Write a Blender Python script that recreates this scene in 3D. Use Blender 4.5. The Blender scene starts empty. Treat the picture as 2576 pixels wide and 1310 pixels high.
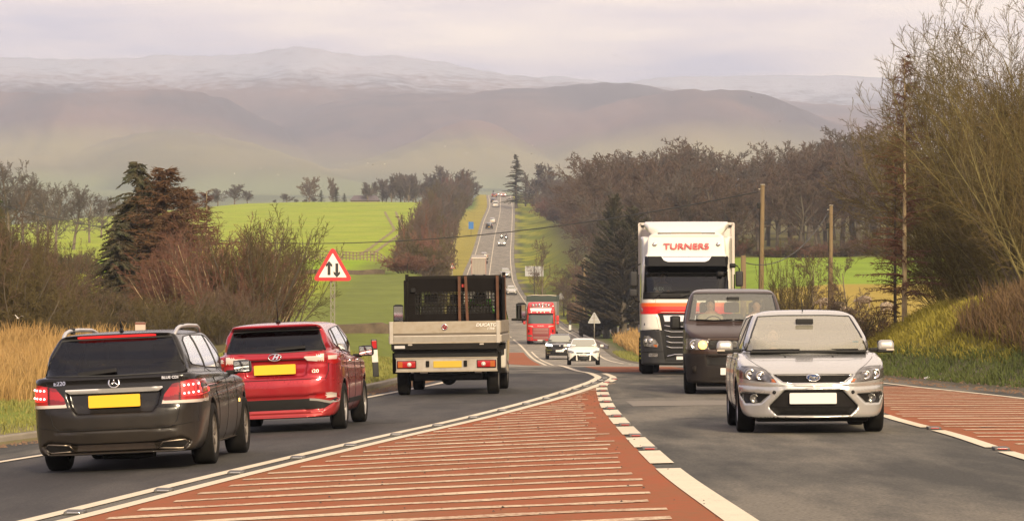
import bpy, bmesh, math, random
import numpy as np
from mathutils import Vector, Matrix, Quaternion
from mathutils.bvhtree import BVHTree
from mathutils.geometry import delaunay_2d_cdt
R = math.radians
scene = bpy.context.scene
COL = scene.collection
FPX, CX, HY, CAMZ = 8000.0, 1288.0, 620.0, 10.0     # focal length / centre / horizon of a 2576 px wide frame

# ------------------------------------------------------------------ camera, sky, sun, exposure
cam = bpy.data.cameras.new("camera"); camo = bpy.data.objects.new("camera", cam); COL.objects.link(camo)
cam.sensor_width = 36.0; cam.lens = 36.0 * FPX / 2576.0
cam.shift_y = -(655.0 - HY) / 2576.0
cam.clip_start = 0.5; cam.clip_end = 30000
camo.location = (0, 0, CAMZ); camo.rotation_euler = (R(90), 0, 0)
scene.camera = camo
SUN_EL, SUN_AZ = R(26), R(166)        # azimuth clockwise from +Y (the view direction): behind the camera, to the right
world = bpy.data.worlds.new("World"); scene.world = world; world.use_nodes = True
nt = world.node_tree; N = nt.nodes; LK = nt.links
bgn = N['Background']
sky = N.new('ShaderNodeTexSky'); sky.sky_type = 'NISHITA'; sky.sun_disc = False
sky.sun_elevation = SUN_EL; sky.sun_rotation = SUN_AZ; sky.air_density = 1.0; sky.dust_density = 3.0
tc = N.new('ShaderNodeTexCoord')
mp = N.new('ShaderNodeMapping'); mp.inputs['Scale'].default_value = (5.0, 5.0, 34.0); mp.inputs['Location'].default_value = (.4, .7, .0)
LK.new(tc.outputs['Generated'], mp.inputs['Vector'])
n1 = N.new('ShaderNodeTexNoise'); n1.inputs['Scale'].default_value = 1.9; n1.inputs['Detail'].default_value = 5; n1.inputs['Roughness'].default_value = .5
LK.new(mp.outputs['Vector'], n1.inputs['Vector'])
sx = N.new('ShaderNodeSeparateXYZ'); LK.new(tc.outputs['Generated'], sx.inputs[0])
def wm(op, a, b, clamp=None):
    q = N.new('ShaderNodeMath'); q.operation = op
    for i, v in enumerate((a, b)):
        if isinstance(v, (int, float)): q.inputs[i].default_value = v
        else: LK.new(v, q.inputs[i])
    return q.outputs[0]
zt = wm('MINIMUM', wm('MULTIPLY', wm('SUBTRACT', sx.outputs['Z'], .057), 13.0), .27)       # cloud base is greyer near the fells, brighter above and to the right
fac = wm('ADD', wm('ADD', wm('MULTIPLY', n1.outputs['Fac'], 1.5), wm('MINIMUM', wm('MULTIPLY', sx.outputs['X'], 1.5), .24)), wm('ADD', zt, -.50))
cr = N.new('ShaderNodeValToRGB')
cr.color_ramp.elements[0].position = .06; cr.color_ramp.elements[0].color = (7.3, 6.5, 7.5, 1)
cr.color_ramp.elements[1].position = .58; cr.color_ramp.elements[1].color = (13.8, 11.2, 9.2, 1)
e = cr.color_ramp.elements.new(.30); e.color = (10.3, 8.5, 8.25, 1)
LK.new(fac, cr.inputs['Fac'])
mx = N.new('ShaderNodeMix'); mx.data_type = 'RGBA'; mx.inputs['Factor'].default_value = .86     # a near-complete cloud cover
LK.new(sky.outputs['Color'], mx.inputs[6]); LK.new(cr.outputs['Color'], mx.inputs[7])
LK.new(mx.outputs[2], bgn.inputs['Color']); bgn.inputs['Strength'].default_value = 0.10
sl = bpy.data.lights.new("sun", 'SUN'); so = bpy.data.objects.new("sun", sl); COL.objects.link(so)
sl.energy = 4.3; sl.angle = R(8); sl.color = (1.0, .82, .56)
sd = Vector((math.sin(SUN_AZ) * math.cos(SUN_EL), math.cos(SUN_AZ) * math.cos(SUN_EL), math.sin(SUN_EL)))
so.rotation_euler = sd.to_track_quat('Z', 'Y').to_euler()
vs = scene.view_settings; vs.view_transform = 'Standard'; vs.look = 'None'; vs.gamma = 1; vs.exposure = 0.22; vs.use_curve_mapping = False
scene.render.engine = 'CYCLES'
cy = scene.cycles
cy.use_denoising = True; cy.max_bounces = 6; cy.diffuse_bounces = 2; cy.glossy_bounces = 3; cy.transparent_max_bounces = 12
cy.transmission_bounces = 4; cy.volume_bounces = 0; cy.use_adaptive_sampling = True; cy.caustics_reflective = False; cy.caustics_refractive = False

# ------------------------------------------------------------------ small helpers
rnd = random.Random(7); rng = np.random.default_rng(7)
def pchip(xs, ys):
    xs = np.array(xs, float); ys = np.array(ys, float); h = np.diff(xs); s = np.diff(ys) / h; m = np.zeros_like(ys)
    m[0] = s[0]; m[-1] = s[-1]
    for i in range(1, len(xs) - 1):
        if s[i-1] * s[i] > 0:
            w1 = 2*h[i] + h[i-1]; w2 = h[i] + 2*h[i-1]; m[i] = (w1 + w2) / (w1/s[i-1] + w2/s[i])
    def f(x):
        x = np.asarray(x, float); i = np.clip(np.searchsorted(xs, x) - 1, 0, len(xs) - 2)
        t = np.clip((x - xs[i]) / h[i], 0, 1); t2 = t*t; t3 = t2*t
        return (2*t3 - 3*t2 + 1)*ys[i] + (t3 - 2*t2 + t)*h[i]*m[i] + (-2*t3 + 3*t2)*ys[i+1] + (t3 - t2)*h[i]*m[i+1]
    return f
def ss(t):
    t = np.clip(t, 0, 1); return t*t*(3 - 2*t)
def P(px, d, y): return Vector(((px - CX)*d/FPX, d, CAMZ + (HY - y)*d/FPX))     # a point at distance d, from its place in the picture

def mesh_obj(name, verts, faces, mat=None, parent=None, smooth=False, mats=None, midx=None):
    me = bpy.data.meshes.new(name)
    v = np.asarray(verts, dtype=np.float32).reshape(-1, 3)
    if isinstance(faces, np.ndarray) and faces.ndim == 2:
        k = faces.shape[1]; nf = len(faces)
        me.vertices.add(len(v)); me.vertices.foreach_set('co', v.ravel())
        me.loops.add(nf*k); me.loops.foreach_set('vertex_index', faces.astype(np.int32).ravel())
        me.polygons.add(nf); me.polygons.foreach_set('loop_start', np.arange(0, nf*k, k, dtype=np.int32))
        me.update(calc_edges=True)
    else:
        me.from_pydata([tuple(map(float, p)) for p in v], [], [list(map(int, f)) for f in faces])
    for m in (mats or ([mat] if mat else [])): me.materials.append(m)
    if midx is not None: me.polygons.foreach_set('material_index', np.asarray(midx, dtype=np.int32))
    if smooth: me.polygons.foreach_set('use_smooth', np.ones(len(me.polygons), dtype=bool))
    me.update()
    o = bpy.data.objects.new(name, me); COL.objects.link(o)
    if parent: o.parent = parent
    return o
def tag(o, label=None, cat=None, group=None, kind=None):
    if label: o['label'] = label
    if cat: o['category'] = cat
    if group: o['group'] = group
    if kind: o['kind'] = kind
    return o
def thing(name, label, cat, loc=(0, 0, 0), group=None, rot=None):
    o = bpy.data.objects.new(name, None); COL.objects.link(o); o.location = loc; o.empty_display_size = .2
    if rot is not None: o.rotation_euler = rot
    return tag(o, label, cat, group)
def empty(name, parent, loc=(0, 0, 0), rot=(0, 0, 0)):
    o = bpy.data.objects.new(name, None); COL.objects.link(o); o.parent = parent; o.location = loc; o.rotation_euler = rot; o.empty_display_size = .1
    return o
def copy_tree(o, parent=None):
    c = o.copy(); COL.objects.link(c)
    if parent: c.parent = parent
    for ch in list(o.children): copy_tree(ch, c)
    return c

# ------------------------------------------------------------------ materials
MATS = {}
def mat(name, base=(.5, .5, .5), rough=.6, metal=0.0, var=0.0, scale=8.0, dark=None, coat=0.0, emit=None, estr=0.0, bump=0.0, spec=.5, attr=None, stretch=None, detail=4, rvar=0.0, scale2=None):
    """Principled surface with object-space noise: `var` mixes base towards `dark`; bump adds fine relief."""
    if name in MATS: return MATS[name]
    m = bpy.data.materials.new(name); m.use_nodes = True; MATS[name] = m
    t = m.node_tree; n = t.nodes; l = t.links; b = n['Principled BSDF']
    b.inputs['Base Color'].default_value = (*base, 1); b.inputs['Roughness'].default_value = rough; b.inputs['Metallic'].default_value = metal
    b.inputs['Specular IOR Level'].default_value = spec
    if coat: b.inputs['Coat Weight'].default_value = coat; b.inputs['Coat Roughness'].default_value = .05
    if emit: b.inputs['Emission Color'].default_value = (*emit, 1); b.inputs['Emission Strength'].default_value = estr
    if var or bump or attr or rvar:
        c = n.new('ShaderNodeTexCoord'); mpn = n.new('ShaderNodeMapping'); l.new(c.outputs['Object'], mpn.inputs['Vector'])
        if stretch: mpn.inputs['Scale'].default_value = stretch
        nz = n.new('ShaderNodeTexNoise'); nz.inputs['Scale'].default_value = scale; nz.inputs['Detail'].default_value = detail; nz.inputs['Roughness'].default_value = .6
        l.new(mpn.outputs['Vector'], nz.inputs['Vector'])
        fac = nz.outputs['Fac']
        if scale2:
            nz2 = n.new('ShaderNodeTexNoise'); nz2.inputs['Scale'].default_value = scale2; nz2.inputs['Detail'].default_value = 3
            l.new(mpn.outputs['Vector'], nz2.inputs['Vector'])
            av = n.new('ShaderNodeMath'); av.operation = 'MULTIPLY_ADD'; av.inputs[1].default_value = .5
            hv = n.new('ShaderNodeMath'); hv.operation = 'MULTIPLY'; hv.inputs[1].default_value = .5
            l.new(nz2.outputs['Fac'], hv.inputs[0]); l.new(fac, av.inputs[0]); l.new(hv.outputs[0], av.inputs[2]); fac = av.outputs[0]
        rp = n.new('ShaderNodeMapRange'); rp.inputs['From Min'].default_value = .3; rp.inputs['From Max'].default_value = .7
        rp.inputs['To Max'].default_value = var; l.new(fac, rp.inputs['Value'])
        if var or attr:
            mxn = n.new('ShaderNodeMix'); mxn.data_type = 'RGBA'; l.new(rp.outputs['Result'], mxn.inputs['Factor'])
            d = dark if dark else tuple(.35*x for x in base)
            mxn.inputs[6].default_value = (*base, 1); mxn.inputs[7].default_value = (*d, 1)
            out = mxn.outputs[2]
            if attr:
                an = n.new('ShaderNodeAttribute'); an.attribute_name = attr
                mu = n.new('ShaderNodeMix'); mu.data_type = 'RGBA'; mu.blend_type = 'MULTIPLY'; mu.inputs['Factor'].default_value = 1
                l.new(an.outputs['Color'], mu.inputs[6]); l.new(out, mu.inputs[7]); out = mu.outputs[2]
            l.new(out, b.inputs['Base Color'])
        if rvar:
            rr = n.new('ShaderNodeMapRange'); rr.inputs['From Min'].default_value = .3; rr.inputs['From Max'].default_value = .7
            rr.inputs['To Min'].default_value = rough; rr.inputs['To Max'].default_value = min(1, rough + rvar); l.new(fac, rr.inputs['Value']); l.new(rr.outputs['Result'], b.inputs['Roughness'])
        if bump:
            bn = n.new('ShaderNodeBump'); bn.inputs['Strength'].default_value = bump; bn.inputs['Distance'].default_value = .02
            l.new(nz.outputs['Fac'], bn.inputs['Height']); l.new(bn.outputs['Normal'], b.inputs['Normal'])
    return m
def glass(name, tint=(.7, .75, .72), reflect=1.0, rough=.02, dust_glare=0.0, dust_glare_col=(.6, .58, .5)):
    """Thin window pane: tinted see-through plus Fresnel reflection."""
    if name in MATS: return MATS[name]
    m = bpy.data.materials.new(name); m.use_nodes = True; MATS[name] = m
    t = m.node_tree; n = t.nodes; l = t.links
    for x in list(n): n.remove(x)
    o = n.new('ShaderNodeOutputMaterial'); tr = n.new('ShaderNodeBsdfTransparent'); tr.inputs['Color'].default_value = (*tint, 1)
    g = n.new('ShaderNodeBsdfGlossy'); g.inputs['Roughness'].default_value = rough; g.inputs['Color'].default_value = (1, 1, 1, 1)
    f = n.new('ShaderNodeFresnel'); f.inputs['IOR'].default_value = 1.5
    mu = n.new('ShaderNodeMath'); mu.operation = 'MULTIPLY'; mu.inputs[1].default_value = reflect; mu.use_clamp = True
    mi = n.new('ShaderNodeMixShader')
    l.new(f.outputs[0], mu.inputs[0]); l.new(mu.outputs[0], mi.inputs['Fac']); 
    base = tr.outputs[0]
    if dust_glare:
        dn = n.new('ShaderNodeBsdfDiffuse'); dn.inputs['Color'].default_value = (*dust_glare_col, 1); dm = n.new('ShaderNodeMixShader'); dm.inputs['Fac'].default_value = dust_glare; l.new(tr.outputs[0], dm.inputs[1]); l.new(dn.outputs[0], dm.inputs[2]); base = dm.outputs[0]  # pale diffuse share paints in glare on the pane, along with some dust
    l.new(base, mi.inputs[1]); l.new(g.outputs[0], mi.inputs[2]); l.new(mi.outputs[0], o.inputs['Surface'])
    return m

# ------------------------------------------------------------------ the lie of the land
_Zr = pchip([-60, 0, 20, 38, 61.5, 82, 100, 120, 150, 175, 215, 260, 300, 400, 480, 540, 560, 590, 660, 740, 850, 1000, 1100, 1160, 1300, 2000],
            [-.2, -1.30, -1.78, -2.22, -2.79, -3.3, -3.85, -4.5, -5.6, -6.5, -7.5, -8.05, -8.6, -9.7, -9.6, -8.0, -6.9, -5.5, -2.9, 0, 5, 12.5, 17.5, 18.6, 14, 12])
def Zroad(X, Y):
    u = np.clip(1.5 - X, -1e6, 12)
    return CAMZ + _Zr(Y) - .046*(np.sqrt(u*u + 4) + u)/2*(1 - ss((Y - 45)/30))
XL = pchip([-40, 10, 25, 37.9, 50, 60, 63.3, 72, 85, 100, 150, 200, 260, 350, 450, 597, 684, 870, 1003, 1088, 1200, 2000],
           [-18, -10.5, -8.1, -6.1, -4.25, -2.75, -2.28, -1.4, -.9, -.8, -1.4, -2.7, -4.0, -5.8, -7, -8.35, -8.03, -7.94, -7.02, -7.9, -8.5, -9])
XK = pchip([-40, 10, 30, 45, 55, 63.6, 72, 85, 100, 150, 200, 260, 350, 450, 597, 684, 870, 1003, 1088, 1200, 2000],
           [-20, -12.6, -9.6, -7.1, -4.75, -2.95, -2.3, -1.8, -1.7, -2.3, -3.6, -4.9, -6.7, -7.9, -9.25, -8.9, -8.8, -7.9, -8.8, -9.4, -10])
XR = pchip([-40, 10, 40, 55, 67.5, 90, 130, 172, 216, 275, 345, 391, 533, 580, 693, 818, 977, 1088, 1200, 2000],
           [12, 10.5, 9.2, 8.85, 8.15, 7.4, 7.0, 6.5, 6.1, 6.27, 6.0, 5.67, 1.5, .1, -.35, -.1, .12, -.5, -1, -1.5])
_XEo = pchip([-40, 40, 70, 100, 170, 250, 2000], [2.0, 1.5, 1.1, .9, .9, .8, .8])
def XE(Y): return XR(Y) + _XEo(Y)
XO = pchip([-40, 10, 24.8, 31, 40, 48.4, 58.3, 66.2, 72.6, 78, 84, 92, 130, 172, 229, 289, 360, 480, 605, 772, 965, 1088, 1200],
           [-10, -6.0, -3.8, -3.04, -1.83, -.6, .63, 1.37, 1.86, 2.1, 2.08, 1.88, 1.85, 1.8, 1.14, .14, -1.2, -3.2, -4.23, -4.34, -3.62, -3.95, -4.5])
XD = pchip([-40, 10, 21, 30, 37, 50, 58, 67, 75], [2.4, 1.75, 1.56, 1.44, 1.45, 1.53, 1.67, 1.9, 2.45])
XB = pchip([-40, 20, 31, 37.7, 43.2, 55, 67], [4.6, 4.9, 5.0, 5.2, 5.25, 6.0, 7.4])
_ZL = pchip([-60, 0, 40, 60, 100, 150, 200, 300, 400, 550, 700, 850, 920, 1000, 1200, 1400, 3000],
            [-1.2, -2.1, -2.7, -2.75, -3.05, -3.9, -3.65, -2.6, -1.7, 1.4, 5.8, 11.4, 12.7, 11.5, 2, -8, -8])
_ZRt = pchip([-60, 0, 40, 60, 100, 130, 170, 220, 300, 400, 500, 700, 900, 1100, 1200, 1400, 3000],
             [-.8, -1.6, -2.2, -2.6, -3.7, -4.4, -5.2, -5.2, -3.2, -1.3, 1, 5, 11, 18.3, 19, 14, 10])
def wob(X, Y): return .05*np.sin(X*.9 + .31*Y) + .04*np.sin(X*2.1 - Y*.47) + .03*np.sin(1.3*Y + .5*X)
def Zg(X, Y):
    """Height of the land at (X, Y); under the tarmac it lies a little below the road."""
    X = np.asarray(X, float); Y = np.asarray(Y, float)
    xk, xe = XK(Y), XE(Y)
    zl = CAMZ + _ZL(Y) - .09*np.maximum(0, -X - 70)*ss((Y - 400)/400)
    eL = Zroad(xk, Y) + .11; wl = ss((xk - X - .6 - 1.9*ss((Y - 330)/90))/(2.7 + 6*ss((Y - 330)/90)))
    zL = eL*(1 - wl) + zl*wl + wob(X, Y)*ss((xk - X - .3)/2)
    zr = CAMZ + _ZRt(Y) + .03*np.maximum(0, X - 60)
    eR = Zroad(xe, Y) + .05; wr = ss((X - xe - 2)/18)
    bank = 1.85*ss((X - xe + .05)/3.1)*ss((103 - Y)/22)*ss((Y + 10)/30)*ss((Y - 36)/24 + .25)
    zR = eR*(1 - wr) + zr*wr + bank + wob(X, Y)*ss((X - xe - .4)/2)
    back = 75*ss((-Y - 60)/900); zL = zL + back; zR = zR + back  # added hillside, unseen behind the camera, keeps bright sky out of car reflections
    mid = Zroad(np.clip(X, xk, xe), Y) - .12 + back
    return np.where(X < xk, zL, np.where(X > xe, zR, mid))
def zg(x, y): return float(Zg(x, y))
def Hs(x, y):
    """Height of whatever one stands on at (x, y): road between its edges, land outside them."""
    return float(Zroad(x, y)) if XK(y) <= x <= XE(y) else zg(x, y)

def rows(y0, y1):
    return np.concatenate([np.arange(-1500, -40, 60.), np.arange(-40, 12, 4.), np.arange(12, 130, .75), np.arange(130, 300, 1.5), np.arange(300, 700, 4.), np.arange(700, 1401, 8.)])
YS = rows(0, 0)
# ---- ground sheet
OFF = np.array([.04, .25, .6, 1.1, 1.7, 2.4, 3.2, 4.1, 5.1, 6.2, 7.5, 9, 11, 13.5, 17, 22, 29, 38, 50, 66, 88, 120, 165, 230, 330, 480, 700])
def ground():
    cols = []
    for o in OFF[::-1]: cols.append(XK(YS) - o)
    cols.append(XK(YS) + .10)
    for f in (.25, .5, .75): cols.append(XK(YS)*(1 - f) + XE(YS)*f)
    cols.append(XE(YS) - .10)
    for o in OFF: cols.append(XE(YS) + o)
    Xc = np.stack(cols, 1); Yc = np.repeat(YS[:, None], Xc.shape[1], 1)
    Zc = Zg(Xc, Yc)
    nr, nc = Xc.shape; i = np.arange(nr*nc).reshape(nr, nc)
    f = np.stack([i[:-1, :-1], i[:-1, 1:], i[1:, 1:], i[1:, :-1]], -1).reshape(-1, 4)
    V = np.stack([Xc, Yc, Zc], -1).reshape(-1, 3)
    X, Y = V[:, 0], V[:, 1]; xk, xe = XK(Y), XE(Y); dl = xk - X; dr = X - xe
    c = np.zeros((len(V), 3)); c[:] = (.16, .14, .11)
    nz = .5 + .25*np.sin(X*.7 + Y*.13) + .25*np.sin(X*.23 - Y*.41 + 1.3)
    def blend(mask, col):
        mask = np.clip(mask, 0, 1)[:, None]; c[:] = c*(1 - mask) + np.array(col)*mask
    # left: verge, rough grass, the near pasture, the drilled field on the slope
    L = (dl > 0)*1.0
    blend(L, (.20, .17, .075)); blend(L*ss((dl - .5)/1.2), (.17, .20, .035)); blend(L*ss((dl - 4.5)/1.5)*(Y < 145), (.12, .10, .035)); blend(L*ss((-X - 8)/1.2)*(Y < 84)*ss((dl - 4)/1.), (.30, .20, .07))
    fld = L*ss((dl - 8)/4)*ss((Y - 128)/14)
    blend(fld, (.30, .385, .004)); blend(fld*ss((nz - .45)*3)*.7, (.40, .39, .006)); blend(fld*ss((Y - 296)/8), (.26, .385, .005))
    blend(fld*ss((Y - 392)/16), (.31, .385, .022)); blend(fld*ss((Y - 392)/16)*ss((nz - .35)*2)*.5, (.42, .42, .06))
    blend(L*(Y > 420)*ss((7 - dl)/3), (.36, .30, .06))
    blend(L*ss((dl-2)/3)*ss((Y - 935)/60), (.15, .22, .06))
    # right: bank, field, verge
    Rr = (dr > 0)*1.0
    blend(Rr, (.17, .145, .10)); blend(Rr*ss((dr - .7)/.7), (.075, .095, .018))
    bk = Rr*ss((dr - .95)/.5)*(Y < 112); blend(bk, (.25, .20, .026)); blend(bk*ss((nz - .4)*4)*.8, (.20, .21, .014)); blend(bk*ss((dr - 1.3)/.8)*ss((75 - Y)/6), (.16, .09, .03))
    blend(Rr*ss((dr - 1)/2)*ss((Y - 115)/20), (.17, .20, .02))
    rf = Rr*ss((dr - 6)/6)*ss((Y - 180)/20); blend(rf, (.40, .29, .05)); blend(rf*ss((Y - 285)/10), (.24, .34, .022)); blend(rf*ss((Y - 392)/12), (.15, .13, .045))
    blend(Rr*ss((Y - 380)/30)*ss((9 - dr)/3)*ss((nz - .4)*4), (.32, .31, .03))
    o = mesh_obj('ground', V, f, mat('land', (1, 1, 1), .95, var=.8, scale=.9, dark=(.50, .53, .40), attr='col', bump=.6, scale2=.11, detail=8, spec=.15), smooth=True)
    a = o.data.attributes.new('col', 'FLOAT_COLOR', 'POINT'); a.data.foreach_set('color', np.concatenate([c, np.ones((len(c), 1))], 1).astype(np.float32).ravel())
    tag(o, kind='structure')
ground()

# ---- tarmac and everything laid on it
def sheet(name, xa, xb, y0, y1, lift, material, ncol=2, step=None, yl=None):
    """A strip of surface between the curves xa(Y) and xb(Y), following the road."""
    ys = yl if yl is not None else np.unique(np.concatenate([[y0, y1], YS[(YS > y0) & (YS < y1)]]))
    t = np.linspace(0, 1, ncol)
    A = np.asarray(xa(ys)); B = np.asarray(xb(ys)); X = A[:, None]*(1 - t) + B[:, None]*t; Y = np.repeat(ys[:, None], ncol, 1)
    Z = Zroad(X, Y) + lift
    nr, nc = X.shape; i = np.arange(nr*nc).reshape(nr, nc)
    f = np.stack([i[:-1, :-1], i[:-1, 1:], i[1:, 1:], i[1:, :-1]], -1).reshape(-1, 4)
    return np.stack([X, Y, Z], -1).reshape(-1, 3), f
def join(parts):
    V, F, n = [], [], 0
    for v, f in parts: V.append(v); F.append(f + n); n += len(v)
    return np.concatenate(V), np.concatenate(F)
def asphalt(name, ca, cb, cc):
    """Worn tarmac: patches, long tyre-polished bands, fine aggregate."""
    m = bpy.data.materials.new(name); m.use_nodes = True; MATS[name] = m
    t = m.node_tree; n = t.nodes; l = t.links; b = n['Principled BSDF']
    c = n.new('ShaderNodeTexCoord'); m1 = n.new('ShaderNodeMapping'); m1.inputs['Scale'].default_value = (.50, .085, 1); m1.inputs['Rotation'].default_value = (0, 0, R(14)); l.new(c.outputs['Object'], m1.inputs['Vector'])
    a = n.new('ShaderNodeTexNoise'); a.inputs['Scale'].default_value = 1.6; a.inputs['Detail'].default_value = 6; a.inputs['Roughness'].default_value = .62; l.new(m1.outputs['Vector'], a.inputs['Vector'])
    g = n.new('ShaderNodeTexNoise'); g.inputs['Scale'].default_value = 38; g.inputs['Detail'].default_value = 3; l.new(c.outputs['Object'], g.inputs['Vector'])
    r = n.new('ShaderNodeValToRGB'); r.color_ramp.elements[0].position = .38; r.color_ramp.elements[0].color = (*ca, 1); r.color_ramp.elements[1].position = .62; r.color_ramp.elements[1].color = (*cc, 1)
    e = r.color_ramp.elements.new(.5); e.color = (*cb, 1); l.new(a.outputs['Fac'], r.inputs['Fac'])
    mr = n.new('ShaderNodeMapRange'); mr.inputs['From Min'].default_value = .3; mr.inputs['From Max'].default_value = .7; mr.inputs['To Min'].default_value = .55; mr.inputs['To Max'].default_value = 1.42; l.new(g.outputs['Fac'], mr.inputs['Value'])
    x = n.new('ShaderNodeMix'); x.data_type = 'RGBA'; x.blend_type = 'MULTIPLY'; x.inputs['Factor'].default_value = 1; l.new(r.outputs['Color'], x.inputs[6]); l.new(mr.outputs['Result'], x.inputs[7])
    l.new(x.outputs[2], b.inputs['Base Color']); b.inputs['Roughness'].default_value = .82; b.inputs['Specular IOR Level'].default_value = .25
    bn = n.new('ShaderNodeBump'); bn.inputs['Strength'].default_value = .35; bn.inputs['Distance'].default_value = .01; l.new(g.outputs['Fac'], bn.inputs['Height']); l.new(bn.outputs['Normal'], b.inputs['Normal'])
    return m
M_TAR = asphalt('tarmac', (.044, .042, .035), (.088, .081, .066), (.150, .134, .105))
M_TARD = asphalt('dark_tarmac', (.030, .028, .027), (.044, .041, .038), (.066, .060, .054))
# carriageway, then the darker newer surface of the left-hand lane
M_TARF = asphalt('sunlit_pale_tarmac', (.185, .165, .132), (.225, .20, .158), (.265, .235, .185))  # far road: the pale look of grazing sunlight is put into the colour
tag(mesh_obj('road', *sheet('road', XK, XE, -40, 112, 0, None, 41), M_TAR, smooth=True), kind='structure'); tag(mesh_obj('road', *sheet('road', XK, XE, 112, 1400, 0, None, 25), M_TARF, smooth=True), kind='structure')
tag(mesh_obj('road_lane', *sheet('lane', lambda y: XL(y) - .35, lambda y: XO(y) - .10, -40, 84, .004, None, 17), M_TARD, smooth=True), kind='structure')
M_RED = mat('red_surfacing', (.325, .070, .023), .9, var=1.0, scale=.45, dark=(.20, .098, .040), bump=.4, scale2=9, detail=10, spec=.2)
def xi(y): return XO(y) + .30
tag(mesh_obj('red_hatched_area', *sheet('red', lambda y: XO(y) + .30, lambda y: XD(y) - .10, 5, 71, .006, None, 15), M_RED, smooth=True), kind='structure')
tag(mesh_obj('red_hatched_area', *sheet('red', lambda y: XB(y) + .1, lambda y: XR(y) - .05, 5, 66, .006, None, 11), M_RED, smooth=True), kind='structure')
tag(mesh_obj('red_surface_patch', *join([sheet('red', lambda y: np.maximum(XO(y) - .2 - .085*(y - 160), -3.6), lambda y: XO(y) - .25, 163, 232, .007, None, 7),
    sheet('red', lambda y: 2.55 + 0*y, lambda y: np.minimum(2.9 + .14*(y - 78), 5.6 + 0*y), 88, 112, .007, None, 7)]), M_RED, smooth=True), kind='structure')
def chipped(name, base, under, lo, hi, sc=26):
    """Road paint with grime and chips through which the surface below shows."""
    m = mat(name, base, .78, var=.45, scale=2.6, dark=tuple(.66*q for q in base), scale2=14, detail=6, spec=.25); t = m.node_tree; n = t.nodes; l = t.links; b = n['Principled BSDF']; old = b.inputs['Base Color'].links[0].from_socket
    c = n.new('ShaderNodeTexCoord'); z = n.new('ShaderNodeTexNoise'); z.inputs['Scale'].default_value = sc; z.inputs['Detail'].default_value = 5; z.inputs['Roughness'].default_value = .75; l.new(c.outputs['Object'], z.inputs['Vector'])
    z2 = n.new('ShaderNodeTexNoise'); z2.inputs['Scale'].default_value = .7; l.new(c.outputs['Object'], z2.inputs['Vector']); ad = n.new('ShaderNodeMath'); ad.operation = 'MULTIPLY_ADD'; ad.inputs[1].default_value = .35; l.new(z2.outputs['Fac'], ad.inputs[0]); l.new(z.outputs['Fac'], ad.inputs[2])
    r = n.new('ShaderNodeMapRange'); r.inputs['From Min'].default_value = lo; r.inputs['From Max'].default_value = hi; l.new(ad.outputs[0], r.inputs['Value']); x = n.new('ShaderNodeMix'); x.data_type = 'RGBA'; l.new(r.outputs['Result'], x.inputs['Factor']); l.new(old, x.inputs[6]); x.inputs[7].default_value = (*under, 1); l.new(x.outputs[2], b.inputs['Base Color']); return m
M_WHT = chipped('road_paint', (.70, .61, .46), (.13, .115, .10), .80, .92)
M_WHTW = chipped('worn_road_paint', (.66, .52, .35), (.24, .085, .040), .63, .83, 18)
def line(xf, w, y0, y1, lift=.010): return sheet('l', lambda y: xf(y) - w/2, lambda y: xf(y) + w/2, y0, y1, lift, None, 2)
W = []
W.append(line(lambda y: XO(y), .17, 5, 290, .012)); W.append(line(lambda y: XO(y) + .36, .16, 5, 84, .012))
W.append(line(XL, .15, -30, 1180, .014)); W.append(line(XR, .13, -30, 92, .014)); W.append(line(XR, .15, 182, 1180, .014))
W.append(line(lambda y: XO(y), .14, 470, 1180, .014))
W.append(line(lambda y: XO(y) + .38, .14, 130, 235, .012))
for k in range(14): W.append(line(XR, .14, 95 + 6*k, 98 + 6*k, .014))                     # give-way dashes across the junction
for k in range(16): W.append(line(lambda y: XO(y), .14, 300 + 10*k, 306 + 10*k, .014))
W.append(line(XD, .23, 8, 29.4, .012))
for k in range(11): W.append(line(XD, .23, 30.5 + 4*k, 33.5 + 4*k - .06*k, .012))
for k in range(8): W.append(line(XB, .17, 14 + 6.5*k, 19.4 + 6.5*k, .012))
W.append(sheet('tip', lambda y: XO(y) + .30, lambda y: np.minimum(XD(y) + .05, XO(y) + 1.2), 70, 79.5, .010, None, 3))   # solid white nose of the hatching
tag(mesh_obj('road_marking', *join(W), M_WHT), kind='structure')
def hatch(y0, y1, xl, xr, sp, w, slope, mgl, mgr):
    out = []; y = y0; i = 0
    while y < y1:
        xa = float(xl(y)) + mgl; xb = float(xr(y)) - mgr
        n = 26; t = np.linspace(0, 1, n); X = xa + (xb - xa)*t; X[0] += rnd.uniform(-.1, .1); X[-1] += rnd.uniform(-.1, .12)
        yy = y + slope*(X - xb); ww = w*(1 + .18*np.sin(t*9 + i*2.1) + .12*np.sin(t*31 + i))
        off = .05*np.sin(t*5 + i*1.7) + .03*np.sin(t*17 + i*3.1)
        # keep the stripe inside the red: move its left end along the boundary of its own row
        X = np.maximum(X, xl(yy) + mgl*.8)
        Y = np.stack([yy + off - ww/2, yy + off + ww/2], 1); XX = np.stack([X, X], 1); Z = Zroad(XX, Y) + .011
        ii = np.arange(n*2).reshape(n, 2)
        f = np.stack([ii[:-1, 0], ii[1:, 0], ii[1:, 1], ii[:-1, 1]], -1)
        out.append((np.stack([XX, Y, Z], -1).reshape(-1, 3), f)); y += sp*(1 + rnd.uniform(-.05, .05)); i += 1
    return out
tag(mesh_obj('hatch_marking', *join(hatch(12, 70, XO, XD, 1.12, .29, .16, .55, .38) + hatch(14, 65, XB, XR, 1.15, .29, .05, .25, .1)), M_WHTW), kind='structure')
M_GAP = asphalt('line_gap_tarmac', (.06, .056, .05), (.09, .083, .072), (.13, .118, .098))
tag(mesh_obj('road_strip', *sheet('gap', lambda y: XO(y) + .085, lambda y: XO(y) + .28, 5, 84, .005, None, 3), M_GAP), kind='structure')
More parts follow.
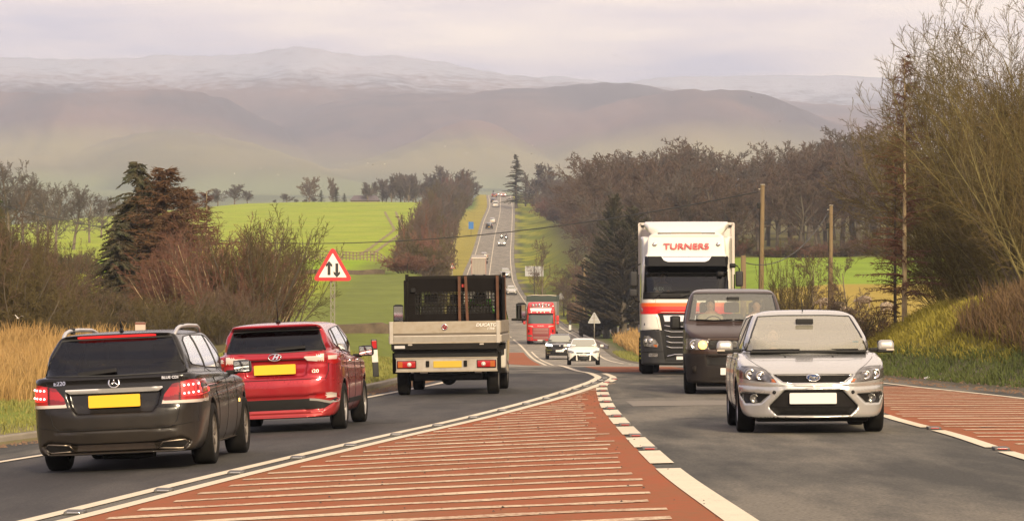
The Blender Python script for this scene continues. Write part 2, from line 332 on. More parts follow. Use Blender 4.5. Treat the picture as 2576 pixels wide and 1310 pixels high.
tag(mesh_obj('road_repair', *sheet('rep', lambda y: np.full_like(y, 1.95), lambda y: np.full_like(y, 4.6), 51.2, 54.5, .005, None, 7), mat('pale_repair', (.20, .175, .14), .9, var=.8, scale=1.2, dark=(.12, .105, .085), scale2=18, detail=7), smooth=True), kind='structure')
tag(mesh_obj('side_road', *(lambda v, f: (np.stack([v[:, 0], v[:, 1], [zg(a, b) + .06 for a, b in v[:, :2]]], 1), f))(*sheet('sr', lambda y: XE(y) - .05, lambda y: XE(y) + 10, 318, 346, 0, None, 24, yl=np.linspace(318, 346, 16))), mat('side_tarmac', (.17, .155, .13), .9, var=.5, scale=2)), kind='structure')
def kerbs(xf, side, y0, y1, h, w, name, material):
    ys = np.unique(np.concatenate([[y0, y1], YS[(YS > y0) & (YS < y1)]])); x0 = xf(ys); z = Zroad(x0, ys)
    prof = [(.0, -.02), (.0, h - .02), (.02*side, h), (w*side, h), (w*side, -.1)]
    V = np.stack([np.stack([x0 + a, ys, z + b], 1) for a, b in prof], 1).reshape(-1, 3); k = len(prof)
    i = np.arange(len(ys)*k).reshape(len(ys), k); f = np.stack([i[:-1, :-1], i[:-1, 1:], i[1:, 1:], i[1:, :-1]], -1).reshape(-1, 4)
    return tag(mesh_obj(name, V, f, material), kind='structure')
kerbs(XK, -1, 5, 260, .125, .14, 'kerb', mat('kerb_stone', (.27, .235, .18), .9, var=.7, scale=2.4, dark=(.15, .125, .09), stretch=(1, .6, 4), bump=.5))
kerbs(XE, 1, 285, 420, .11, .16, 'kerb', mat('kerb_stone'))
# two wheel tracks worn through the drilled field
for xs in ((968, 985, 990, 965, 930, 905), (995, 1010, 1015, 990, 958, 935)):
    ys_ = (532, 565, 580, 600, 625, 642); pts = []
    for a, b in zip(xs, ys_):
        d = np.arange(380, 900, 1.); X = (a - CX)*d/FPX; z = CAMZ + (HY - b)*d/FPX; k = np.where(z <= Zg(X, d))[0]
        if len(k): pts.append((X[k[0]], d[k[0]]))
    pts = np.array(sorted(pts, key=lambda p: p[1])); fx = pchip(pts[:, 1], pts[:, 0]); yy = np.arange(pts[0, 1], pts[-1, 1], 3.)
    X = np.stack([fx(yy) - .28, fx(yy) + .28], 1); Y = np.stack([yy, yy], 1); Z = Zg(X, Y) + .07
    i = np.arange(X.size).reshape(-1, 2); f = np.stack([i[:-1, 0], i[:-1, 1], i[1:, 1], i[1:, 0]], -1)
    tag(mesh_obj('field_path', np.stack([X, Y, Z], -1).reshape(-1, 3), f, mat('bare_soil', (.24, .17, .075), .95, var=.6, scale=.8, dark=(.17, .16, .05))), kind='structure')

# ------------------------------------------------------------------ the fells
def hills():
    pxs = np.concatenate([np.arange(-900, -100, 50.), np.arange(-100, 2680, 11.), np.arange(2680, 3500, 50.)])
    ds = np.concatenate([np.arange(1280, 3000, 110.), np.arange(3000, 6900, 42.), np.arange(6900, 9000, 300.)])
    base = pchip([1280, 1600, 2000, 3000, 4000, 5000, 9000], [-6, 12, 24, 52, 78, 100, 120])
    # (distance of the crest, run of the front slope, crest in picture rows by picture column)
    lay = [
     (3900, 800, [(-900, 420), (-100, 395), (0, 398), (140, 392), (330, 338), (420, 329), (520, 335), (640, 358), (760, 392), (840, 430), (1000, 470), (3500, 480)]),
     (4150, 750, [(-900, 480), (560, 480), (760, 425), (900, 402), (1000, 372), (1090, 332), (1160, 311), (1210, 305), (1270, 322), (1350, 372), (1430, 410), (1600, 450), (3500, 450)]),
     (4550, 900, [(-900, 470), (1000, 470), (1240, 400), (1370, 330), (1480, 272), (1570, 246), (1690, 226), (1790, 222), (1880, 230), (1970, 258), (2080, 300), (2180, 335), (2350, 360), (3500, 380)]),
     (4750, 1000, [(-900, 230), (0, 226), (300, 226), (480, 230), (570, 248), (650, 300), (720, 330), (780, 362), (830, 400), (900, 440), (1100, 470), (3500, 470)]),
     (5250, 1150, [(-900, 470), (560, 470), (700, 300), (800, 268), (900, 246), (1100, 236), (1280, 232), (1420, 228), (1530, 213), (1600, 211), (1650, 222), (1740, 246), (1850, 270), (2000, 290), (3500, 330)]),
     (6150, 1500, [(-900, 150), (-100, 144), (0, 141), (150, 146), (330, 143), (460, 133), (560, 123), (660, 119), (730, 117), (795, 120), (840, 134), (950, 142), (1100, 156), (1200, 173), (1300, 190), (1430, 204), (1560, 214), (1700, 230), (2000, 260), (3500, 300)]),
     (6800, 1000, [(-900, 200), (1000, 205), (1300, 197), (1400, 193), (1500, 205), (1570, 209), (1650, 196), (1800, 186), (1950, 183), (2100, 185), (2250, 192), (2400, 196), (2576, 200), (3500, 215)])]
    PX, D = np.meshgrid(pxs, ds)
    def noise(a, b, s):
        r2 = np.random.default_rng(s); out = 0
        for k in range(14):
            fx, fy, ph = r2.normal(0, 1)*2**(k/4.), r2.normal(0, 1)*2**(k/4.), r2.uniform(0, 6.28)
            out = out + np.sin(a*fx + b*fy + ph)/2**(k/5.)
        return out/3
    Z = np.repeat(base(ds)[:, None], len(pxs), 1)
    for k, (dc, run, pts) in enumerate(lay):
        a = np.array(pts, float); yc = np.interp(pxs, a[:, 0], a[:, 1])
        ker = np.hanning(9); ker /= ker.sum(); yc = np.convolve(np.pad(yc, 4, 'edge'), ker, 'valid')
        zc = (HY - yc)*dc/FPX
        dd = D + 90*noise(PX/260., D/900., k)
        t = (dd - (dc - run))/run
        up = ss(t*.5)*2*np.clip(1, 0, 1)
        up = np.where(t < 1, np.clip(t, 0, 1)**.72*(1 - .0*t), 1 - .10*(t - 1))
        b0 = base(np.full_like(pxs, dc - run))
        z = b0 + (zc - b0)*np.clip(up, -1, 1)
        z = np.where(t < -.05, -50, z)
        q = 16.; Z = np.log(np.exp((Z - 250)/q) + np.exp((np.clip(z, -50, 900) - 250)/q))*q + 250 if False else np.maximum(Z, z)
    # gullies and fine relief
    g = noise(PX/70., D/260., 91); g2 = noise(PX/24., D/110., 92)
    Z = Z + (g*5.5 + g2*1.2)*ss((D - 3000)/900)*ss((6900 - D)/300 + .2) + 1.2*noise(PX/150., D/300., 93)
    gl = np.interp(D, [5200, 5500, 5900, 6150], [640, 470, 300, 170]); Z -= 15*np.exp(-((PX - gl)/14.)**2)*ss((D - 5150)/150)*ss((6200 - D)/150)
    V = np.stack([(PX - CX)*D/FPX, D, Z + CAMZ], -1).reshape(-1, 3)
    nr, nc = PX.shape; i = np.arange(nr*nc).reshape(nr, nc)
    f = np.stack([i[:-1, :-1], i[:-1, 1:], i[1:, 1:], i[1:, :-1]], -1).reshape(-1, 4)
    m = bpy.data.materials.new('fellside'); m.use_nodes = True; t = m.node_tree; n = t.nodes; l = t.links; b = n['Principled BSDF']; b.inputs['Roughness'].default_value = 1; b.inputs['Specular IOR Level'].default_value = .05
    c = n.new('ShaderNodeTexCoord'); sp = n.new('ShaderNodeSeparateXYZ'); l.new(c.outputs['Object'], sp.inputs[0])
    def nzn(scale, st, det=6, ro=.6):
        mpn = n.new('ShaderNodeMapping'); mpn.inputs['Scale'].default_value = st; l.new(c.outputs['Object'], mpn.inputs['Vector'])
        z = n.new('ShaderNodeTexNoise'); z.inputs['Scale'].default_value = scale; z.inputs['Detail'].default_value = det; z.inputs['Roughness'].default_value = ro; l.new(mpn.outputs['Vector'], z.inputs['Vector']); return z.outputs['Fac']
    def mr(v, a, b2, c2=0, d2=1):
        q = n.new('ShaderNodeMapRange'); q.inputs['From Min'].default_value = a; q.inputs['From Max'].default_value = b2; q.inputs['To Min'].default_value = c2; q.inputs['To Max'].default_value = d2; l.new(v, q.inputs['Value']); return q.outputs['Result']
    def ma(op, a, b2):
        q = n.new('ShaderNodeMath'); q.operation = op; q.use_clamp = False
        for s_, v in zip(q.inputs, (a, b2)):
            if isinstance(v, (int, float)): s_.default_value = v
            else: l.new(v, s_)
        return q.outputs[0]
    def mixc(fac, a, b2):
        q = n.new('ShaderNodeMix'); q.data_type = 'RGBA'; l.new(fac, q.inputs['Factor'])
        for s_, v in ((q.inputs[6], a), (q.inputs[7], b2)):
            if isinstance(v, tuple): s_.default_value = (*v, 1)
            else: l.new(v, s_)
        return q.outputs[2]
    big = nzn(.004, (1, .45, 1.5)); fine = nzn(.055, (.5, .35, 1.5), 10, .80); mid = nzn(.0016, (1, .7, 1))
    heath = mixc(mr(big, .38, .62), (.19, .13, .11), (.095, .078, .08))
    lowg = mixc(mr(mid, .42, .58), (.255, .225, .115), (.18, .165, .09))
    lo = mr(ma('ADD', sp.outputs['Z'], ma('MULTIPLY', mid, 90.)), 215, 165)
    col = mixc(lo, heath, lowg)
    field = mixc(mr(nzn(.006, (1, .25, 0), 1, .3), .47, .53), (.20, .22, .105), (.135, .15, .08))
    col = mixc(mr(ma('ADD', sp.outputs['Z'], ma('MULTIPLY', mid, 40.)), 118, 92), col, field)
    sn = ma('MULTIPLY', mr(ma('ADD', sp.outputs['Z'], ma('MULTIPLY', mid, 70.)), 285, 385), 1.0)
    snow = mr(ma('ADD', fine, ma('MULTIPLY', sn, .36)), .60, .84)
    snow = ma('MULTIPLY', snow, mr(sn, .04, .45, .06, .58))
    col = mixc(snow, col, (.56, .60, .70))
    l.new(col, b.inputs['Base Color'])
    tag(mesh_obj('hills', V, f, m, smooth=True), kind='structure')
hills()

M_CRK = mat('tar_crack', (.016, .015, .014), .7)
def crack(pts, w=.022):
    q = np.array(pts, float); X = []; Y = []
    for a, b in zip(q[:-1], q[1:]):
        for t in np.linspace(0, 1, 12, endpoint=False): X.append(a[0] + (b[0] - a[0])*t + rnd.uniform(-.02, .02)); Y.append(a[1] + (b[1] - a[1])*t + rnd.uniform(-.05, .05))
    X = np.array(X); Y = np.array(Y); g = np.stack([np.gradient(X), np.gradient(Y)], 1); g /= np.linalg.norm(g, axis=1, keepdims=True); ww = w*rng.uniform(.4, 1.3, len(X))[:, None]; n = np.stack([-g[:, 1], g[:, 0]], 1)*ww
    A = np.stack([X, Y], 1) + n; B = np.stack([X, Y], 1) - n; V = np.stack([np.concatenate([A, Zroad(A[:, 0], A[:, 1])[:, None] + .009], 1), np.concatenate([B, Zroad(B[:, 0], B[:, 1])[:, None] + .009], 1)], 1).reshape(-1, 3); i = np.arange(len(V)).reshape(-1, 2)
    return V, np.stack([i[:-1, 0], i[1:, 0], i[1:, 1], i[:-1, 1]], -1)
tag(mesh_obj('road_crack', *join([crack([(-2.7, 46.6), (-2.1, 46.9), (-1.5, 46.8)], .05), crack([(2.2, 44.5), (3.4, 45.2), (4.7, 44.9)], .05), crack([(2.0, 57.5), (4.9, 57.9)], .06), crack([(-2.0, 55.5), (-.2, 55.9)], .05), crack([(5.9, 40), (7.6, 41)], .04), crack([(6.4, 50), (7.9, 50.5)], .05)]), M_CRK), kind='structure')
# ------------------------------------------------------------------ winter trees: tapered limbs and twigs as real tubes
def tubes(segs, sides):
    """segs: rows of (x0 y0 z0 x1 y1 z1 r0 r1) -> vertices and quads of open tapered tubes."""
    s = np.asarray(segs, float); a = s[:, 0:3]; b = s[:, 3:6]; d = b - a; d /= np.maximum(np.linalg.norm(d, axis=1, keepdims=True), 1e-9)
    ref = np.where(np.abs(d[:, 2:3]) > .9, np.array([[1., 0, 0]]), np.array([[0, 0, 1.]]))
    u = np.cross(d, ref); u /= np.linalg.norm(u, axis=1, keepdims=True); w = np.cross(d, u)
    ang = np.arange(sides)*2*math.pi/sides; c = np.cos(ang)[None, :, None]; q = np.sin(ang)[None, :, None]
    ring = u[:, None]*c + w[:, None]*q
    A = a[:, None] + ring*s[:, 6][:, None, None]; B = b[:, None] + ring*s[:, 7][:, None, None]
    V = np.concatenate([A, B], 1).reshape(-1, 3); n = len(s); base = np.arange(n)[:, None]*2*sides; k = np.arange(sides)[None]; k2 = (k + 1) % sides
    F = np.stack([base + k, base + k2, base + sides + k2, base + sides + k], -1).reshape(-1, 4)
    return V, F
def rot_away(d, ang, az):
    """Unit vector at angle `ang` from d, around azimuth az."""
    d = Vector(d); ref = Vector((1, 0, 0)) if abs(d.z) > .9 else Vector((0, 0, 1))
    u = d.cross(ref).normalized(); w = d.cross(u)
    return (d*math.cos(ang) + (u*math.cos(az) + w*math.sin(az))*math.sin(ang)).normalized()
class Tree:
    def __init__(s, seed): s.r = random.Random(seed); s.trunk = []; s.twig = []
    def limb(s, p, d, length, rad, lev, o):
        """Grow one limb as a chain of short pieces, then its side shoots."""
        r = s.r; n = max(2, int(round(length/o['step'][min(lev, len(o['step']) - 1)]))); st = length/n; nodes = []
        tip = rad*o.get('tip', .35); lo, hi = o['minr'], rad
        for i in range(n):
            f0, f1 = i/n, (i + 1)/n; r0 = rad + (tip - rad)*f0; r1 = rad + (tip - rad)*f1
            wv = o['wander'][min(lev, len(o['wander']) - 1)]
            d = (d + Vector((r.gauss(0, wv), r.gauss(0, wv), r.gauss(0, wv) + o['up'][min(lev, len(o['up']) - 1)])) + Vector(o.get('lean', (0, 0, 0)))*(.3 if lev else .1)).normalized()
            q = p + d*st
            (s.trunk if lev <= o['trunk_lev'] else s.twig).append((*p, *q, max(r0, lo), max(r1, lo*.7)))
            nodes.append((p.copy(), q.copy(), d.copy(), f1, r1)); p = q
        if lev >= o['levels']: return
        k = o['kids'][lev]; st0 = o['start'][lev]
        for j in range(k):
            f = st0 + (1 - st0)*((j + r.random())/k); f = min(f, .999)
            i = min(int(f*n), n - 1); a, b, dd, _, rr = nodes[i]; pos = a.lerp(b, f*n - i)
            L = length*o['ratio'][lev]*(r.uniform(.7, 1.15))*(1 - o['taper'][lev]*f)
            nd = rot_away(dd, R(r.gauss(o['angle'][lev], 9)), r.random()*6.283)
            s.limb(pos, nd, L, max(rad*(1 + (o.get('tip', .35) - 1)*f)*o['rratio'][lev], lo), lev + 1, o)
    def meshes(s):
        out = []
        for sg, sd in ((s.trunk, 6), (s.twig, 3)):
            if sg: out.append(tubes(sg, sd))
            else: out.append(None)
        return out
BARK = mat('bark', (.20, .155, .105), .95, var=.7, scale=3, dark=(.085, .068, .048), stretch=(1, 1, .3))
BARKD = mat('dark_bark', (.105, .085, .062), .95, var=.6, scale=3, dark=(.05, .042, .033), stretch=(1, 1, .3))
BIRCH = mat('birch_bark', (.50, .38, .22), .9, var=.9, scale=4, dark=(.16, .115, .06), stretch=(1, 1, .5))
TW_BR = mat('brown_twigs', (.112, .066, .040), .95, var=.6, scale=.5, dark=(.07, .055, .04))
TW_RD = mat('russet_twigs', (.140, .058, .036), .95, var=.7, scale=.4, dark=(.115, .07, .042))
TW_OL = mat('olive_twigs', (.092, .072, .022), .95, var=.7, scale=.6, dark=(.055, .036, .018))
TW_GB = mat('grey_brown_twigs', (.112, .074, .048), .95, var=.6, scale=.4, dark=(.07, .052, .04))
TW_GY = mat('grey_twigs', (.105, .082, .064), .95, var=.6, scale=.4, dark=(.085, .07, .055))
NEED = mat('dark_needles', (.042, .052, .022), .9, var=.8, scale=1.1, dark=(.085, .048, .02))
NEED_R = mat('rusty_needles', (.125, .058, .022), .9, var=.8, scale=.7, dark=(.10, .06, .025))
NEED_G = mat('green_needles', (.05, .085, .022), .9, var=.7, scale=.9, dark=(.03, .045, .018))
PROTO = {}
def grow(key, seed, h, **o):
    """A prototype tree: (trunk mesh, crown mesh) with its base at the origin."""
    t = Tree(seed); base = o.pop('stems', [((0, 0, -.25), (0, 0, 1), 1.0, 1.0)])
    for p, d, ls, rs in base: t.limb(Vector(p), Vector(d).normalized(), h*o['trunk_len']*ls, o['rad']*rs, 0, o)
    ms = []
    gs = t.meshes()
    if len(base) > 1:      # many stems: the crown part holds stems as well as shoots, in two materials
        (v0, f0), (v1, f1) = gs;
        bm = bmesh.new()
        for v, f, mi in ((v0, f0, 0), (v1, f1, 1)):
            me = bpy.data.meshes.new('t'); me.from_pydata(v.tolist(), [], f.tolist()); n0 = len(bm.faces); bm.from_mesh(me); bpy.data.meshes.remove(me); bm.faces.ensure_lookup_table()
            for q in range(n0, len(bm.faces)): bm.faces[q].material_index = mi
        me = bpy.data.meshes.new('crown'); bm.to_mesh(me); bm.free(); me['multi'] = 1; PROTO[key] = [None, me]; return PROTO[key]
    for (nm, g) in zip(('trunk', 'crown'), gs):
        me = None
        if g:
            ob = mesh_obj(nm, g[0], g[1]); me = ob.data; bpy.data.objects.remove(ob)
        ms.append(me)
    PROTO[key] = ms
    return ms
def dress(me, tm, cm):
    idx = np.zeros(len(me.polygons), dtype=np.int32); me.polygons.foreach_get('material_index', idx); me.materials.clear()
    if me.get('multi'): me.materials.append(tm)
    me.materials.append(cm); me.polygons.foreach_set('material_index', idx)
def variant(key, new, tm, cm):
    """The same tree grown with other bark and twig materials (own copies of the meshes)."""
    ms = []
    for me, m in zip(PROTO[key], (tm, cm)):
        if me is None: ms.append(None); continue
        c = me.copy(); dress(c, tm, m); ms.append(c)
    PROTO[new] = ms
def plant(name, key, x, y, label, cat, group=None, s=1.0, sz=None, rz=None, z=None, sx=None):
    o = thing(name, label, cat, (x, y, zg(x, y) if z is None else z), group)
    o.rotation_euler = (0, 0, rnd.random()*6.28 if rz is None else rz); o.scale = (sx or s, sx or s, sz or s)
    for nm, me in zip(('trunk', 'crown'), PROTO[key]):
        if me is None: continue
        c = bpy.data.objects.new(nm, me); COL.objects.link(c); c.parent = o
    return o
# broad round-headed trees of the far wood (1 unit = 1 m, about 16 m tall)
for i, sd in enumerate((11, 12, 13, 14)):
    grow('broad%d' % i, sd, 16, trunk_len=.62, rad=.30, levels=4, trunk_lev=1, kids=[15, 8, 6, 4], start=[.30, .20, .15, .1], ratio=[.74, .52, .50, .50], taper=[.48, .45, .4, .3],
         angle=[50, 45, 43, 42], up=[.0, .05, .05, .03, .02], wander=[.05, .10, .14, .18, .2], step=[1.2, 1.1, .8, .6, .6], rratio=[.42, .5, .55, .7], minr=.030, tip=.3)
for i, sd in enumerate((15, 16)):
    grow('far%d' % i, sd, 16, trunk_len=.55, rad=.42, levels=3, trunk_lev=1, kids=[16, 9, 7], start=[.18, .15, .1], ratio=[.78, .55, .55], taper=[.42, .4, .3],
         angle=[48, 44, 42], up=[.0, .05, .04, .03], wander=[.05, .12, .16, .2], step=[1.2, 1.1, .9, .8], rratio=[.42, .5, .6], minr=.10, tip=.3)
# finer ones nearer by
for i, sd in enumerate((21, 22)):
    grow('fine%d' % i, sd, 9, trunk_len=.7, rad=.13, levels=4, trunk_lev=1, kids=[15, 8, 6, 4], start=[.22, .2, .15, .1], ratio=[.58, .5, .5, .55], taper=[.55, .4, .4, .3],
         angle=[42, 40, 40, 38], up=[.02, .05, .04, .02, .02], wander=[.05, .10, .14, .18, .2], step=[.7, .6, .45, .35, .35], rratio=[.40, .5, .55, .7], minr=.010, tip=.25)
# many-stemmed bushes with rising shoots
def fan(n, sd, spread, r0=.6):
    r = random.Random(sd); out = []
    for k in range(n):
        a = r.random()*6.283; q = r.random()**.6; out.append(((math.cos(a)*r0*q, math.sin(a)*r0*q, -.15), (math.cos(a)*spread*q, math.sin(a)*spread*q, 1), r.uniform(.7, 1.05), r.uniform(.6, 1.1)))
    return out
for i, sd in enumerate((31, 32, 33)):
    grow('bush%d' % i, sd, 5, trunk_len=.85, rad=.045, levels=3, trunk_lev=0, kids=[9, 6, 4], start=[.18, .15, .1], ratio=[.42, .5, .55], taper=[.45, .35, .3],
         angle=[30, 34, 36], up=[.03, .05, .03, .02], wander=[.06, .11, .16, .2], step=[.5, .35, .28, .25], rratio=[.5, .55, .65], minr=.008, tip=.3, stems=fan(22, sd, .62, .9))
for i, sd in enumerate((41, 42)):
    grow('hedge%d' % i, sd, 5, trunk_len=.8, rad=.07, levels=3, trunk_lev=0, kids=[9, 6, 5], start=[.12, .15, .1], ratio=[.5, .5, .55], taper=[.4, .35, .3],
         angle=[42, 44, 44], up=[.0, .02, .02, .02], wander=[.09, .14, .2, .22], step=[.6, .5, .4, .35], rratio=[.5, .55, .7], minr=.024, tip=.3, stems=fan(20, sd, .75, 1.6))
for i, sd in enumerate((46, 47)):
    grow('thorn%d' % i, sd, 5, trunk_len=.8, rad=.06, levels=3, trunk_lev=0, kids=[10, 8, 6], start=[.10, .12, .1], ratio=[.5, .5, .55], taper=[.4, .35, .3],
         angle=[46, 46, 46], up=[.0, .0, .0, .0], wander=[.10, .15, .22, .24], step=[.5, .4, .3, .25], rratio=[.5, .55, .7], minr=.0085, tip=.3, stems=fan(15, sd, .8, 1.5))
# conifers: whorls of drooping boughs carrying short needle sprays
def conifer(key, seed, h, rad, spread, boughs, droop, dens, sparse=0, nr=.012, flat=.5, top=1.0, rise=0.0, wood=.5, nl=1.0):
    r = random.Random(seed); tk = []; tw = []
    n = 14
    for i in range(n): tk.append((0, 0, h*i/n - .2, 0, 0, h*(i + 1)/n, rad*(1 - i/n) + .02, rad*(1 - (i + 1)/n) + .012))
    for b in range(boughs):
        f = .10 + .90*(b + r.random())/boughs; z = h*f; L = spread*(1 - f)**.75*r.uniform(.65, 1.1)*top + .25
        if r.random() < sparse: continue
        a = r.random()*6.283; ca, sa = math.cos(a), math.sin(a); p = Vector((0, 0, z)); k = max(3, int(L/.3)); d = Vector((ca, sa, .25 + .5*f + rise))
        for j in range(k):
            d.z -= droop/k*2*(1 if j < k*.7 else -.8); q = p + d.normalized()*(L/k); rr = .035*(1 - j/k)*(L/spread) + .008
            tk.append((*p, *q, rr, rr*.8)) if j < k*wood else tw.append((*p, *q, rr, rr*.8))
            for m_ in range(dens):
                t = r.random(); s_ = p.lerp(q, t); sd_ = 1 if r.random() < .5 else -1
                v = Vector((-sa*sd_*r.uniform(.3, 1) + ca*.6, ca*sd_*r.uniform(.3, 1) + sa*.6, r.gauss(-.25 - droop*.35, flat))).normalized(); l_ = nl*r.uniform(.12, .34)*(1.15 - .6*j/k)
                e = s_ + v*l_; tw.append((*s_, *e, nr*1.5, nr*.6))
            p = q
    ms = []
    for nm, sg, sd_ in (('trunk', tk, 5), ('crown', tw, 3)):
        g = tubes(sg, sd_); ob = mesh_obj(nm, *g); ms.append(ob.data); bpy.data.objects.remove(ob)
    PROTO[key] = ms
conifer('spruce', 61, 9, .16, 3.4, 170, .85, 17, .05, .020, .28)
conifer('larch', 62, 9, .13, 2.5, 220, .35, 11, .04, .013, .5)
conifer('thin', 63, 11, .12, 2.3, 105, .3, 7, .12, .010, .5, wood=0)
conifer('fir', 64, 18, .35, 3.7, 105, .5, 18, .05, .085, .25)
conifer('yew', 65, 9, .25, 3.3, 150, .2, 30, .0, .022, .9, rise=.4, nl=.6, wood=0)
def setm(key, tm, cm):
    for me, m in zip(PROTO[key], (tm, cm)):
        if me is not None: dress(me, tm, m)
for i in range(4): setm('broad%d' % i, BARKD, (TW_BR, TW_GB, TW_BR, TW_GY)[i])
for i in range(2): setm('fine%d' % i, BARK, TW_BR)
for i in range(3): setm('bush%d' % i, BARK, (TW_RD, TW_OL, TW_BR)[i])
for i in range(2): setm('hedge%d' % i, BARKD, (TW_RD, TW_BR)[i])
setm('spruce', BARKD, NEED); setm('larch', BARKD, NEED_R); setm('thin', BIRCH, TW_RD); setm('fir', BARKD, NEED); setm('yew', BARKD, mat('olive_needles', (.034, .036, .014), .9, var=.8, scale=1.0, dark=(.05, .034, .016)))
setm('thorn0', BARKD, TW_OL); setm('thorn1', BARKD, TW_BR); variant('thorn0', 'dark_thorn', BARKD, mat('dark_olive_twigs', (.055, .042, .016), .95, var=.8, scale=.7, dark=(.035, .024, .012))); setm('far0', BARK, TW_GY); setm('far1', BARK, TW_GY); variant('broad0', 'pale_broad', BARK, TW_GY); variant('broad1', 'pale_broad2', BARK, TW_GY); variant('bush1', 'olive_bush', BARKD, TW_OL); variant('hedge1', 'olive_hedge', BARKD, TW_OL); variant('bush0', 'russet_birch', BIRCH, TW_RD)
variant('fir', 'green_fir', BARKD, NEED_G); variant('yew', 'brown_yew', BARKD, mat('brown_needles', (.050, .033, .016), .9, var=.8, scale=.7, dark=(.026, .028, .012))); variant('fine0', 'russet_fine', BARKD, TW_RD); variant('bush2', 'dark_bush', BARKD, mat('dark_olive_twigs', (.055, .042, .016), .95, var=.8, scale=.7, dark=(.035, .024, .012)))

def at(px, d): return (px - CX)*d/FPX
def hgt(x, y, ytop): return CAMZ + (HY - ytop)*y/FPX - zg(x, y)          # how tall a thing at (x, y) must be to reach that picture row
def tree_to(name, key, px, d, ytop, natural, label, cat='tree', group=None, wide=1.0, rz=None):
    x = at(px, d); h = hgt(x, d, ytop); s = h/natural
    return plant(name, key, x, d, label, cat, group, s, sx=s*wide, rz=rz)
# natural heights of the prototypes
NH = {k: max(v.co.z for me in ms if me for v in me.vertices) for k, ms in PROTO.items()}
NR = {k: float(np.percentile([math.hypot(v.co.x, v.co.y) for v in ms[1].vertices], 93)) for k, ms in PROTO.items()}
def TR(name, key, px, d, ytop, rad, label, group=None, cat='tree'):
    """As T, but with the crown radius given in metres."""
    h = hgt(at(px, d), d, ytop); return T(name, key, px, d, ytop, label, group, rad/(NR[key]*h/NH[key]), cat)
def T(name, key, px, d, ytop, label, group=None, wide=1.0, cat='tree', rz=None): return tree_to(name, key, px, d, ytop, NH[key], label, cat, group, wide, rz)

# --- the wood on the right of the far road
WOOD = 'bare trees of the wood across the field on the right'
WL = 'bare brown broadleaf tree standing in the dense wood beyond the right-hand field'
outl = [(1325, 425), (1400, 440), (1450, 428), (1500, 395), (1560, 385), (1640, 372), (1700, 380), (1760, 352), (1810, 372), (1850, 398), (1900, 385), (1960, 350), (2010, 372), (2060, 350), (2110, 312), (2170, 318), (2240, 330), (2330, 380), (2450, 400), (2560, 400)]
ox = [a for a, b in outl]; oy = [b for a, b in outl]
k = 0
for row, (d0, dy, n) in enumerate(((560, 0, 24), (500, 14, 25), (450, 48, 25), (415, 92, 24))):
    for j in range(n):
        px = 1490 + (2560 - 1490)*(j + rnd.uniform(.15, .85))/n; d = d0 + rnd.uniform(-18, 18) + (1700 - px)*.10*(px < 1700)
        yt = float(np.interp(px, ox, oy)) + dy + rnd.uniform(-22, 8)
        T('bare_tree', 'broad%d' % (k % 4), px, d, yt, WL, WOOD, wide=rnd.uniform(.95, 1.3)); k += 1
# roadside trees on the right of the climbing road
RB = 'bare trees lining the right side of the climbing road'
for j in range(34):
    f = j/33; d = 1000 - 560*f + rnd.uniform(-10, 10); off = 9.5 + rnd.uniform(0, 3)
    xr = float(XE(d)) + off + 9*f; px = CX + xr*FPX/d
    yt = float(np.interp(px, [1290, 1330, 1400, 1450, 1520, 1600], [455, 428, 440, 432, 440, 470])) + rnd.uniform(0, 25)
    TR('bare_tree', ('broad1', 'broad0', 'broad3', 'broad2')[j % 4], px, d, yt, rnd.uniform(4.5, 6.5), 'bare reddish brown tree in the belt along the right edge of the climbing road', RB)
for j in range(22):
    d = 960 - 24*j; x = float(XE(d)) + 7.5 + .5*j + rnd.uniform(0, 3.5); T('roadside_shrub', 'hedge%d' % (j % 2), CX + x*FPX/d, d, HY - (zg(x, d) - CAMZ + rnd.uniform(4, 6.5))*FPX/d,
      'bare bushy shrub at the foot of the tree belt beside the climbing road', 'shrubs under the right-hand tree belt', 1.1, 'shrub')
for j in range(26):
    px = 1600 + 38*j + rnd.uniform(-12, 12); d = 402 + rnd.uniform(-6, 6); TR('woodland_shrub', ('hedge0', 'olive_hedge', 'hedge1')[j % 3], px, d, 612 + rnd.uniform(-26, 14), 2.6, 'low bare shrub along the front edge of the wood above the green field', 'shrubs along the wood edge', 'shrub')
T('pine_tree', 'fir', 1298, 985, 388, 'tall dark pine standing alone by the crest of the climbing road', wide=1.55)
T('pine_tree', 'fir', 1322, 1000, 440, 'short dark pine just right of the tall pine at the crest', wide=1.5)
T('bare_tree', 'far1', 1352, 940, 408, 'pale bare treetop beside the tall pine at the crest')
T('evergreen_bush', 'yew', 1241, 1145, 478, 'small dark evergreen bush on the crest beside the road end', cat='bush')
# --- hedge trees on the left of the climbing road
HB = 'bare hedge trees lining the left side of the climbing road'
for j in range(46):
    f = j/45; d = 1010 - 590*f**1.0 + rnd.uniform(-6, 6); off = 6.6 - 3.3*f + rnd.uniform(0, 1.5) + 4.5*(1 - f)*(j % 2)
    x = float(XK(d)) - off; px = CX + x*FPX/d
    yt = float(np.interp(px, [960, 1000, 1060, 1110, 1150, 1190, 1225], [620, 572, 515, 462, 440, 450, 490])) + rnd.uniform(-6, 30) + 12*f
    TR('hedge_tree', ('hedge1', 'broad0', 'olive_hedge', 'hedge0', 'broad3', 'hedge1')[j % 6], px, d, yt - rnd.choice((0, 0, 10, 16)), rnd.uniform(3.2, 4.4) - .7*f, 'bushy bare tree in the tall roadside hedge left of the climbing road', HB)
for j in range(12):
    d = 400 - 9*j; x = float(XK(d)) - 2.6 - rnd.uniform(0, 1.5); px = CX + x*FPX/d
    TR('roadside_shrub', ('hedge1', 'olive_hedge', 'hedge0')[j % 3], px, d, 590 + rnd.uniform(-20, 26) + 3*j, 2.6, 'low bare shrub at the near end of the left roadside hedge', 'shrubs at the near end of the left hedge', 'shrub')
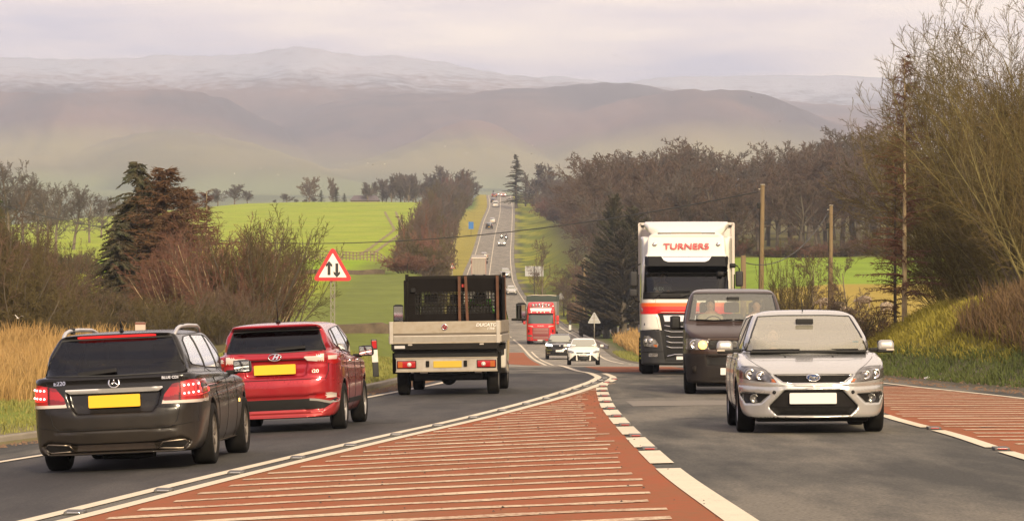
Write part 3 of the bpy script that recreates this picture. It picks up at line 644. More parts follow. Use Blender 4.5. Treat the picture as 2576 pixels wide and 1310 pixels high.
for px, yt, w in ((1120, 412, .8), (1160, 422, 1.), (1098, 432, .9), (1185, 440, .9)):
    T('bare_tree', 'far0', px, 1040 + rnd.uniform(-20, 20), yt, 'pale bare tree rising above the left roadside hedge near the crest', 'pale trees above the left hedge', w)
# --- copse, poplars, farm trees along the skyline of the left field
for px, yt, d in ((935, 455, 940), (962, 452, 950), (985, 440, 945), (1008, 431, 960), (1028, 433, 950), (1046, 440, 955), (1064, 452, 950), (972, 446, 975), (1018, 436, 980), (1040, 438, 985)):
    T('bare_tree', ('far0', 'far1')[int(px) % 2], px, d, yt, 'slender bare tree in the copse on the skyline of the green field', 'copse on the skyline', .85)
T('bare_tree', 'far0', 925, 930, 456, 'small bare tree at the left end of the skyline copse', wide=.9)
T('fir_tree', 'fir', 1088, 960, 452, 'dark fir at the right end of the skyline copse', wide=1.)
variant('far0', 'pale_far', BARK, mat('pale_twigs', (.17, .125, .085), .95, var=.5, scale=.4)); NH['pale_far'] = NH['far0']; NR['pale_far'] = NR['far0']
TR('poplar_tree', 'pale_far', 778, 960, 441, 3.1, 'large fan shaped pale poplar on the skyline')
TR('poplar_tree', 'pale_far', 838, 980, 443, 1.6, 'narrow pale poplar behind the dark firs on the skyline')
for px, yt, lb in ((845, 472, 'tallest dark fir on the skyline below the narrow poplar'), (866, 486, 'short dark fir at the right of the skyline firs'), (808, 478, 'dark fir just right of the large poplar')):
    T('fir_tree', 'fir', px, 940, yt, lb, wide=2.0)
for j, (px, yt) in enumerate(((690, 502), (722, 486), (745, 500), (768, 500), (790, 495))):
    T('field_bush', ('far0', 'far1')[j % 2], px, 935, yt, 'rounded bare bush in the row on the field skyline', 'bushes on the field skyline', 1.5, 'bush')
for px, yt in ((590, 461), (548, 472), (622, 478), (520, 482), (492, 486)):
    T('bare_tree', 'far%d' % (px % 2), px, 900, yt, 'hazy round bare tree behind the spruces on the field edge', 'hazy trees behind the spruces', 1.2)
for px, yt, d in ((20, 396, 430), (-40, 400, 430), (60, 430, 450), (95, 448, 440), (140, 452, 460), (185, 462, 470), (225, 485, 520), (255, 492, 560), (120, 470, 420), (300, 498, 620), (345, 500, 650)):
    T('bare_tree', 'pale_broad%s' % ('2' if px % 2 else ''), px, d, yt, 'large bare spreading tree beyond the left-hand bushes', 'big bare trees at the far left', 1.0)
for j in range(9):
    T('field_bush', 'olive_hedge', 20 + 22*j, 300 + rnd.uniform(-10, 10), 600 + rnd.uniform(-20, 20) + 4*j, 'bare bush along the left field boundary', 'bushes along the left field boundary', 1.0, 'bush')
# --- spruces, larch and birches behind the estate car
T('spruce_tree', 'spruce', 345, 142, 406, 'tall spire topped spruce with dark drooping boughs', wide=1.15, rz=1.0)
T('spruce_tree', 'spruce', 300, 137, 560, 'smaller dark spruce low at the left of the tall spruce', wide=1.5, rz=2.2)
T('spruce_tree', 'spruce', 330, 146, 500, 'mid height spruce filling the left side of the clump', wide=1.4, rz=4.2)
T('larch_tree', 'larch', 415, 140, 416, 'rusty brown larch right of the tall spruce', wide=1.75)
T('larch_tree', 'larch', 462, 146, 470, 'shorter rusty larch at the right shoulder of the clump', wide=1.8)
T('larch_tree', 'larch', 385, 148, 450, 'rusty larch squeezed between spruce and larch tops', wide=1.6)
T('larch_tree', 'larch', 432, 134, 530, 'low broad larch in front of the clump', wide=2.0)
T('spruce_tree', 'thin', 520, 150, 474, 'thin ragged conifer with an open top beside the larches', wide=1.7)
variant('thin', 'ragged', BARKD, NEED_R); NH['ragged'] = NH['thin']; NR['ragged'] = NR['thin']
for px, yt, ky, lb in ((470, 560, 'russet_birch', 'reddish birch thicket below the larches'), (540, 515, 'bush0', 'russet bush behind the birch stems'), (585, 530, 'russet_birch', 'pale stemmed birch clump right of the spruces'), (640, 505, 'olive_bush', 'fanning olive shrub with rising shoots'),
                       (690, 535, 'olive_bush', 'right-hand fanning shrub leaning over the pasture'), (610, 540, 'bush2', 'dense brown bush at the middle of the birch clump'), (560, 590, 'bush0', 'low russet bush in front of the birches'), (660, 575, 'russet_birch', 'birch with reddish twigs at the clump edge')):
    T('birch_shrub' if 'birch' in lb else 'bare_shrub', ky, px, 118 + rnd.uniform(-8, 8), yt, lb, None, rnd.uniform(.95, 1.15) if px < 640 else .85, 'shrub')
for j in range(11):
    px = 235 + 40*j + rnd.uniform(-10, 10); TR('bare_shrub', ('thorn0', 'thorn1', 'olive_bush')[j % 3], px, 104 + rnd.uniform(-5, 5), 725 + rnd.uniform(-20, 30), 1.5, 'low olive scrub below the spruces and birches', 'low scrub below the spruces', 'shrub')
# --- hawthorn bank at the far left
for j, (px, yt, ky, w) in enumerate(((-70, 455, 'thorn1', 2.2), (0, 490, 'thorn0', 1.8), (50, 535, 'thorn1', 1.7), (95, 560, 'thorn1', 1.5), (140, 630, 'thorn0', 1.4), (25, 590, 'thorn0', 1.6), (80, 630, 'thorn1', 1.5), (172, 690, 'thorn1', 1.2), (120, 700, 'thorn0', 1.4), (-20, 610, 'thorn1', 1.7), (60, 700, 'thorn0', 1.4), (205, 735, 'thorn0', 1.1))):
    TR('hawthorn_bush', ky, px, 84 + 2.2*(j % 5), yt, w, 'tangled olive brown hawthorn in the thicket at the left edge', 'hawthorn thicket at the left edge', 'bush')
T('conifer_tree', 'green_fir', -12, 105, 455, 'green conifer poking up behind the left-hand hawthorns', wide=.9)
for j, (px, yt) in enumerate(((15, 520), (70, 545), (110, 600), (150, 650), (190, 705), (40, 660))): TR('hawthorn_bush', 'dark_thorn', px, 94 + 2*(j % 3), yt, 1.7, 'dark olive hawthorn filling the thicket at the left edge', 'dark hawthorns at the left edge', 'bush')
# --- right of the junction
for px, d, yt, w, ky, lb in ((1545, 305, 484, .85, 'yew', 'tallest dark evergreen left of the white lorry'), (1592, 300, 516, 1.05, 'yew', 'dark evergreen shoulder directly beside the white lorry'), (1508, 318, 600, 1.3, 'yew', 'shadowy evergreen at the left of the tallest evergreen'),
                         (1625, 306, 545, 1.2, 'brown_yew', 'browning evergreen half hidden by the white lorry'), (1568, 290, 575, 1.5, 'brown_yew', 'browning evergreen low in front of the tallest one'), (1525, 296, 640, 1.6, 'brown_yew', 'low brown evergreen at the foot of the clump'), (1600, 292, 620, 1.6, 'brown_yew', 'low browning evergreen beside the lorry door')): T('yew_tree', ky, px, d, yt, lb, wide=w)
T('bare_tree', 'russet_fine', 1640, 320, 560, 'russet bare tree mostly hidden behind the white lorry', wide=1.1)
TR('bare_tree', 'fine0', 1368, 360, 590, 1.7, 'small bare tree on the verge above the red lorry')
for j, (px, d, yt, w) in enumerate(((1448, 420, 612, 3.0), (1490, 380, 585, 3.2), (1466, 400, 655, 2.6), (1505, 372, 640, 3.0), (1430, 430, 668, 2.2), (1418, 440, 700, 2.0), (1520, 345, 660, 3.0), (1440, 400, 712, 2.4))):
    TR('bare_shrub', ('fine1', 'fine0', 'russet_fine')[j % 3], px, d, yt, w, 'scrubby bare tree between the red lorry and the dark evergreen', 'scrub between red lorry and evergreen', 'shrub')
for px, d, yt, ky, lb, w in ((2040, 118, 612, 'fine0', 'small dark bushy tree left of the right-hand pole', .8), (2135, 124, 618, 'fine1', 'small dark tree with a clear trunk right of the pole', .85), (1990, 116, 590, 'bush1', 'thin upright sapling in front of the green field', .4),
                        (1975, 110, 712, 'olive_bush', 'olive bramble behind the brown van roof', 1.2), (2025, 108, 720, 'bush2', 'brown bramble below the small dark trees', 1.3), (2085, 108, 735, 'olive_bush', 'olive bramble at the foot of the right-hand pole', 1.3), (2150, 112, 745, 'bush0', 'russet bramble beside the mound end', 1.3), (2205, 112, 752, 'bush2', 'brown bramble at the mound end under the larch', 1.0)):
    T('small_tree' if 'tree' in lb else 'bramble_bush', ky, px, d, yt, lb, None, w, 'tree' if 'tree' in lb else 'bush')
T('larch_tree', 'thin', 2276, 88, 128, 'tall thin larch with a sunlit golden trunk', wide=.95)
T('larch_tree', 'ragged', 2252, 92, 330, 'dark trunked thin conifer just left of the golden larch', wide=.8)
grow('thicket0', 71, 8, trunk_len=.92, rad=.06, levels=3, trunk_lev=1, kids=[13, 7, 5], start=[.16, .14, .1], ratio=[.42, .46, .5], taper=[.35, .3, .3], angle=[32, 34, 36], up=[.01, .02, .02, .02], wander=[.05, .09, .13, .16],
     step=[.6, .45, .35, .3], rratio=[.42, .5, .6], minr=.0065, tip=.25, lean=(-.07, 0, 0), stems=[(p_, (d_[0] - .22, d_[1], 1), l_, r_) for p_, d_, l_, r_ in fan(13, 71, .40, 1.1)])
grow('thicket1', 72, 8, trunk_len=.92, rad=.055, levels=3, trunk_lev=1, kids=[12, 7, 5], start=[.16, .14, .1], ratio=[.4, .46, .5], taper=[.35, .3, .3], angle=[30, 34, 36], up=[.01, .02, .02, .02], wander=[.05, .09, .13, .16],
     step=[.6, .45, .35, .3], rratio=[.42, .5, .6], minr=.0065, tip=.25, lean=(-.09, 0, 0), stems=[(p_, (d_[0] - .30, d_[1], 1), l_, r_) for p_, d_, l_, r_ in fan(12, 72, .5, 1.1)])
OLB = mat('mossy_bark', (.20, .165, .06), .95, var=.7, scale=3, dark=(.09, .075, .03), stretch=(1, 1, .3)); TW_YO = mat('yellow_olive_twigs', (.108, .080, .022), .95, var=.7, scale=.6, dark=(.10, .065, .028))
setm('thicket0', OLB, TW_YO); setm('thicket1', OLB, TW_OL)
for k in ('thicket0', 'thicket1'): NH[k] = max(v.co.z for me in PROTO[k] if me for v in me.vertices)
variant('thicket0', 'thicket2', BARK, TW_OL); NH['thicket2'] = NH['thicket0']
for j, (px, d, yt, w, rz) in enumerate(((2490, 96, 150, .85, .0), (2520, 92, 90, .85, .1), (2570, 88, 20, .85, -.1), (2620, 86, -30, .85, .2), (2680, 84, -60, .9, .1), (2580, 98, 60, .9, -.2), (2535, 104, 190, .9, .15), (2500, 108, 290, .9, .0), (2660, 94, 30, .9, -.15), (2740, 86, -40, 1., .1),
                                        (2555, 84, 330, .9, .2), (2610, 80, 280, 1., -.1), (2650, 78, 120, .9, .0))):
    T('thicket_tree', 'thicket%d' % (j % 3), px, d, yt, 'tall many stemmed bare tree in the olive thicket on the right-hand bank', 'bare thicket on the right-hand bank', w, 'tree', rz)
# ------------------------------------------------------------------ grasses and dead stalks
def blades(name, n, region, hmin, hmax, w, material, lean=.25, seed=5):
    r = np.random.default_rng(seed); x, y = region(r, n); z = Zg(x, y); h = r.uniform(hmin, hmax, len(x)); a = r.uniform(0, 6.283, len(x)); ww = w*r.uniform(.6, 1.4, len(x))
    h = h*(.55 + .45*np.clip(.5 + .5*np.sin(x*1.9 + 1.3*np.sin(y*.8)) + .4*np.sin(x*4.3 - y*1.7), 0, 1.3)); ux, uy = np.cos(a)*ww, np.sin(a)*ww; lx, ly = r.normal(0, lean, len(x))*h, r.normal(0, lean, len(x))*h
    p = [np.stack([x - ux, y - uy, z - .03], 1), np.stack([x + ux, y + uy, z - .03], 1), np.stack([x + ux*.8 + lx*.35, y + uy*.8 + ly*.35, z + h*.6], 1), np.stack([x - ux*.8 + lx*.35, y - uy*.8 + ly*.35, z + h*.6], 1),
         np.stack([x + ux*.25 + lx, y + uy*.25 + ly, z + h], 1), np.stack([x - ux*.25 + lx, y - uy*.25 + ly, z + h], 1)]
    V = np.stack(p, 1).reshape(-1, 3); b = np.arange(len(x))[:, None]*6
    F = np.concatenate([b + np.array([[0, 1, 2, 3]]), b + np.array([[3, 2, 4, 5]])], 0)
    return tag(mesh_obj(name, V, F, material), kind='stuff')
G_DRY = mat('dry_grass', (.37, .245, .092), .9, var=.9, scale=.55, dark=(.30, .165, .05), scale2=7)
G_GRN = mat('verge_grass', (.155, .185, .028), .9, var=.8, scale=.7, dark=(.25, .20, .065), scale2=11)
G_DK = mat('dark_verge_grass', (.060, .085, .016), .9, var=.6, scale=1.5, dark=(.10, .10, .025))
G_BR = mat('dead_bracken', (.135, .078, .032), .9, var=.85, scale=.9, dark=(.065, .042, .018), scale2=8)
G_BK = mat('bank_grass', (.29, .25, .026), .9, var=.85, scale=.8, dark=(.16, .125, .025), scale2=7)
def band(y0, y1, f0, f1):
    def g(r, n):
        y = np.sqrt(r.uniform(y0*y0, y1*y1, n)) if y0 > 0 else r.uniform(y0, y1, n); t = r.uniform(0, 1, n); return f0(y)*(1 - t) + f1(y)*t, y
    return g
blades('verge_grass', 60000, band(28, 92, lambda y: XK(y) - .25, lambda y: XK(y) - 6), .04, .13, .010, G_GRN, .4, 1)
blades('dry_grass', 46000, band(46, 79, lambda y: np.minimum(XK(y) - 4.0, -8.3 - .03*(y - 46)), lambda y: XK(y) - 10.5), .28, .92, .009, G_DRY, .22, 2)
blades('dry_grass', 15000, band(196, 272, lambda y: XE(y) + 1.6, lambda y: XE(y) + 7), .4, 1.25, .03, G_DRY, .22, 3)
blades('verge_grass', 22000, band(36, 106, lambda y: XE(y) + .05, lambda y: XE(y) + 1.15), .06, .22, .011, G_DK, .4, 4)
blades('verge_grass', 12000, band(106, 230, lambda y: XE(y) + .3, lambda y: XE(y) + 3), .08, .26, .018, G_GRN, .4, 14)
blades('bank_grass', 60000, band(66, 108, lambda y: XE(y) + .9, lambda y: XE(y) + 5.5), .05, .22, .011, G_BK, .5, 6)
blades('dead_bracken', 26000, band(44, 75, lambda y: XE(y) + 1.0 + .5*ss((y - 60)/15), lambda y: XE(y) + 6), .2, .7, .010, G_BR, .35, 7)

def scatter(name, n, region, smin, smax, material, seed, lift=.012, road=True):
    """Grit, leaves and crumbs lying on the surface: small irregular flat-bottomed chips."""
    r = np.random.default_rng(seed); x, y = region(r, n); z = Zroad(x, y) if road else Zg(x, y); z = np.where((x < XK(y)) | (x > XE(y)), Zg(x, y), z) + lift; s = r.uniform(smin, smax, len(x))*r.uniform(.5, 1, len(x)); a = r.uniform(0, 6.283, len(x)); p = []
    for k in range(4): b = a + k*1.571 + r.normal(0, .3, len(x)); q = s*r.uniform(.6, 1.2, len(x)); p.append(np.stack([x + np.cos(b)*q, y + np.sin(b)*q, z], 1))
    p.append(np.stack([x, y, z + s*.7], 1)); V = np.stack(p, 1).reshape(-1, 3); b = np.arange(len(x))[:, None]*5; F = np.concatenate([b + np.array([[k, (k + 1) % 4, 4]]) for k in range(4)]); return tag(mesh_obj(name, V, F, material), kind='stuff')
scatter('grit', 420, band(19, 60, lambda y: XO(y) + .5, lambda y: XD(y)), .006, .020, mat('dark_grit', (.06, .045, .035), .95), 31)
scatter('fallen_leaves', 2600, band(28, 80, lambda y: XK(y) + .02, lambda y: XK(y) + .55), .015, .05, mat('brown_leaves', (.22, .13, .07), .95, var=.8, scale=9, dark=(.09, .055, .035)), 32)
scatter('fallen_leaves', 2200, band(40, 110, lambda y: XE(y) - .7, lambda y: XE(y) + .5), .015, .06, mat('brown_leaves'), 33)
# ------------------------------------------------------------------ solid modelling kit for the vehicles
def cr(pts, n=5, closed=False):
    """Catmull-Rom through the points; a repeated point makes a corner."""
    p = [np.array(q, float) for q in pts]
    if closed: p = [p[-1]] + p + [p[0], p[1]]
    else: p = [p[0]] + p + [p[-1]]
    out = []
    for i in range(1, len(p) - 2):
        a, b, c, d = p[i-1], p[i], p[i+1], p[i+2]
        if np.allclose(b, c): continue
        if np.allclose(a, b): a = b - (c - b)
        if np.allclose(c, d): d = c + (c - b)
        for j in range(n):
            t = j/n; out.append(.5*((2*b) + (-a + c)*t + (2*a - 5*b + 4*c - d)*t*t + (-a + 3*b - 3*c + d)*t**3))
    if not closed: out.append(p[-2])
    return np.array(out)
def pip(poly, x, y):
    ins = np.zeros(x.shape, bool); n = len(poly)
    for i in range(n):
        x0, y0 = poly[i]; x1, y1 = poly[(i + 1) % n]
        c = (y0 > y) != (y1 > y)
        if y1 != y0: ins ^= c & (x < (x1 - x0)*(y - y0)/(y1 - y0) + x0)
    return ins
def sdp(poly, a, b):
    """Signed distance to a closed polygon on the grid a x b (negative inside)."""
    A, B = np.meshgrid(a, b, indexing='ij'); d = np.full(A.shape, 1e9); n = len(poly)
    for i in range(n):
        p = poly[i]; q = poly[(i + 1) % n]; e = q - p; ee = e @ e
        if ee < 1e-12: continue
        t = np.clip(((A - p[0])*e[0] + (B - p[1])*e[1])/ee, 0, 1)
        d = np.minimum(d, (A - p[0] - t*e[0])**2 + (B - p[1] - t*e[1])**2)
    d = np.sqrt(d); return np.where(pip(poly, A, B), -d, d)
def smx(a, b, k): h = np.maximum(k - np.abs(a - b), 0)/k; return np.maximum(a, b) + h*h*k*.25
def smn(a, b, k): h = np.maximum(k - np.abs(a - b), 0)/k; return np.minimum(a, b) - h*h*k*.25
def mir(half): h = np.array(half, float); return np.concatenate([h, (h*[-1, 1])[::-1]])
def nets(f, xs, ys, zs):
    """Surface nets: smooth quad mesh of the zero level of f."""
    s = f < 0; nx, ny, nz = f.shape
    c = s[:-1, :-1, :-1].astype(np.int8)
    for dx, dy, dz in ((1, 0, 0), (0, 1, 0), (0, 0, 1), (1, 1, 0), (1, 0, 1), (0, 1, 1), (1, 1, 1)): c = c + s[dx:nx-1+dx, dy:ny-1+dy, dz:nz-1+dz]
    act = (c > 0) & (c < 8); I = np.argwhere(act); idx = np.full(act.shape, -1, np.int32); idx[act] = np.arange(len(I))
    cor = {}
    for k in range(8): o = (k & 1, k >> 1 & 1, k >> 2 & 1); cor[o] = f[I[:, 0] + o[0], I[:, 1] + o[1], I[:, 2] + o[2]]
    acc = np.zeros((len(I), 3)); cnt = np.zeros(len(I))
    for o in cor:
        for ax in range(3):
            if o[ax]: continue
            q = list(o); q[ax] = 1; q = tuple(q); a, b = cor[o], cor[q]; m = (a < 0) != (b < 0)
            t = np.where(m, a/np.where(m, a - b, 1), 0); p = np.zeros((len(I), 3)); p[:] = o; p[:, ax] += t; acc[m] += p[m]; cnt += m
    h = np.array([xs[1] - xs[0], ys[1] - ys[0], zs[1] - zs[0]]); V = (I + acc/cnt[:, None])*h + [xs[0], ys[0], zs[0]]
    Q = []
    for ax in range(3):
        sl0 = [slice(None)]*3; sl1 = [slice(None)]*3; sl0[ax] = slice(0, -1); sl1[ax] = slice(1, None)
        a, b = s[tuple(sl0)], s[tuple(sl1)]; E = np.argwhere(a != b); u, v = (ax + 1) % 3, (ax + 2) % 3
        E = E[(E[:, u] > 0) & (E[:, v] > 0) & (E[:, u] < f.shape[u] - 1) & (E[:, v] < f.shape[v] - 1)]
        ins = a[E[:, 0], E[:, 1], E[:, 2]]; g = []
        for du, dv in ((1, 1), (0, 1), (0, 0), (1, 0)): e = E.copy(); e[:, u] -= du; e[:, v] -= dv; g.append(idx[e[:, 0], e[:, 1], e[:, 2]])
        g = np.stack(g, 1); g[~ins] = g[~ins][:, ::-1]; Q.append(g)
    return V, np.concatenate(Q)
VIEW = {'rear': (0, 2, 1, 1), 'front': (0, 2, 1, -1), 'right': (1, 2, 0, -1), 'left': (1, 2, 0, 1), 'top': (0, 1, 2, -1)}   # (axis a, axis b, ray axis, ray sign)
def rball(p, o, r): return np.sqrt((p[0] - o[0])**2 + (p[1] - o[1])**2 + (p[2] - o[2])**2) - r
class Car:
    def __init__(s, root, vox=.02):
        s.root = root; s.vox = vox
    def solid(s, bodies, L, W, H, ku=.05, extra=None, arches=(), arch_in=.5, zmin=.0):
        v = s.vox; x = np.arange(0, W/2 + .07, v); y = np.arange(-L/2 - .08, L/2 + .08, v); z = np.arange(zmin - .04, H + .08, v); f = None
        for b in bodies:
            S = sdp(b['side'], y, z); F = sdp(mir(b['front']), x, z); Pn = sdp(mir(b['plan']), x, y); k = b.get('k', .06)
            g = smx(smx(S[None], F[:, None, :], k), Pn[:, :, None], b.get('kp', k)); f = g if f is None else smn(f, g, ku)
        X, Y, Z = x[:, None, None], y[None, :, None], z[None, None, :]
        if extra: f = extra(f, X, Y, Z)
        s.arch = []
        for ya, zr, ra in arches:
            c = np.sqrt((Y - ya)**2 + (Z - zr)**2) - ra; a = np.maximum(c, arch_in - X); f = smx(f, -a, .02); s.arch.append((ya, zr, ra))
        f = np.concatenate([f[:0:-1], f], 0).astype(np.float32); x = np.concatenate([-x[:0:-1], x])
        V, Q = nets(f, x, y, z); s.V, s.Q = V, Q; s.bvh = BVHTree.FromPolygons(V.tolist(), Q.tolist()); s.arch_in = arch_in
        s.L, s.W, s.H = L, W, H; s.keep = np.ones(len(Q), bool); return s
    def inside(s, poly, view, depth=None):
        a, b, r, sg = VIEW[view]; C = s.V[s.Q].mean(1); n = np.cross(s.V[s.Q[:, 1]] - s.V[s.Q[:, 0]], s.V[s.Q[:, 2]] - s.V[s.Q[:, 0]])
        m = pip(np.array(poly, float), C[:, a], C[:, b]) & (n[:, r]*sg < 0)
        if depth is not None: m &= (C[:, r]*sg < depth)
        return m
    def cut(s, poly, view, depth=None): s.keep &= ~s.inside(poly, view, depth)
    def body(s, paint, black, name='body', regions=(), under=.22, zones=()):
        C = s.V[s.Q].mean(1); n = np.cross(s.V[s.Q[:, 1]] - s.V[s.Q[:, 0]], s.V[s.Q[:, 2]] - s.V[s.Q[:, 0]]); n /= np.maximum(np.linalg.norm(n, axis=1, keepdims=True), 1e-12)
        mi = np.zeros(len(s.Q), int)
        for ya, zr, ra in s.arch:
            d = np.sqrt((C[:, 1] - ya)**2 + (C[:, 2] - zr)**2); mi[(d < ra + .015) & (np.abs(C[:, 0]) > s.arch_in - .03) & ((d < ra - .004) | (np.abs(n[:, 0]) < .55))] = 1
        mi[(n[:, 2] < -.6) & (C[:, 2] < under + .12)] = 1
        ms = [paint, black]
        for poly, view, m in regions: ms.append(m); mi[s.inside(poly, view)] = len(ms) - 1
        for fn, m in zones: ms.append(m); mi[fn(C, n)] = len(ms) - 1
        k = s.keep; used = np.unique(s.Q[k]); re = np.full(len(s.V), -1); re[used] = np.arange(len(used))
        return mesh_obj(name, s.V[used], re[s.Q[k]], None, s.root, True, mats=ms, midx=mi[k])
    def hit(s, a, b, view, off=.004):
        ia, ib, r, sg = VIEW[view]; o = [0, 0, 0]; o[ia] = a; o[ib] = b; o[r] = -sg*20.; d = [0, 0, 0]; d[r] = sg
        h = s.bvh.ray_cast(Vector(o), Vector(d))
        if h[0] is None:
            o[r] = s.last; h = s.bvh.find_nearest(Vector(o)); p, nn = h[0], h[1]
        else: p, nn = h[0], h[1]; s.last = p[r]
        dv = Vector(d)
        if nn.dot(dv) > 0: nn = -nn
        return p + (nn*.6 - dv*.6)*off, dv
    last = 0.0
    def patch(s, name, poly, view, material, off=.004, res=.04, thick=.012, parent=None, smooth=True, mats=None, pick=None, flat=None, dens=3):
        """A panel with the given outline in that view, laid over the body and let into it by its rim."""
        pl = []; n = len(poly)
        for i in range(n):
            p, q = np.array(poly[i], float), np.array(poly[(i + 1) % n], float); k = max(1, int(np.linalg.norm(q - p)/res))
            for j in range(k): pl.append(p + (q - p)*j/k)
        pl = np.array(pl); lo, hi = pl.min(0), pl.max(0)
        ga, gb = np.meshgrid(np.arange(lo[0] + res*.6, hi[0], res), np.arange(lo[1] + res*.6, hi[1], res)); ga, gb = ga.ravel(), gb.ravel()
        m = pip(pl, ga, gb)
        if m.any():
            d = np.min((ga[:, None] - pl[None, :, 0])**2 + (gb[:, None] - pl[None, :, 1])**2, 1); m &= d > (res*.45)**2
        pts = [Vector(p) for p in pl] + [Vector((a, b)) for a, b in zip(ga[m], gb[m])]; nb = len(pl)
        vv, ee, ff = delaunay_2d_cdt(pts, [(i, (i + 1) % nb) for i in range(nb)], [], 1, 1e-5)[:3]
        V = []; dv = None
        for p in vv:
            q, dv = s.hit(p[0], p[1], view, off)
            if flat is not None: q[VIEW[view][2]] = flat
            V.append(q)
        F = []
        a, b, r, sg = VIEW[view]
        for f in ff:
            f = list(f); nn = (V[f[1]] - V[f[0]]).cross(V[f[2]] - V[f[0]])
            if nn.dot(dv) > 0: f.reverse()
            F.append(f)
        ec = {}
        for f in F:
            for i in range(3): ec[(f[i], f[(i + 1) % 3])] = 1
        n0 = len(V); new = {}
        for (i, j) in list(ec):
            if (j, i) in ec: continue
            for q in (i, j):
                for lv in (0, 1):
                    if (q, lv) not in new: new[(q, lv)] = len(V); V.append(V[q] + dv*(thick*lv))
            F.append([new[(i, 0)], new[(i, 1)], new[(j, 1)], new[(j, 0)]])
        midx = None
        if pick: midx = [pick(sum(V[i][a] for i in f)/len(f), sum(V[i][b] for i in f)/len(f)) for f in F]
        return mesh_obj(name, V, F, material, parent or s.root, smooth, mats=mats, midx=midx)
    def seam(s, name, pts, view, material, r=.004, closed=False, parent=None, res=.05, off=.0005, both=False):
        for v in ((view,) if not both else ('right', 'left')):
            q = [np.array(p, float) for p in pts] + ([np.array(pts[0], float)] if closed else []); P3 = []; sg = []
            for p0, p1 in zip(q[:-1], q[1:]):
                k = max(1, int(np.linalg.norm(p1 - p0)/res))
                for j in range(k): t = p0 + (p1 - p0)*j/k; P3.append(s.hit(t[0], t[1], v, off)[0])
            P3.append(s.hit(q[-1][0], q[-1][1], v, off)[0])
            keep = [P3[0]]
            for w in P3[1:]:
                if (w - keep[-1]).length < .6: keep.append(w)
            if len(keep) > 1: o = tube(name, keep, r, material, parent or s.root, 5)
        return None
def sym(poly): return [(-a, b) for a, b in poly][::-1]
def rbox(size, bevel=.02, seg=2):
    bm = bmesh.new(); bmesh.ops.create_cube(bm, size=1)
    bmesh.ops.scale(bm, vec=size, verts=bm.verts)
    if bevel: bmesh.ops.bevel(bm, geom=list(bm.edges), offset=min(bevel, min(size)*.49), segments=seg, profile=.6, affect='EDGES')
    return bm
def box(name, size, loc, material, parent=None, bevel=.01, rot=(0, 0, 0), seg=2, taper=None):
    bm = rbox(size, bevel, seg)
    if taper:      # scale the top in x and y
        for v in bm.verts:
            t = v.co.z/size[2] + .5; v.co.x *= 1 + (taper[0] - 1)*t; v.co.y *= 1 + (taper[1] - 1)*t
    me = bpy.data.meshes.new(name); bm.to_mesh(me); bm.free(); me.materials.append(material)
    for p in me.polygons: p.use_smooth = seg > 2
    o = bpy.data.objects.new(name, me); COL.objects.link(o); o.parent = parent; o.location = loc; o.rotation_euler = rot; return o
def boxes(name, lst, material, parent=None, bevel=.0):
    """Several boxes as one mesh: (size, centre[, rotation])."""
    bm = bmesh.new()
    for it in lst:
        b = rbox(it[0], bevel, 1); me = bpy.data.meshes.new('t'); M = Matrix.Translation(it[1])
        if len(it) > 2:
            from mathutils import Euler
            M = M @ Euler(it[2]).to_matrix().to_4x4()
        bmesh.ops.transform(b, matrix=M, verts=b.verts); b.to_mesh(me); b.free(); bm.from_mesh(me); bpy.data.meshes.remove(me)
    me = bpy.data.meshes.new(name); bm.to_mesh(me); bm.free(); me.materials.append(material)
    o = bpy.data.objects.new(name, me); COL.objects.link(o); o.parent = parent; return o
def tube(name, pts, r, material, parent=None, sides=8, closed=False):
    q = list(pts) + ([pts[0]] if closed else []); rr = r if hasattr(r, '__len__') else [r]*len(q)
    V, F = tubes([(*a, *b, r0, r1) for a, b, r0, r1 in zip(q[:-1], q[1:], rr[:-1], rr[1:])], sides)
    # weld consecutive rings so that the tube is one continuous skin
    n = len(q) - 1; ring = []; FF = []
    P_ = [V.reshape(n, 2, sides, 3)[i, 0] for i in range(n)] + [V.reshape(n, 2, sides, 3)[-1, 1]]
    for i in range(1, n): P_[i] = (V.reshape(n, 2, sides, 3)[i-1, 1] + V.reshape(n, 2, sides, 3)[i, 0])/2 if np.linalg.norm(V.reshape(n, 2, sides, 3)[i-1, 1] - V.reshape(n, 2, sides, 3)[i, 0]) < rr[i]*sides*.6 else V.reshape(n, 2, sides, 3)[i, 0]
    for i in range(n):
        for k in range(sides): FF.append((i*sides + k, i*sides + (k + 1) % sides, (i + 1)*sides + (k + 1) % sides, (i + 1)*sides + k))
    FF.append(tuple(range(sides))[::-1]); FF.append(tuple(n*sides + k for k in range(sides)))
    return mesh_obj(name, np.concatenate(P_), FF, material, parent, True)
def lathe(name, prof, material, parent=None, axis='x', seg=32, loc=(0, 0, 0), smooth=True):
    """prof: (radius, offset along the axis)."""
    a = np.arange(seg)*2*math.pi/seg; V = []
    for r, h in prof:
        c, q = r*np.cos(a), r*np.sin(a); hh = np.full(seg, h)
        V.append(np.stack({'x': (hh, c, q), 'y': (c, hh, q), 'z': (c, q, hh)}[axis], 1))
    F = []; n = len(prof)
    for i in range(n - 1):
        for k in range(seg): F.append((i*seg + k, i*seg + (k + 1) % seg, (i + 1)*seg + (k + 1) % seg, (i + 1)*seg + k))
    bm = bmesh.new(); me = bpy.data.meshes.new(name); me.from_pydata(np.concatenate(V).tolist(), [], F); bm.from_mesh(me); bmesh.ops.remove_doubles(bm, verts=bm.verts, dist=1e-5); bmesh.ops.recalc_face_normals(bm, faces=bm.faces); bm.to_mesh(me); bm.free()
    me.materials.append(material)
    if smooth:
        for p in me.polygons: p.use_smooth = len(p.vertices) < 5
    o = bpy.data.objects.new(name, me); COL.objects.link(o); o.parent = parent; o.location = loc; return o
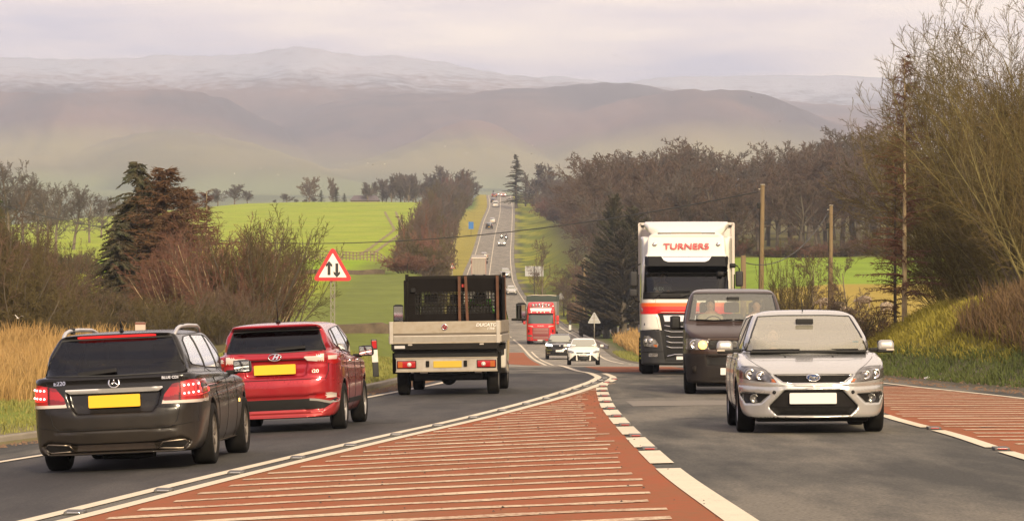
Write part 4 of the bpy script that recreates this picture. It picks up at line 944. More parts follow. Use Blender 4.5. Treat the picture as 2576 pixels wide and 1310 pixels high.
def ball(name, r, loc, material, parent=None, sc=(1, 1, 1), seg=16):
    bm = bmesh.new(); bmesh.ops.create_uvsphere(bm, u_segments=seg, v_segments=max(6, seg//2), radius=r); me = bpy.data.meshes.new(name)
    bmesh.ops.scale(bm, vec=sc, verts=bm.verts); bm.to_mesh(me); bm.free(); me.materials.append(material)
    for p in me.polygons: p.use_smooth = True
    o = bpy.data.objects.new(name, me); COL.objects.link(o); o.parent = parent; o.location = loc; return o
def text(name, body, size, loc, material, parent=None, view='rear', sx=1.0, ext=.004, bold=0.0, shear=0.0, rot=None, align='CENTER'):
    c = bpy.data.curves.new(name, 'FONT'); c.body = body; c.size = size; c.extrude = ext; c.offset = bold; c.shear = shear; c.align_x = align; c.align_y = 'CENTER'; c.materials.append(material)
    t = bpy.data.objects.new('t', c); COL.objects.link(t); bpy.context.view_layer.update(); me = bpy.data.meshes.new_from_object(t.evaluated_get(bpy.context.evaluated_depsgraph_get())); me.name = name; bpy.data.objects.remove(t)
    if not me.materials: me.materials.append(material)
    o = bpy.data.objects.new(name, me); COL.objects.link(o); o.parent = parent; o.location = loc; o.scale = (sx, 1, 1)
    o.rotation_euler = rot or ((R(90), 0, 0) if view == 'rear' else (R(90), 0, R(180))); return o
RUB = mat('tyre_rubber', (.0085, .008, .0075), .9, var=.4, scale=6, dark=(.022, .018, .014), spec=.15)
BLK = mat('black_plastic', (.0065, .006, .006), .55, var=.4, scale=5, dark=(.013, .011, .009), spec=.25)
TRIM = mat('window_rubber', (.012, .012, .012), .5)
CHR = mat('chrome', (.75, .74, .72), .12, 1.0)
ALU = mat('alloy', (.50, .48, .45), .32, .9, var=.5, scale=5, dark=(.20, .17, .13))
DIRTY_ALU = mat('dirty_alloy', (.20, .18, .16), .5, .6, var=.6, scale=6, dark=(.10, .075, .05))
CABIN = mat('cabin_lining', (.035, .033, .032), .9)
CLOTH = mat('seat_cloth', (.055, .052, .050), .95)
PLY = mat('yellow_plate', (.80, .44, .012), .5)
PLW = mat('white_plate', (.66, .63, .60), .5)
MIRG = mat('mirror_glass', (.62, .64, .66), .03, 1.0)
TAILG = mat('tail_lens', (.33, .008, .010), .14, coat=.6)
TAILD = mat('dark_tail_lens', (.16, .006, .008), .16, coat=.6)
TAILW = mat('clear_tail_lens', (.55, .47, .42), .18, coat=.6)
TAILE = mat('lit_brake_lamp', (.6, .02, .02), .3, emit=(1, .025, .02), estr=1.6)
LEDW = mat('lit_led', (1, .6, .6), .3, emit=(1, .38, .34), estr=6)
AMB = mat('amber_lens', (.36, .09, .015), .2, coat=.5)
AMBL = mat('lit_indicator', (1, .6, .1), .3, emit=(1, .50, .10), estr=3.6)
LAMP = mat('lit_headlamp', (1, .95, .85), .3, emit=(1, .88, .66), estr=9)
REFL = mat('lamp_reflector', (.60, .58, .56), .18, .85, var=.8, scale=22, dark=(.10, .10, .10), detail=2)
LENS = glass('lamp_lens', (.86, .86, .86), 1.3)
GL_CLR = glass('windscreen_glass', (.72, .77, .74), 1.6)
GL_DRK = glass('dark_rear_glass', (.16, .16, .16), 1.0)
GL_SID = glass('side_glass', (.42, .44, .42), 2.0)
def paint(name, base, metal=.35, rough=.32, dirt=.5, dz=.75, dirtc=(.115, .088, .060), coat=.9):
    """Clear-coated car paint with road dirt thickening towards the sills."""
    if name in MATS: return MATS[name]
    m = bpy.data.materials.new(name); m.use_nodes = True; MATS[name] = m; t = m.node_tree; n = t.nodes; l = t.links; b = n['Principled BSDF']
    b.inputs['Metallic'].default_value = metal; b.inputs['Specular IOR Level'].default_value = .3; b.inputs['Coat Weight'].default_value = coat; b.inputs['Coat Roughness'].default_value = .06
    c = n.new('ShaderNodeTexCoord'); z = n.new('ShaderNodeSeparateXYZ'); l.new(c.outputs['Object'], z.inputs[0])
    nz = n.new('ShaderNodeTexNoise'); nz.inputs['Scale'].default_value = 3.5; nz.inputs['Detail'].default_value = 8; nz.inputs['Roughness'].default_value = .7; l.new(c.outputs['Object'], nz.inputs['Vector'])
    ad = n.new('ShaderNodeMath'); ad.operation = 'MULTIPLY_ADD'; ad.inputs[1].default_value = .7; l.new(nz.outputs['Fac'], ad.inputs[0]); l.new(z.outputs['Z'], ad.inputs[2])
    mr = n.new('ShaderNodeMapRange'); mr.inputs['From Min'].default_value = dz + .62; mr.inputs['From Max'].default_value = dz - .10; mr.inputs['To Max'].default_value = dirt; l.new(ad.outputs[0], mr.inputs['Value'])
    mi = n.new('ShaderNodeMix'); mi.data_type = 'RGBA'; mi.inputs[6].default_value = (*base, 1); mi.inputs[7].default_value = (*dirtc, 1); l.new(mr.outputs['Result'], mi.inputs['Factor']); l.new(mi.outputs[2], b.inputs['Base Color'])
    rr = n.new('ShaderNodeMapRange'); rr.inputs['To Min'].default_value = rough; rr.inputs['To Max'].default_value = .7; l.new(mr.outputs['Result'], rr.inputs['Value']); l.new(rr.outputs['Result'], b.inputs['Roughness'])
    inv = n.new('ShaderNodeMapRange'); inv.inputs['To Min'].default_value = coat; inv.inputs['To Max'].default_value = .05; l.new(mr.outputs['Result'], inv.inputs['Value']); l.new(inv.outputs['Result'], b.inputs['Coat Weight'])
    return m
def wheel(root, x, y, r, w, rim=.66, spokes=10, rm=None, seg=36, steer=0.0):
    s = 1 if x > 0 else -1; e = empty('wheel', root, (x, y, r), (0, 0, steer)); h = w/2; ri = r*rim
    lathe('tyre', [(ri, -h*.86), (ri + .012, -h*.96), (r*.90, -h), (r*.965, -h*.90), (r*.995, -h*.72), (r, -h*.3), (r, h*.3), (r*.995, h*.72), (r*.965, h*.90), (r*.90, h), (ri + .012, h*.96), (ri, h*.86)], RUB, e, seg=seg)
    bm = bmesh.new()
    def add(o):
        bm.from_mesh(o.data); me = o.data; bpy.data.objects.remove(o); bpy.data.meshes.remove(me)
    add(lathe('t', [(ri*1.01, s*h*.84), (ri*.97, s*h*.88), (ri*.91, s*h*.70), (ri*.90, s*h*.05), (.02, s*h*.04)], rm or ALU, seg=seg))
    add(lathe('t', [(ri*.24, s*h*.05), (ri*.22, s*h*.62), (ri*.12, s*h*.66), (.001, s*h*.66)], rm or ALU, seg=16))
    for k in range(spokes):
        a = 2*math.pi*k/spokes; b = rbox((h*.22, ri*.80, ri*(.15 if spokes > 7 else .24)), .008, 1)
        bmesh.ops.transform(b, matrix=Matrix.Rotation(a, 4, 'X') @ Matrix.Translation((s*h*.66, ri*.55, 0)), verts=b.verts); me = bpy.data.meshes.new('t'); b.to_mesh(me); b.free(); bm.from_mesh(me); bpy.data.meshes.remove(me)
    me = bpy.data.meshes.new('rim'); bm.to_mesh(me); bm.free(); me.materials.append(rm or ALU)
    for p in me.polygons: p.use_smooth = False
    o = bpy.data.objects.new('rim', me); COL.objects.link(o); o.parent = e; return e
def wheels(root, track, ys, r, w, **k):
    for y in ys:
        for s in (-1, 1): wheel(root, s*track/2, y, r, w, **k)
def mirror(root, x, y, z, material, size=(.20, .10, .15), view='rear', fold=.12):
    """Door mirror: shell, arm and glass; the glass faces backwards (-y)."""
    s = 1 if x > 0 else -1; e = box('door_mirror', size, (x, y, z), material, root, .058, (0, 0, -s*fold), 5, (.84, .88))
    box('mirror_glass', (size[0]*.84, .006, size[2]*.76), (0, -size[1]*.5 - .002, 0), MIRG, e, .002)
    box('mirror_rim', (size[0]*.93, .012, size[2]*.9), (0, -size[1]*.5 + .004, 0), BLK, e, .004)
    box('mirror_arm', (.13, .07, .05), (-s*(size[0]*.5 + .03), .0, -size[2]*.42), BLK, e, .015); return e
def seat(root, x, y, z, w=.50, h=.62, m=None, rec=.2):
    e = empty('seat', root, (x, y, z)); box('backrest', (w, .13, h), (0, 0, h/2), m or CLOTH, e, .05, (rec*-1, 0, 0), 3, (.82, 1)); box('headrest', (.27, .10, .20), (0, -.02 - rec*.75*h, h + .12), m or CLOTH, e, .045, (0, 0, 0), 3); box('cushion', (w, .50, .14), (0, .26, .02), m or CLOTH, e, .05, (.1, 0, 0), 3)
def cabin(root, y0, y1, w, zb, rows=((.35, .60),), dash=.95, seats=(-.37, .37), zs=.50, floor=.30, sh=.62):
    """What one sees through the windows: floor, dashboard, seats, steering wheel."""
    box('cabin_floor', (w, y1 - y0, .05), (0, (y0 + y1)/2, floor), CABIN, root, 0)
    box('dashboard', (w*.98, .34, .30), (0, dash, zb - .17), CABIN, root, .06, (0, 0, 0), 3)
    for y in rows[0]:
        for x in seats: seat(root, x, y, zs, h=sh)
    tube('steering_wheel', [(.37 + .18*math.cos(a), dash - .26 + .05*math.sin(a), zb - .05 + .17*math.sin(a)) for a in np.arange(0, 6.28, .35)], .014, BLK, root, 6, True)
def place(root, x, y, heading, extra=0.0):
    """Stand a vehicle on the road at (x, y); heading is measured from +Y towards +X; pitch and roll follow the road under the wheels."""
    f = Vector((math.sin(heading), math.cos(heading), 0)); r = Vector((f.y, -f.x, 0)); g = lambda v: float(Zroad(v.x, v.y))
    c = Vector((x, y, 0)); fz = (g(c + f*1.4) - g(c - f*1.4))/2.8; rz = (g(c + r*.75) - g(c - r*.75))/1.5
    F = Vector((f.x, f.y, fz)).normalized(); Rr = Vector((r.x, r.y, rz)); Rr = (Rr - F*Rr.dot(F)).normalized(); U = Rr.cross(F)
    z = (g(c + f*1.4 + r*.75) + g(c + f*1.4 - r*.75) + g(c - f*1.4 + r*.75) + g(c - f*1.4 - r*.75))/4
    root.matrix_world = Matrix(((Rr.x, F.x, U.x, x), (Rr.y, F.y, U.y, y), (Rr.z, F.z, U.z, z + extra), (0, 0, 0, 1)))

# ------------------------------------------------------------------ people: one continuous skin from smoothly joined limbs
def person(root_label, M, joints, top, skin=(.46, .25, .165), hair=(.05, .035, .025), hairlen=.5, helmet=None, vox=.012):
    """joints: dict of local points; figure is built in its own frame, then placed with matrix M."""
    J = {k: np.array(v, float) for k, v in joints.items()}; allp = np.array(list(J.values())); lo = allp.min(0) - .22; hi = allp.max(0) + .26
    xs, ys, zs = [np.arange(lo[i], hi[i], vox) for i in range(3)]; X, Y, Z = xs[:, None, None], ys[None, :, None], zs[None, None, :]
    def cap(a, b, r0, r1):
        d = b - a; t = np.clip(((X - a[0])*d[0] + (Y - a[1])*d[1] + (Z - a[2])*d[2])/max(d @ d, 1e-9), 0, 1)
        return np.sqrt((X - a[0] - t*d[0])**2 + (Y - a[1] - t*d[1])**2 + (Z - a[2] - t*d[2])**2) - (r0 + (r1 - r0)*t)
    def ell(c, r): return (np.sqrt(((X - c[0])/r[0])**2 + ((Y - c[1])/r[1])**2 + ((Z - c[2])/r[2])**2) - 1)*min(r)
    h = J['head']; f = ell(h + [0, 0, .03], (.078, .098, .105)); f = smn(f, ell(h + [0, .025, -.055], (.058, .07, .065)), .04)
    f = smn(f, cap(h + [0, .095, .012], h + [0, .112, -.022], .012, .017), .015); f = smx(f, -ell(h + [.032, .104, .022], (.02, .018, .014)), .012); f = smx(f, -ell(h + [-.032, .104, .022], (.02, .018, .014)), .012)
    f = smn(f, ell(h + [0, .088, -.058], (.026, .014, .009)), .01)
    for s in (-1, 1): f = smn(f, ell(h + [s*.081, -.005, .005], (.012, .022, .034)), .012)
    f = smn(f, cap(h + [0, -.015, -.06], J['neck'], .056, .062), .03)
    t = cap(J['shl'], J['shr'], .075, .075); t = smn(t, cap(J['neck'] + [0, 0, -.08], J['pelvis'], .145, .150), .08); f = smn(f, t, .05)
    for s in ('l', 'r'):
        f = smn(f, cap(J['sh' + s], J['el' + s], .060, .047), .04); f = smn(f, cap(J['el' + s], J['wr' + s], .046, .033), .02)
        if 'kn' + s in J: f = smn(f, cap(J['hip' + s], J['kn' + s], .088, .062), .05); f = smn(f, cap(J['kn' + s], J['an' + s], .060, .042), .03); f = smn(f, cap(J['an' + s], J['an' + s] + [0, .17, -.04], .045, .035), .03)
        w = J['wr' + s]; d = w - J['el' + s]; d = d/np.linalg.norm(d); c = w + d*.055; f = smn(f, cap(w, c, .032, .038), .02)
        side = np.cross(d, [0, 0, 1.]); side /= np.linalg.norm(side) + 1e-9
        for k_, o in enumerate((-.03, -.010, .010, .03)): a = c + side*o + d*.02; b = a + d*(.04, .046, .043, .034)[k_] + np.array([0, 0, -.018]); f = smn(f, cap(a, b, .010, .009), .006); f = smn(f, cap(b, b + np.array([0, 0, -.026]) - d*.008, .009, .008), .005)
        f = smn(f, cap(w + d*.02 - side*(.03 if s == 'l' else -.03), w + d*.062 - side*(.052 if s == 'l' else -.052), .011, .009), .008)
    V, Q = nets(f.astype(np.float32), xs, ys, zs); C = V[Q].mean(1); mi = np.ones(len(Q), int)
    mi[C[:, 2] > J['neck'][2] - .005] = 0
    for s in ('l', 'r'):
        w = J['wr' + s]; d = w - J['el' + s]; d = d/np.linalg.norm(d); mi[((C - w) @ d > -.005) & (np.linalg.norm(C - w, axis=1) < .19)] = 0
    if 'knl' in J: mi[(C[:, 2] < J['pelvis'][2] + .03) & (mi == 1)] = 2
    sk = mat('skin_%d' % int(skin[0]*1000), skin, .55); jean = mat('dark_trousers', (.03, .032, .045), .9)
    o = mesh_obj('person', V, Q, None, None, True, mats=[sk, top, jean], midx=mi); o.matrix_world = M; tag(o, root_label, 'person')
    if helmet is None:      # hair as its own shell over the skull
        a = np.arange(h[0] - .13, h[0] + .13, vox); b = np.arange(h[1] - .15, h[1] + .15, vox); c = np.arange(h[2] - .2, h[2] + .18, vox); X, Y, Z = a[:, None, None], b[None, :, None], c[None, None, :]
        g = smn(ell(h + [0, -.012, .045], (.088, .104, .102)), ell(h + [0, -.03, -.02 - .04*hairlen], (.086, .085, .10 + .05*hairlen)), .03)
        g = np.maximum(g, -(ell(h + [0, .115, -.045], (.085, .095, .105)))); V, Q = nets(g.astype(np.float32), a, b, c)
        mesh_obj('hair', V, Q, mat('hair_%d' % int(hair[0]*1000), hair, .6), o, True)
    else:
        ball('helmet', .135, tuple(h + [0, 0, .03]), helmet, o, (1, 1.12, 1.05)); ball('visor', .12, tuple(h + [0, .045, .02]), BLK, o, (.95, 1, .55))
    for s in (-1, 1): ball('eye', .011, tuple(h + [s*.032, .088, .021]), mat('eye', (.25, .22, .2), .2), o, seg=8)
    return o
def driver_joints(z=0.0, reach=.42, lean=0.0):
    return dict(pelvis=(0, 0, .10 + z), neck=(0, -.10 + lean, .60 + z), head=(0, -.06 + lean, .76 + z), shl=(-.17, -.09 + lean, .51 + z), shr=(.17, -.09 + lean, .51 + z), ell=(-.25, .12, .27 + z), elr=(.25, .12, .27 + z), wrl=(-.16, reach, .36 + z), wrr=(.16, reach, .36 + z),
                hipl=(-.10, .05, .08 + z), hipr=(.10, .05, .08 + z), knl=(-.13, .46, .16 + z), knr=(.13, .46, .16 + z), anl=(-.13, .70, -.20 + z), anr=(.13, .70, -.20 + z))
def passenger_joints(z=0.0):
    j = driver_joints(z); j.update(wrl=(-.09, .30, .20 + z), wrr=(.09, .30, .20 + z), ell=(-.24, .06, .24 + z), elr=(.24, .06, .24 + z)); return j
# ------------------------------------------------------------------ the vehicles
def recess(f, p2, depth, cond=None):
    r = np.maximum(p2, -(f + depth))
    if cond is not None: r = np.maximum(r, cond)
    return smx(f, -r, .012)
def xz(poly, X, Z): return sdp(np.array(poly, float), X.ravel(), Z.ravel())[:, None, :]
def rrect(x0, x1, z0, z1, r=.03, n=4):
    out = []
    for cx, cz, a0 in ((x1 - r, z1 - r, 0), (x0 + r, z1 - r, 90), (x0 + r, z0 + r, 180), (x1 - r, z0 + r, 270)):
        for k in range(n + 1): a = R(a0 + 90*k/n); out.append((cx + r*math.cos(a), cz + r*math.sin(a)))
    return out
def circ(cx, cz, r, n=18): return [(cx + r*math.cos(2*math.pi*k/n), cz + r*math.sin(2*math.pi*k/n)) for k in range(n)]
def windows(c, polys, g, name='side_window', seal=.009):
    for p in polys:
        for v in ('right', 'left'):
            c.cut(p, v)
    for p in polys:
        for v in ('right', 'left'):
            c.patch(name, p, v, g, .003, .06, .006); c.seam('window_seal', p, v, TRIM, seal, True)
def pane(c, name, poly, view, g, seal=.012, res=.06):
    c.cut(poly, view); w = c.patch(name, poly, view, g, .003, res, .006); c.seam('window_seal', poly, view, TRIM, seal, True); return w

# ===== dark estate car, seen from behind
def estate():
    root = thing('estate_car', 'mud flecked black estate car with lit brake lights and silver roof rails', 'car'); c = Car(root, .016)
    def extra(f, X, Y, Z):
        f = recess(f, xz(mir([(.40, .62), (.46, .70), (.50, .84)]), X, Z), .045, Y + 1.5)
        f = recess(f, xz(mir([(.62, .44), (.66, .447)]), X, Z), .012, Y + 1.5)
        f = recess(f, xz(mir([(.40, .215), (.72, .215), (.80, .30), (.70, .345), (.38, .30)]), X, Z), .03, Y + 1.9)
        cr_ = np.abs(Z - .80 - .02*Y) - .012; f = smx(f, -np.maximum(np.maximum(cr_, -(f + .008)), np.abs(Y) - 1.9), .01)      # swage line along the flank
        return f
    c.solid([dict(side=cr([(-2.22, .18), (-2.38, .24), (-2.445, .40), (-2.45, .56), (-2.43, .66), (-2.40, .69), (-2.385, .80), (-2.36, .93), (-2.30, 1.03), (-1.6, 1.02), (-.4, 1.0), (.6, .97), (.95, .95), (1.5, .91), (2.0, .82), (2.32, .70), (2.44, .52), (2.40, .26), (2.2, .18), (0, .19)], 4, True),
                  front=cr([(0, .16), (.70, .17), (.84, .24), (.895, .40), (.925, .60), (.915, .80), (.875, .94), (.80, 1.03), (0, 1.08)], 4), plan=cr([(0, -2.45), (.50, -2.435), (.76, -2.36), (.88, -2.18), (.918, -1.8), (.925, -.8), (.925, .9), (.915, 1.5), (.87, 1.95), (.72, 2.25), (.40, 2.42), (0, 2.45)], 4), k=.05),
             dict(side=cr([(-2.33, .92), (-2.30, 1.05), (-2.14, 1.27), (-2.02, 1.41), (-2.06, 1.455), (-1.85, 1.475), (-1.2, 1.495), (-.5, 1.50), (.1, 1.47), (.42, 1.40), (1.05, .98), (1.0, .85)], 4, True),
                  front=cr([(0, .8), (.80, .88), (.80, 1.02), (.745, 1.18), (.665, 1.36), (.60, 1.44), (.45, 1.485), (.2, 1.503), (0, 1.506)], 4), plan=cr([(0, -2.33), (.52, -2.31), (.70, -2.22), (.775, -1.95), (.805, -1.0), (.805, .2), (.745, .68), (.55, .96), (0, 1.08)], 4), k=.045)],
            4.9, 1.86, 1.52, .05, extra, [(-1.29, .335, .385), (1.585, .335, .385)], .58)
    PT = paint('black_paint', (.0085, .0075, .0072), .1, .26, .42, .52, (.060, .045, .031), .3); BT = None
    rw = [(-.755, 1.035), (-.70, 1.03), (0, 1.015), (.70, 1.03), (.755, 1.035), (.70, 1.18), (.595, 1.40), (.5, 1.408), (-.5, 1.408), (-.595, 1.40), (-.70, 1.18)]
    pane(c, 'rear_window', rw, 'rear', GL_DRK, .012)
    sw = [[(.72, 1.03), (.55, 1.03), (.02, 1.04), (.02, 1.41), (.22, 1.38)], [(-.03, 1.04), (-.95, 1.06), (-.95, 1.415), (-.03, 1.41)], [(-1.02, 1.065), (-1.85, 1.10), (-1.95, 1.14), (-1.78, 1.36), (-1.55, 1.40), (-1.02, 1.415)]]
    windows(c, sw, GL_SID); pane(c, 'windscreen', [(-.70, 1.0), (.70, 1.0), (.54, 1.40), (-.54, 1.40)], 'front', GL_CLR)
    b = c.body(PT, BLK)
    for s in (1, -1):
        f = (lambda p: p if s > 0 else sym(p))
        t = c.patch('tail_light', f([(.505, .70), (.93, .70), (.93, .76), (.915, .95), (.80, .945), (.62, .905), (.535, .80)]), 'rear', TAILD, .007, .02, .02, mats=[TAILD, TAILG, TAILW, BLK], pick=lambda x, z: 2 if z < .735 else (3 if abs(abs(x) - .70) < .009 else (1 if abs(x) > .70 or abs(z - .82 - .12*(abs(x) - .55)) < .045 else 0)))
        for zz in (.885, .80):
            for k in range(4): q, _ = c.hit(s*(.745 + .042*k), zz + .004*k, 'rear', .010); ball('led', .0115, q, LEDW, t, seg=8)
        c.patch('brake_glow_panel', f(rrect(.715, .905, .775, .915, .03)), 'rear', TAILE, .0085, .03, .004, t)
        ex = [(.45, .235), (.70, .225), (.765, .285), (.73, .315), (.50, .30)]
        c.patch('exhaust_tip', f(ex), 'rear', BLK, .004, .03, .01); c.seam('exhaust_trim', f(ex), 'rear', mat('brown_chrome', (.30, .25, .20), .35, .9), .010, True)
        c.seam('bumper_crease', f([(.60, .465), (.86, .50), (.92, .56)]), 'rear', BLK, .004)
    c.seam('tailgate_gap', [(-.80, 1.0), (-.715, .955), (-.705, .70), (-.66, .52), (-.60, .455), (.60, .455), (.66, .52), (.705, .70), (.715, .955), (.80, 1.0)], 'rear', BLK, .005)
    c.patch('chrome_strip', [(-.52, .872), (-.47, .845), (.47, .845), (.52, .872), (.515, .885), (-.515, .885)], 'rear', mat('satin_chrome', (.78, .76, .74), .3, .85), .012, .04, .03)
    c.patch('number_plate', rrect(-.275, .275, .685, .815, .012), 'rear', PLY, .012, .06, .02, flat=-2.395)
    c.patch('lower_valance', [(-.42, .235), (.42, .235), (.40, .30), (-.40, .30)], 'rear', mat('brown_valance', (.045, .032, .026), .8, var=.6, scale=9), .004)
    q, _ = c.hit(0, .945, 'rear', .006); e = empty('emblem', root, q, (R(-14), 0, 0)); lathe('ring', [(.050, -.004), (.062, -.006), (.064, .002), (.050, .002)], CHR, e, 'y', 28)
    for k in range(3):
        a = R(90 + 120*k); tube('star_arm', [(0, -.004, 0), (.053*math.cos(a), -.004, .053*math.sin(a))], [.013, .003], CHR, e, 6)
    for tx, x, z, sz, ap in (('E220', -.58, .955, .062, 1.0), ('BLUE CDI', .60, .975, .040, 1.0)):
        q, _ = c.hit(x, z, 'rear', .006); text('badge_lettering', tx, sz, q, CHR, root, sx=1.05, bold=.001, rot=(R(76), 0, R(4 if x < 0 else -4)*-1))
    c.patch('high_brake_light', [(-.42, 1.425), (.42, 1.425), (.42, 1.445), (-.42, 1.445)], 'rear', mat('high_brake_lamp', (.6, .02, .02), .3, emit=(1, .03, .03), estr=.9), .010, .05, .02)
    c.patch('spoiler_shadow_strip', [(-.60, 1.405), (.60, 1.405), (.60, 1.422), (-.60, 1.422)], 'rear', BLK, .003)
    q, _ = c.hit(-.18, 1.05, 'rear', .02); box('rear_wiper', (.42, .025, .05), q, BLK, root, .012, (R(-25), R(-5), 0))
    for s in (-1, 1):
        tube('roof_rail', [(s*.60, -1.92, 1.42), (s*.603, -1.84, 1.455), (s*.605, -1.72, 1.487), (s*.605, -1.50, 1.510), (s*.605, -.9, 1.522), (s*.595, -.1, 1.517), (s*.585, .15, 1.49), (s*.57, .30, 1.45)], [.017, .021, .021, .021, .021, .021, .02, .016], mat('satin_rail', (.62, .60, .57), .3, .8), root, 8)
        box('rail_foot', (.03, .16, .07), (s*.60, -1.30, 1.51), BLK, root, .01)
    box('roof_aerial', (.05, .14, .055), (0, -1.70, 1.505), BLK, root, .02, (R(-8), 0, 0), 3, (.25, .4)); tube('aerial_tip', [(0, -1.72, 1.52), (0, -1.76, 1.60)], [.012, .006], BLK, root, 6)
    for s in (-1, 1):
        mirror(root, s*1.02, .62, 1.03, PT, (.21, .13, .15))
        for y in (-.62, .45): box('door_handle', (.035, .20, .03), (s*.905, y, .885 - .02*(y > 0)), CHR if s > 5 else PT, root, .012, (0, 0, 0), 3)
        c.patch('sill_strip', [(-.80, .19), (1.10, .19), (1.10, .235), (-.80, .235)], 'right' if s > 0 else 'left', mat('bright_sill', (.20, .165, .13), .45, .5), .02, .06, .03)
        c.patch('side_repeater', rrect(.98, 1.05, .62, .66, .012), 'right' if s > 0 else 'left', AMBL, .004)
    for p in ([(.80, .97), (.82, .55), (.86, .24)], [(-.01, 1.03), (-.02, .6), (-.05, .24)], [(-.97, 1.05), (-.96, .8), (-.80, .62), (-.72, .40), (-.72, .24)]): c.seam('door_gap', p, 'right', BLK, .0045, both=True)
    wheels(root, 1.60, (-1.29, 1.585), .335, .245, rm=DIRTY_ALU, spokes=10)
    tube('exhaust_pipe', [(-.2, -2.0, .16), (.15, -1.9, .14), (.35, -2.05, .17)], .035, BLK, root); box('rear_axle', (1.3, .25, .14), (0, -1.3, .28), BLK, root, .04)
    cabin(root, -2.1, .9, 1.45, 1.0, ((-1.0, .05),), dash=.72)
    place(root, -4.18 + .085, 33.6 + 2.45, .035); return root
E_CAR = estate()

# ===== red hatchback, seen from behind
def red_hatch():
    root = thing('hatchback_car', 'shiny red hatchback with a black roof aerial, following the flatbed truck', 'car'); c = Car(root, .016)
    def extra(f, X, Y, Z):
        f = recess(f, xz(mir([(.36, .74), (.40, .76), (.43, .93), (.36, .955)]), X, Z), .03, Y + 1.3)
        f = recess(f, xz(mir([(.60, .28), (.70, .33), (.80, .44), (.78, .50), (.55, .50), (.40, .485)]), X, Z), .022, Y + 1.6)
        cr_ = np.abs(Z - .84 + .02*Y) - .010; return smx(f, -np.maximum(np.maximum(cr_, -(f + .008)), np.abs(Y) - 1.55), .01)
    c.solid([dict(side=cr([(-1.86, .18), (-1.97, .24), (-2.015, .40), (-2.02, .60), (-1.99, .70), (-1.965, .74), (-1.955, .90), (-1.90, 1.05), (-1.2, 1.03), (-.2, .98), (.6, .95), (.95, .93), (1.4, .88), (1.78, .78), (1.95, .64), (2.0, .42), (1.92, .22), (1.7, .18), (0, .19)], 4, True),
                  front=cr([(0, .15), (.62, .16), (.77, .24), (.845, .42), (.867, .62), (.862, .84), (.835, .97), (.78, 1.05), (0, 1.10)], 4), plan=cr([(0, -2.02), (.46, -2.0), (.70, -1.91), (.81, -1.72), (.858, -1.3), (.867, -.5), (.867, 1.0), (.84, 1.5), (.70, 1.82), (.40, 1.97), (0, 2.01)], 4), k=.05),
             dict(side=cr([(-1.93, .95), (-1.88, 1.08), (-1.76, 1.30), (-1.72, 1.36), (-1.83, 1.40), (-1.80, 1.435), (-1.4, 1.465), (-.6, 1.478), (0, 1.455), (.35, 1.385), (1.0, .94), (.9, .82)], 4, True),
                  front=cr([(0, .8), (.77, .92), (.765, 1.06), (.70, 1.22), (.62, 1.37), (.555, 1.43), (.40, 1.465), (.2, 1.48), (0, 1.482)], 4), plan=cr([(0, -1.93), (.48, -1.90), (.65, -1.80), (.735, -1.5), (.765, -.6), (.765, .1), (.71, .6), (.5, .9), (0, 1.03)], 4), k=.04)],
            4.05, 1.74, 1.49, .05, extra, [(-1.30, .312, .36), (1.265, .312, .36)], .55)
    PT = paint('red_paint', (.36, .012, .022), .45, .24, .35, .55, (.20, .07, .045))
    pane(c, 'rear_window', [(-.66, 1.075), (0, 1.06), (.66, 1.075), (.62, 1.20), (.575, 1.345), (.3, 1.355), (-.3, 1.355), (-.575, 1.345), (-.62, 1.20)], 'rear', GL_DRK, .011)
    windows(c, [[(.66, 1.0), (.02, 1.02), (.02, 1.385), (.12, 1.38)], [(-.03, 1.02), (-.85, 1.06), (-1.05, 1.12), (-.90, 1.355), (-.03, 1.385)], [(-1.12, 1.10), (-1.42, 1.16), (-1.30, 1.32), (-1.02, 1.35)]], GL_SID)
    pane(c, 'windscreen', [(-.66, .98), (.66, .98), (.52, 1.37), (-.52, 1.37)], 'front', GL_CLR)
    c.body(PT, BLK)
    for s in (1, -1):
        f = (lambda p: p if s > 0 else sym(p))
        t = c.patch('tail_light', f([(.385, .99), (.43, .945), (.64, .92), (.76, .885), (.83, .90), (.875, .96), (.875, 1.07), (.80, 1.075), (.66, 1.05), (.52, 1.04), (.40, 1.02)]), 'rear', TAILG, .007, .025, .018, mats=[TAILG, TAILW, TAILD],
                    pick=lambda x, z: 1 if (abs(x) < .655 and .935 < z < 1.005 + .12*(abs(x) - .5)) or (.70 < abs(x) < .80 and .955 < z < 1.0) else (2 if abs(abs(x) - .675) < .012 else 0))
        c.patch('reflector', f([(.50, .455), (.545, .505), (.72, .515), (.78, .50), (.775, .445), (.55, .435)]), 'rear', TAILG, .008, .03, .03, mats=[TAILG, TAILW], pick=lambda x, z: 1 if abs(x) > .66 else 0)
        c.patch('reflector_trim', f([(.44, .415), (.55, .405), (.70, .365), (.80, .385), (.81, .41), (.70, .40), (.56, .432), (.44, .445)]), 'rear', mat('grey_trim', (.22, .205, .19), .45), .008, .03, .03)
    c.patch('lower_valance', [(-.80, .41), (-.62, .30), (.62, .30), (.80, .41), (.78, .44), (.70, .40), (.55, .405), (.44, .44), (-.44, .44), (-.55, .405), (-.70, .40), (-.78, .44)], 'rear', BLK, .005)
    c.patch('number_plate', rrect(-.285, .27, .775, .905, .012), 'rear', PLY, .012, .06, .02, flat=-1.985)
    c.seam('tailgate_gap', [(-.705, 1.02), (-.70, .80), (-.66, .70), (.66, .70), (.70, .80), (.705, 1.02)], 'rear', BLK, .005)
    c.seam('boot_crease', [(-.40, .965), (.40, .965)], 'rear', BLK, .006)
    q, _ = c.hit(0, 1.0, 'rear', .008); e = empty('emblem', root, q, (R(-12), 0, 0))
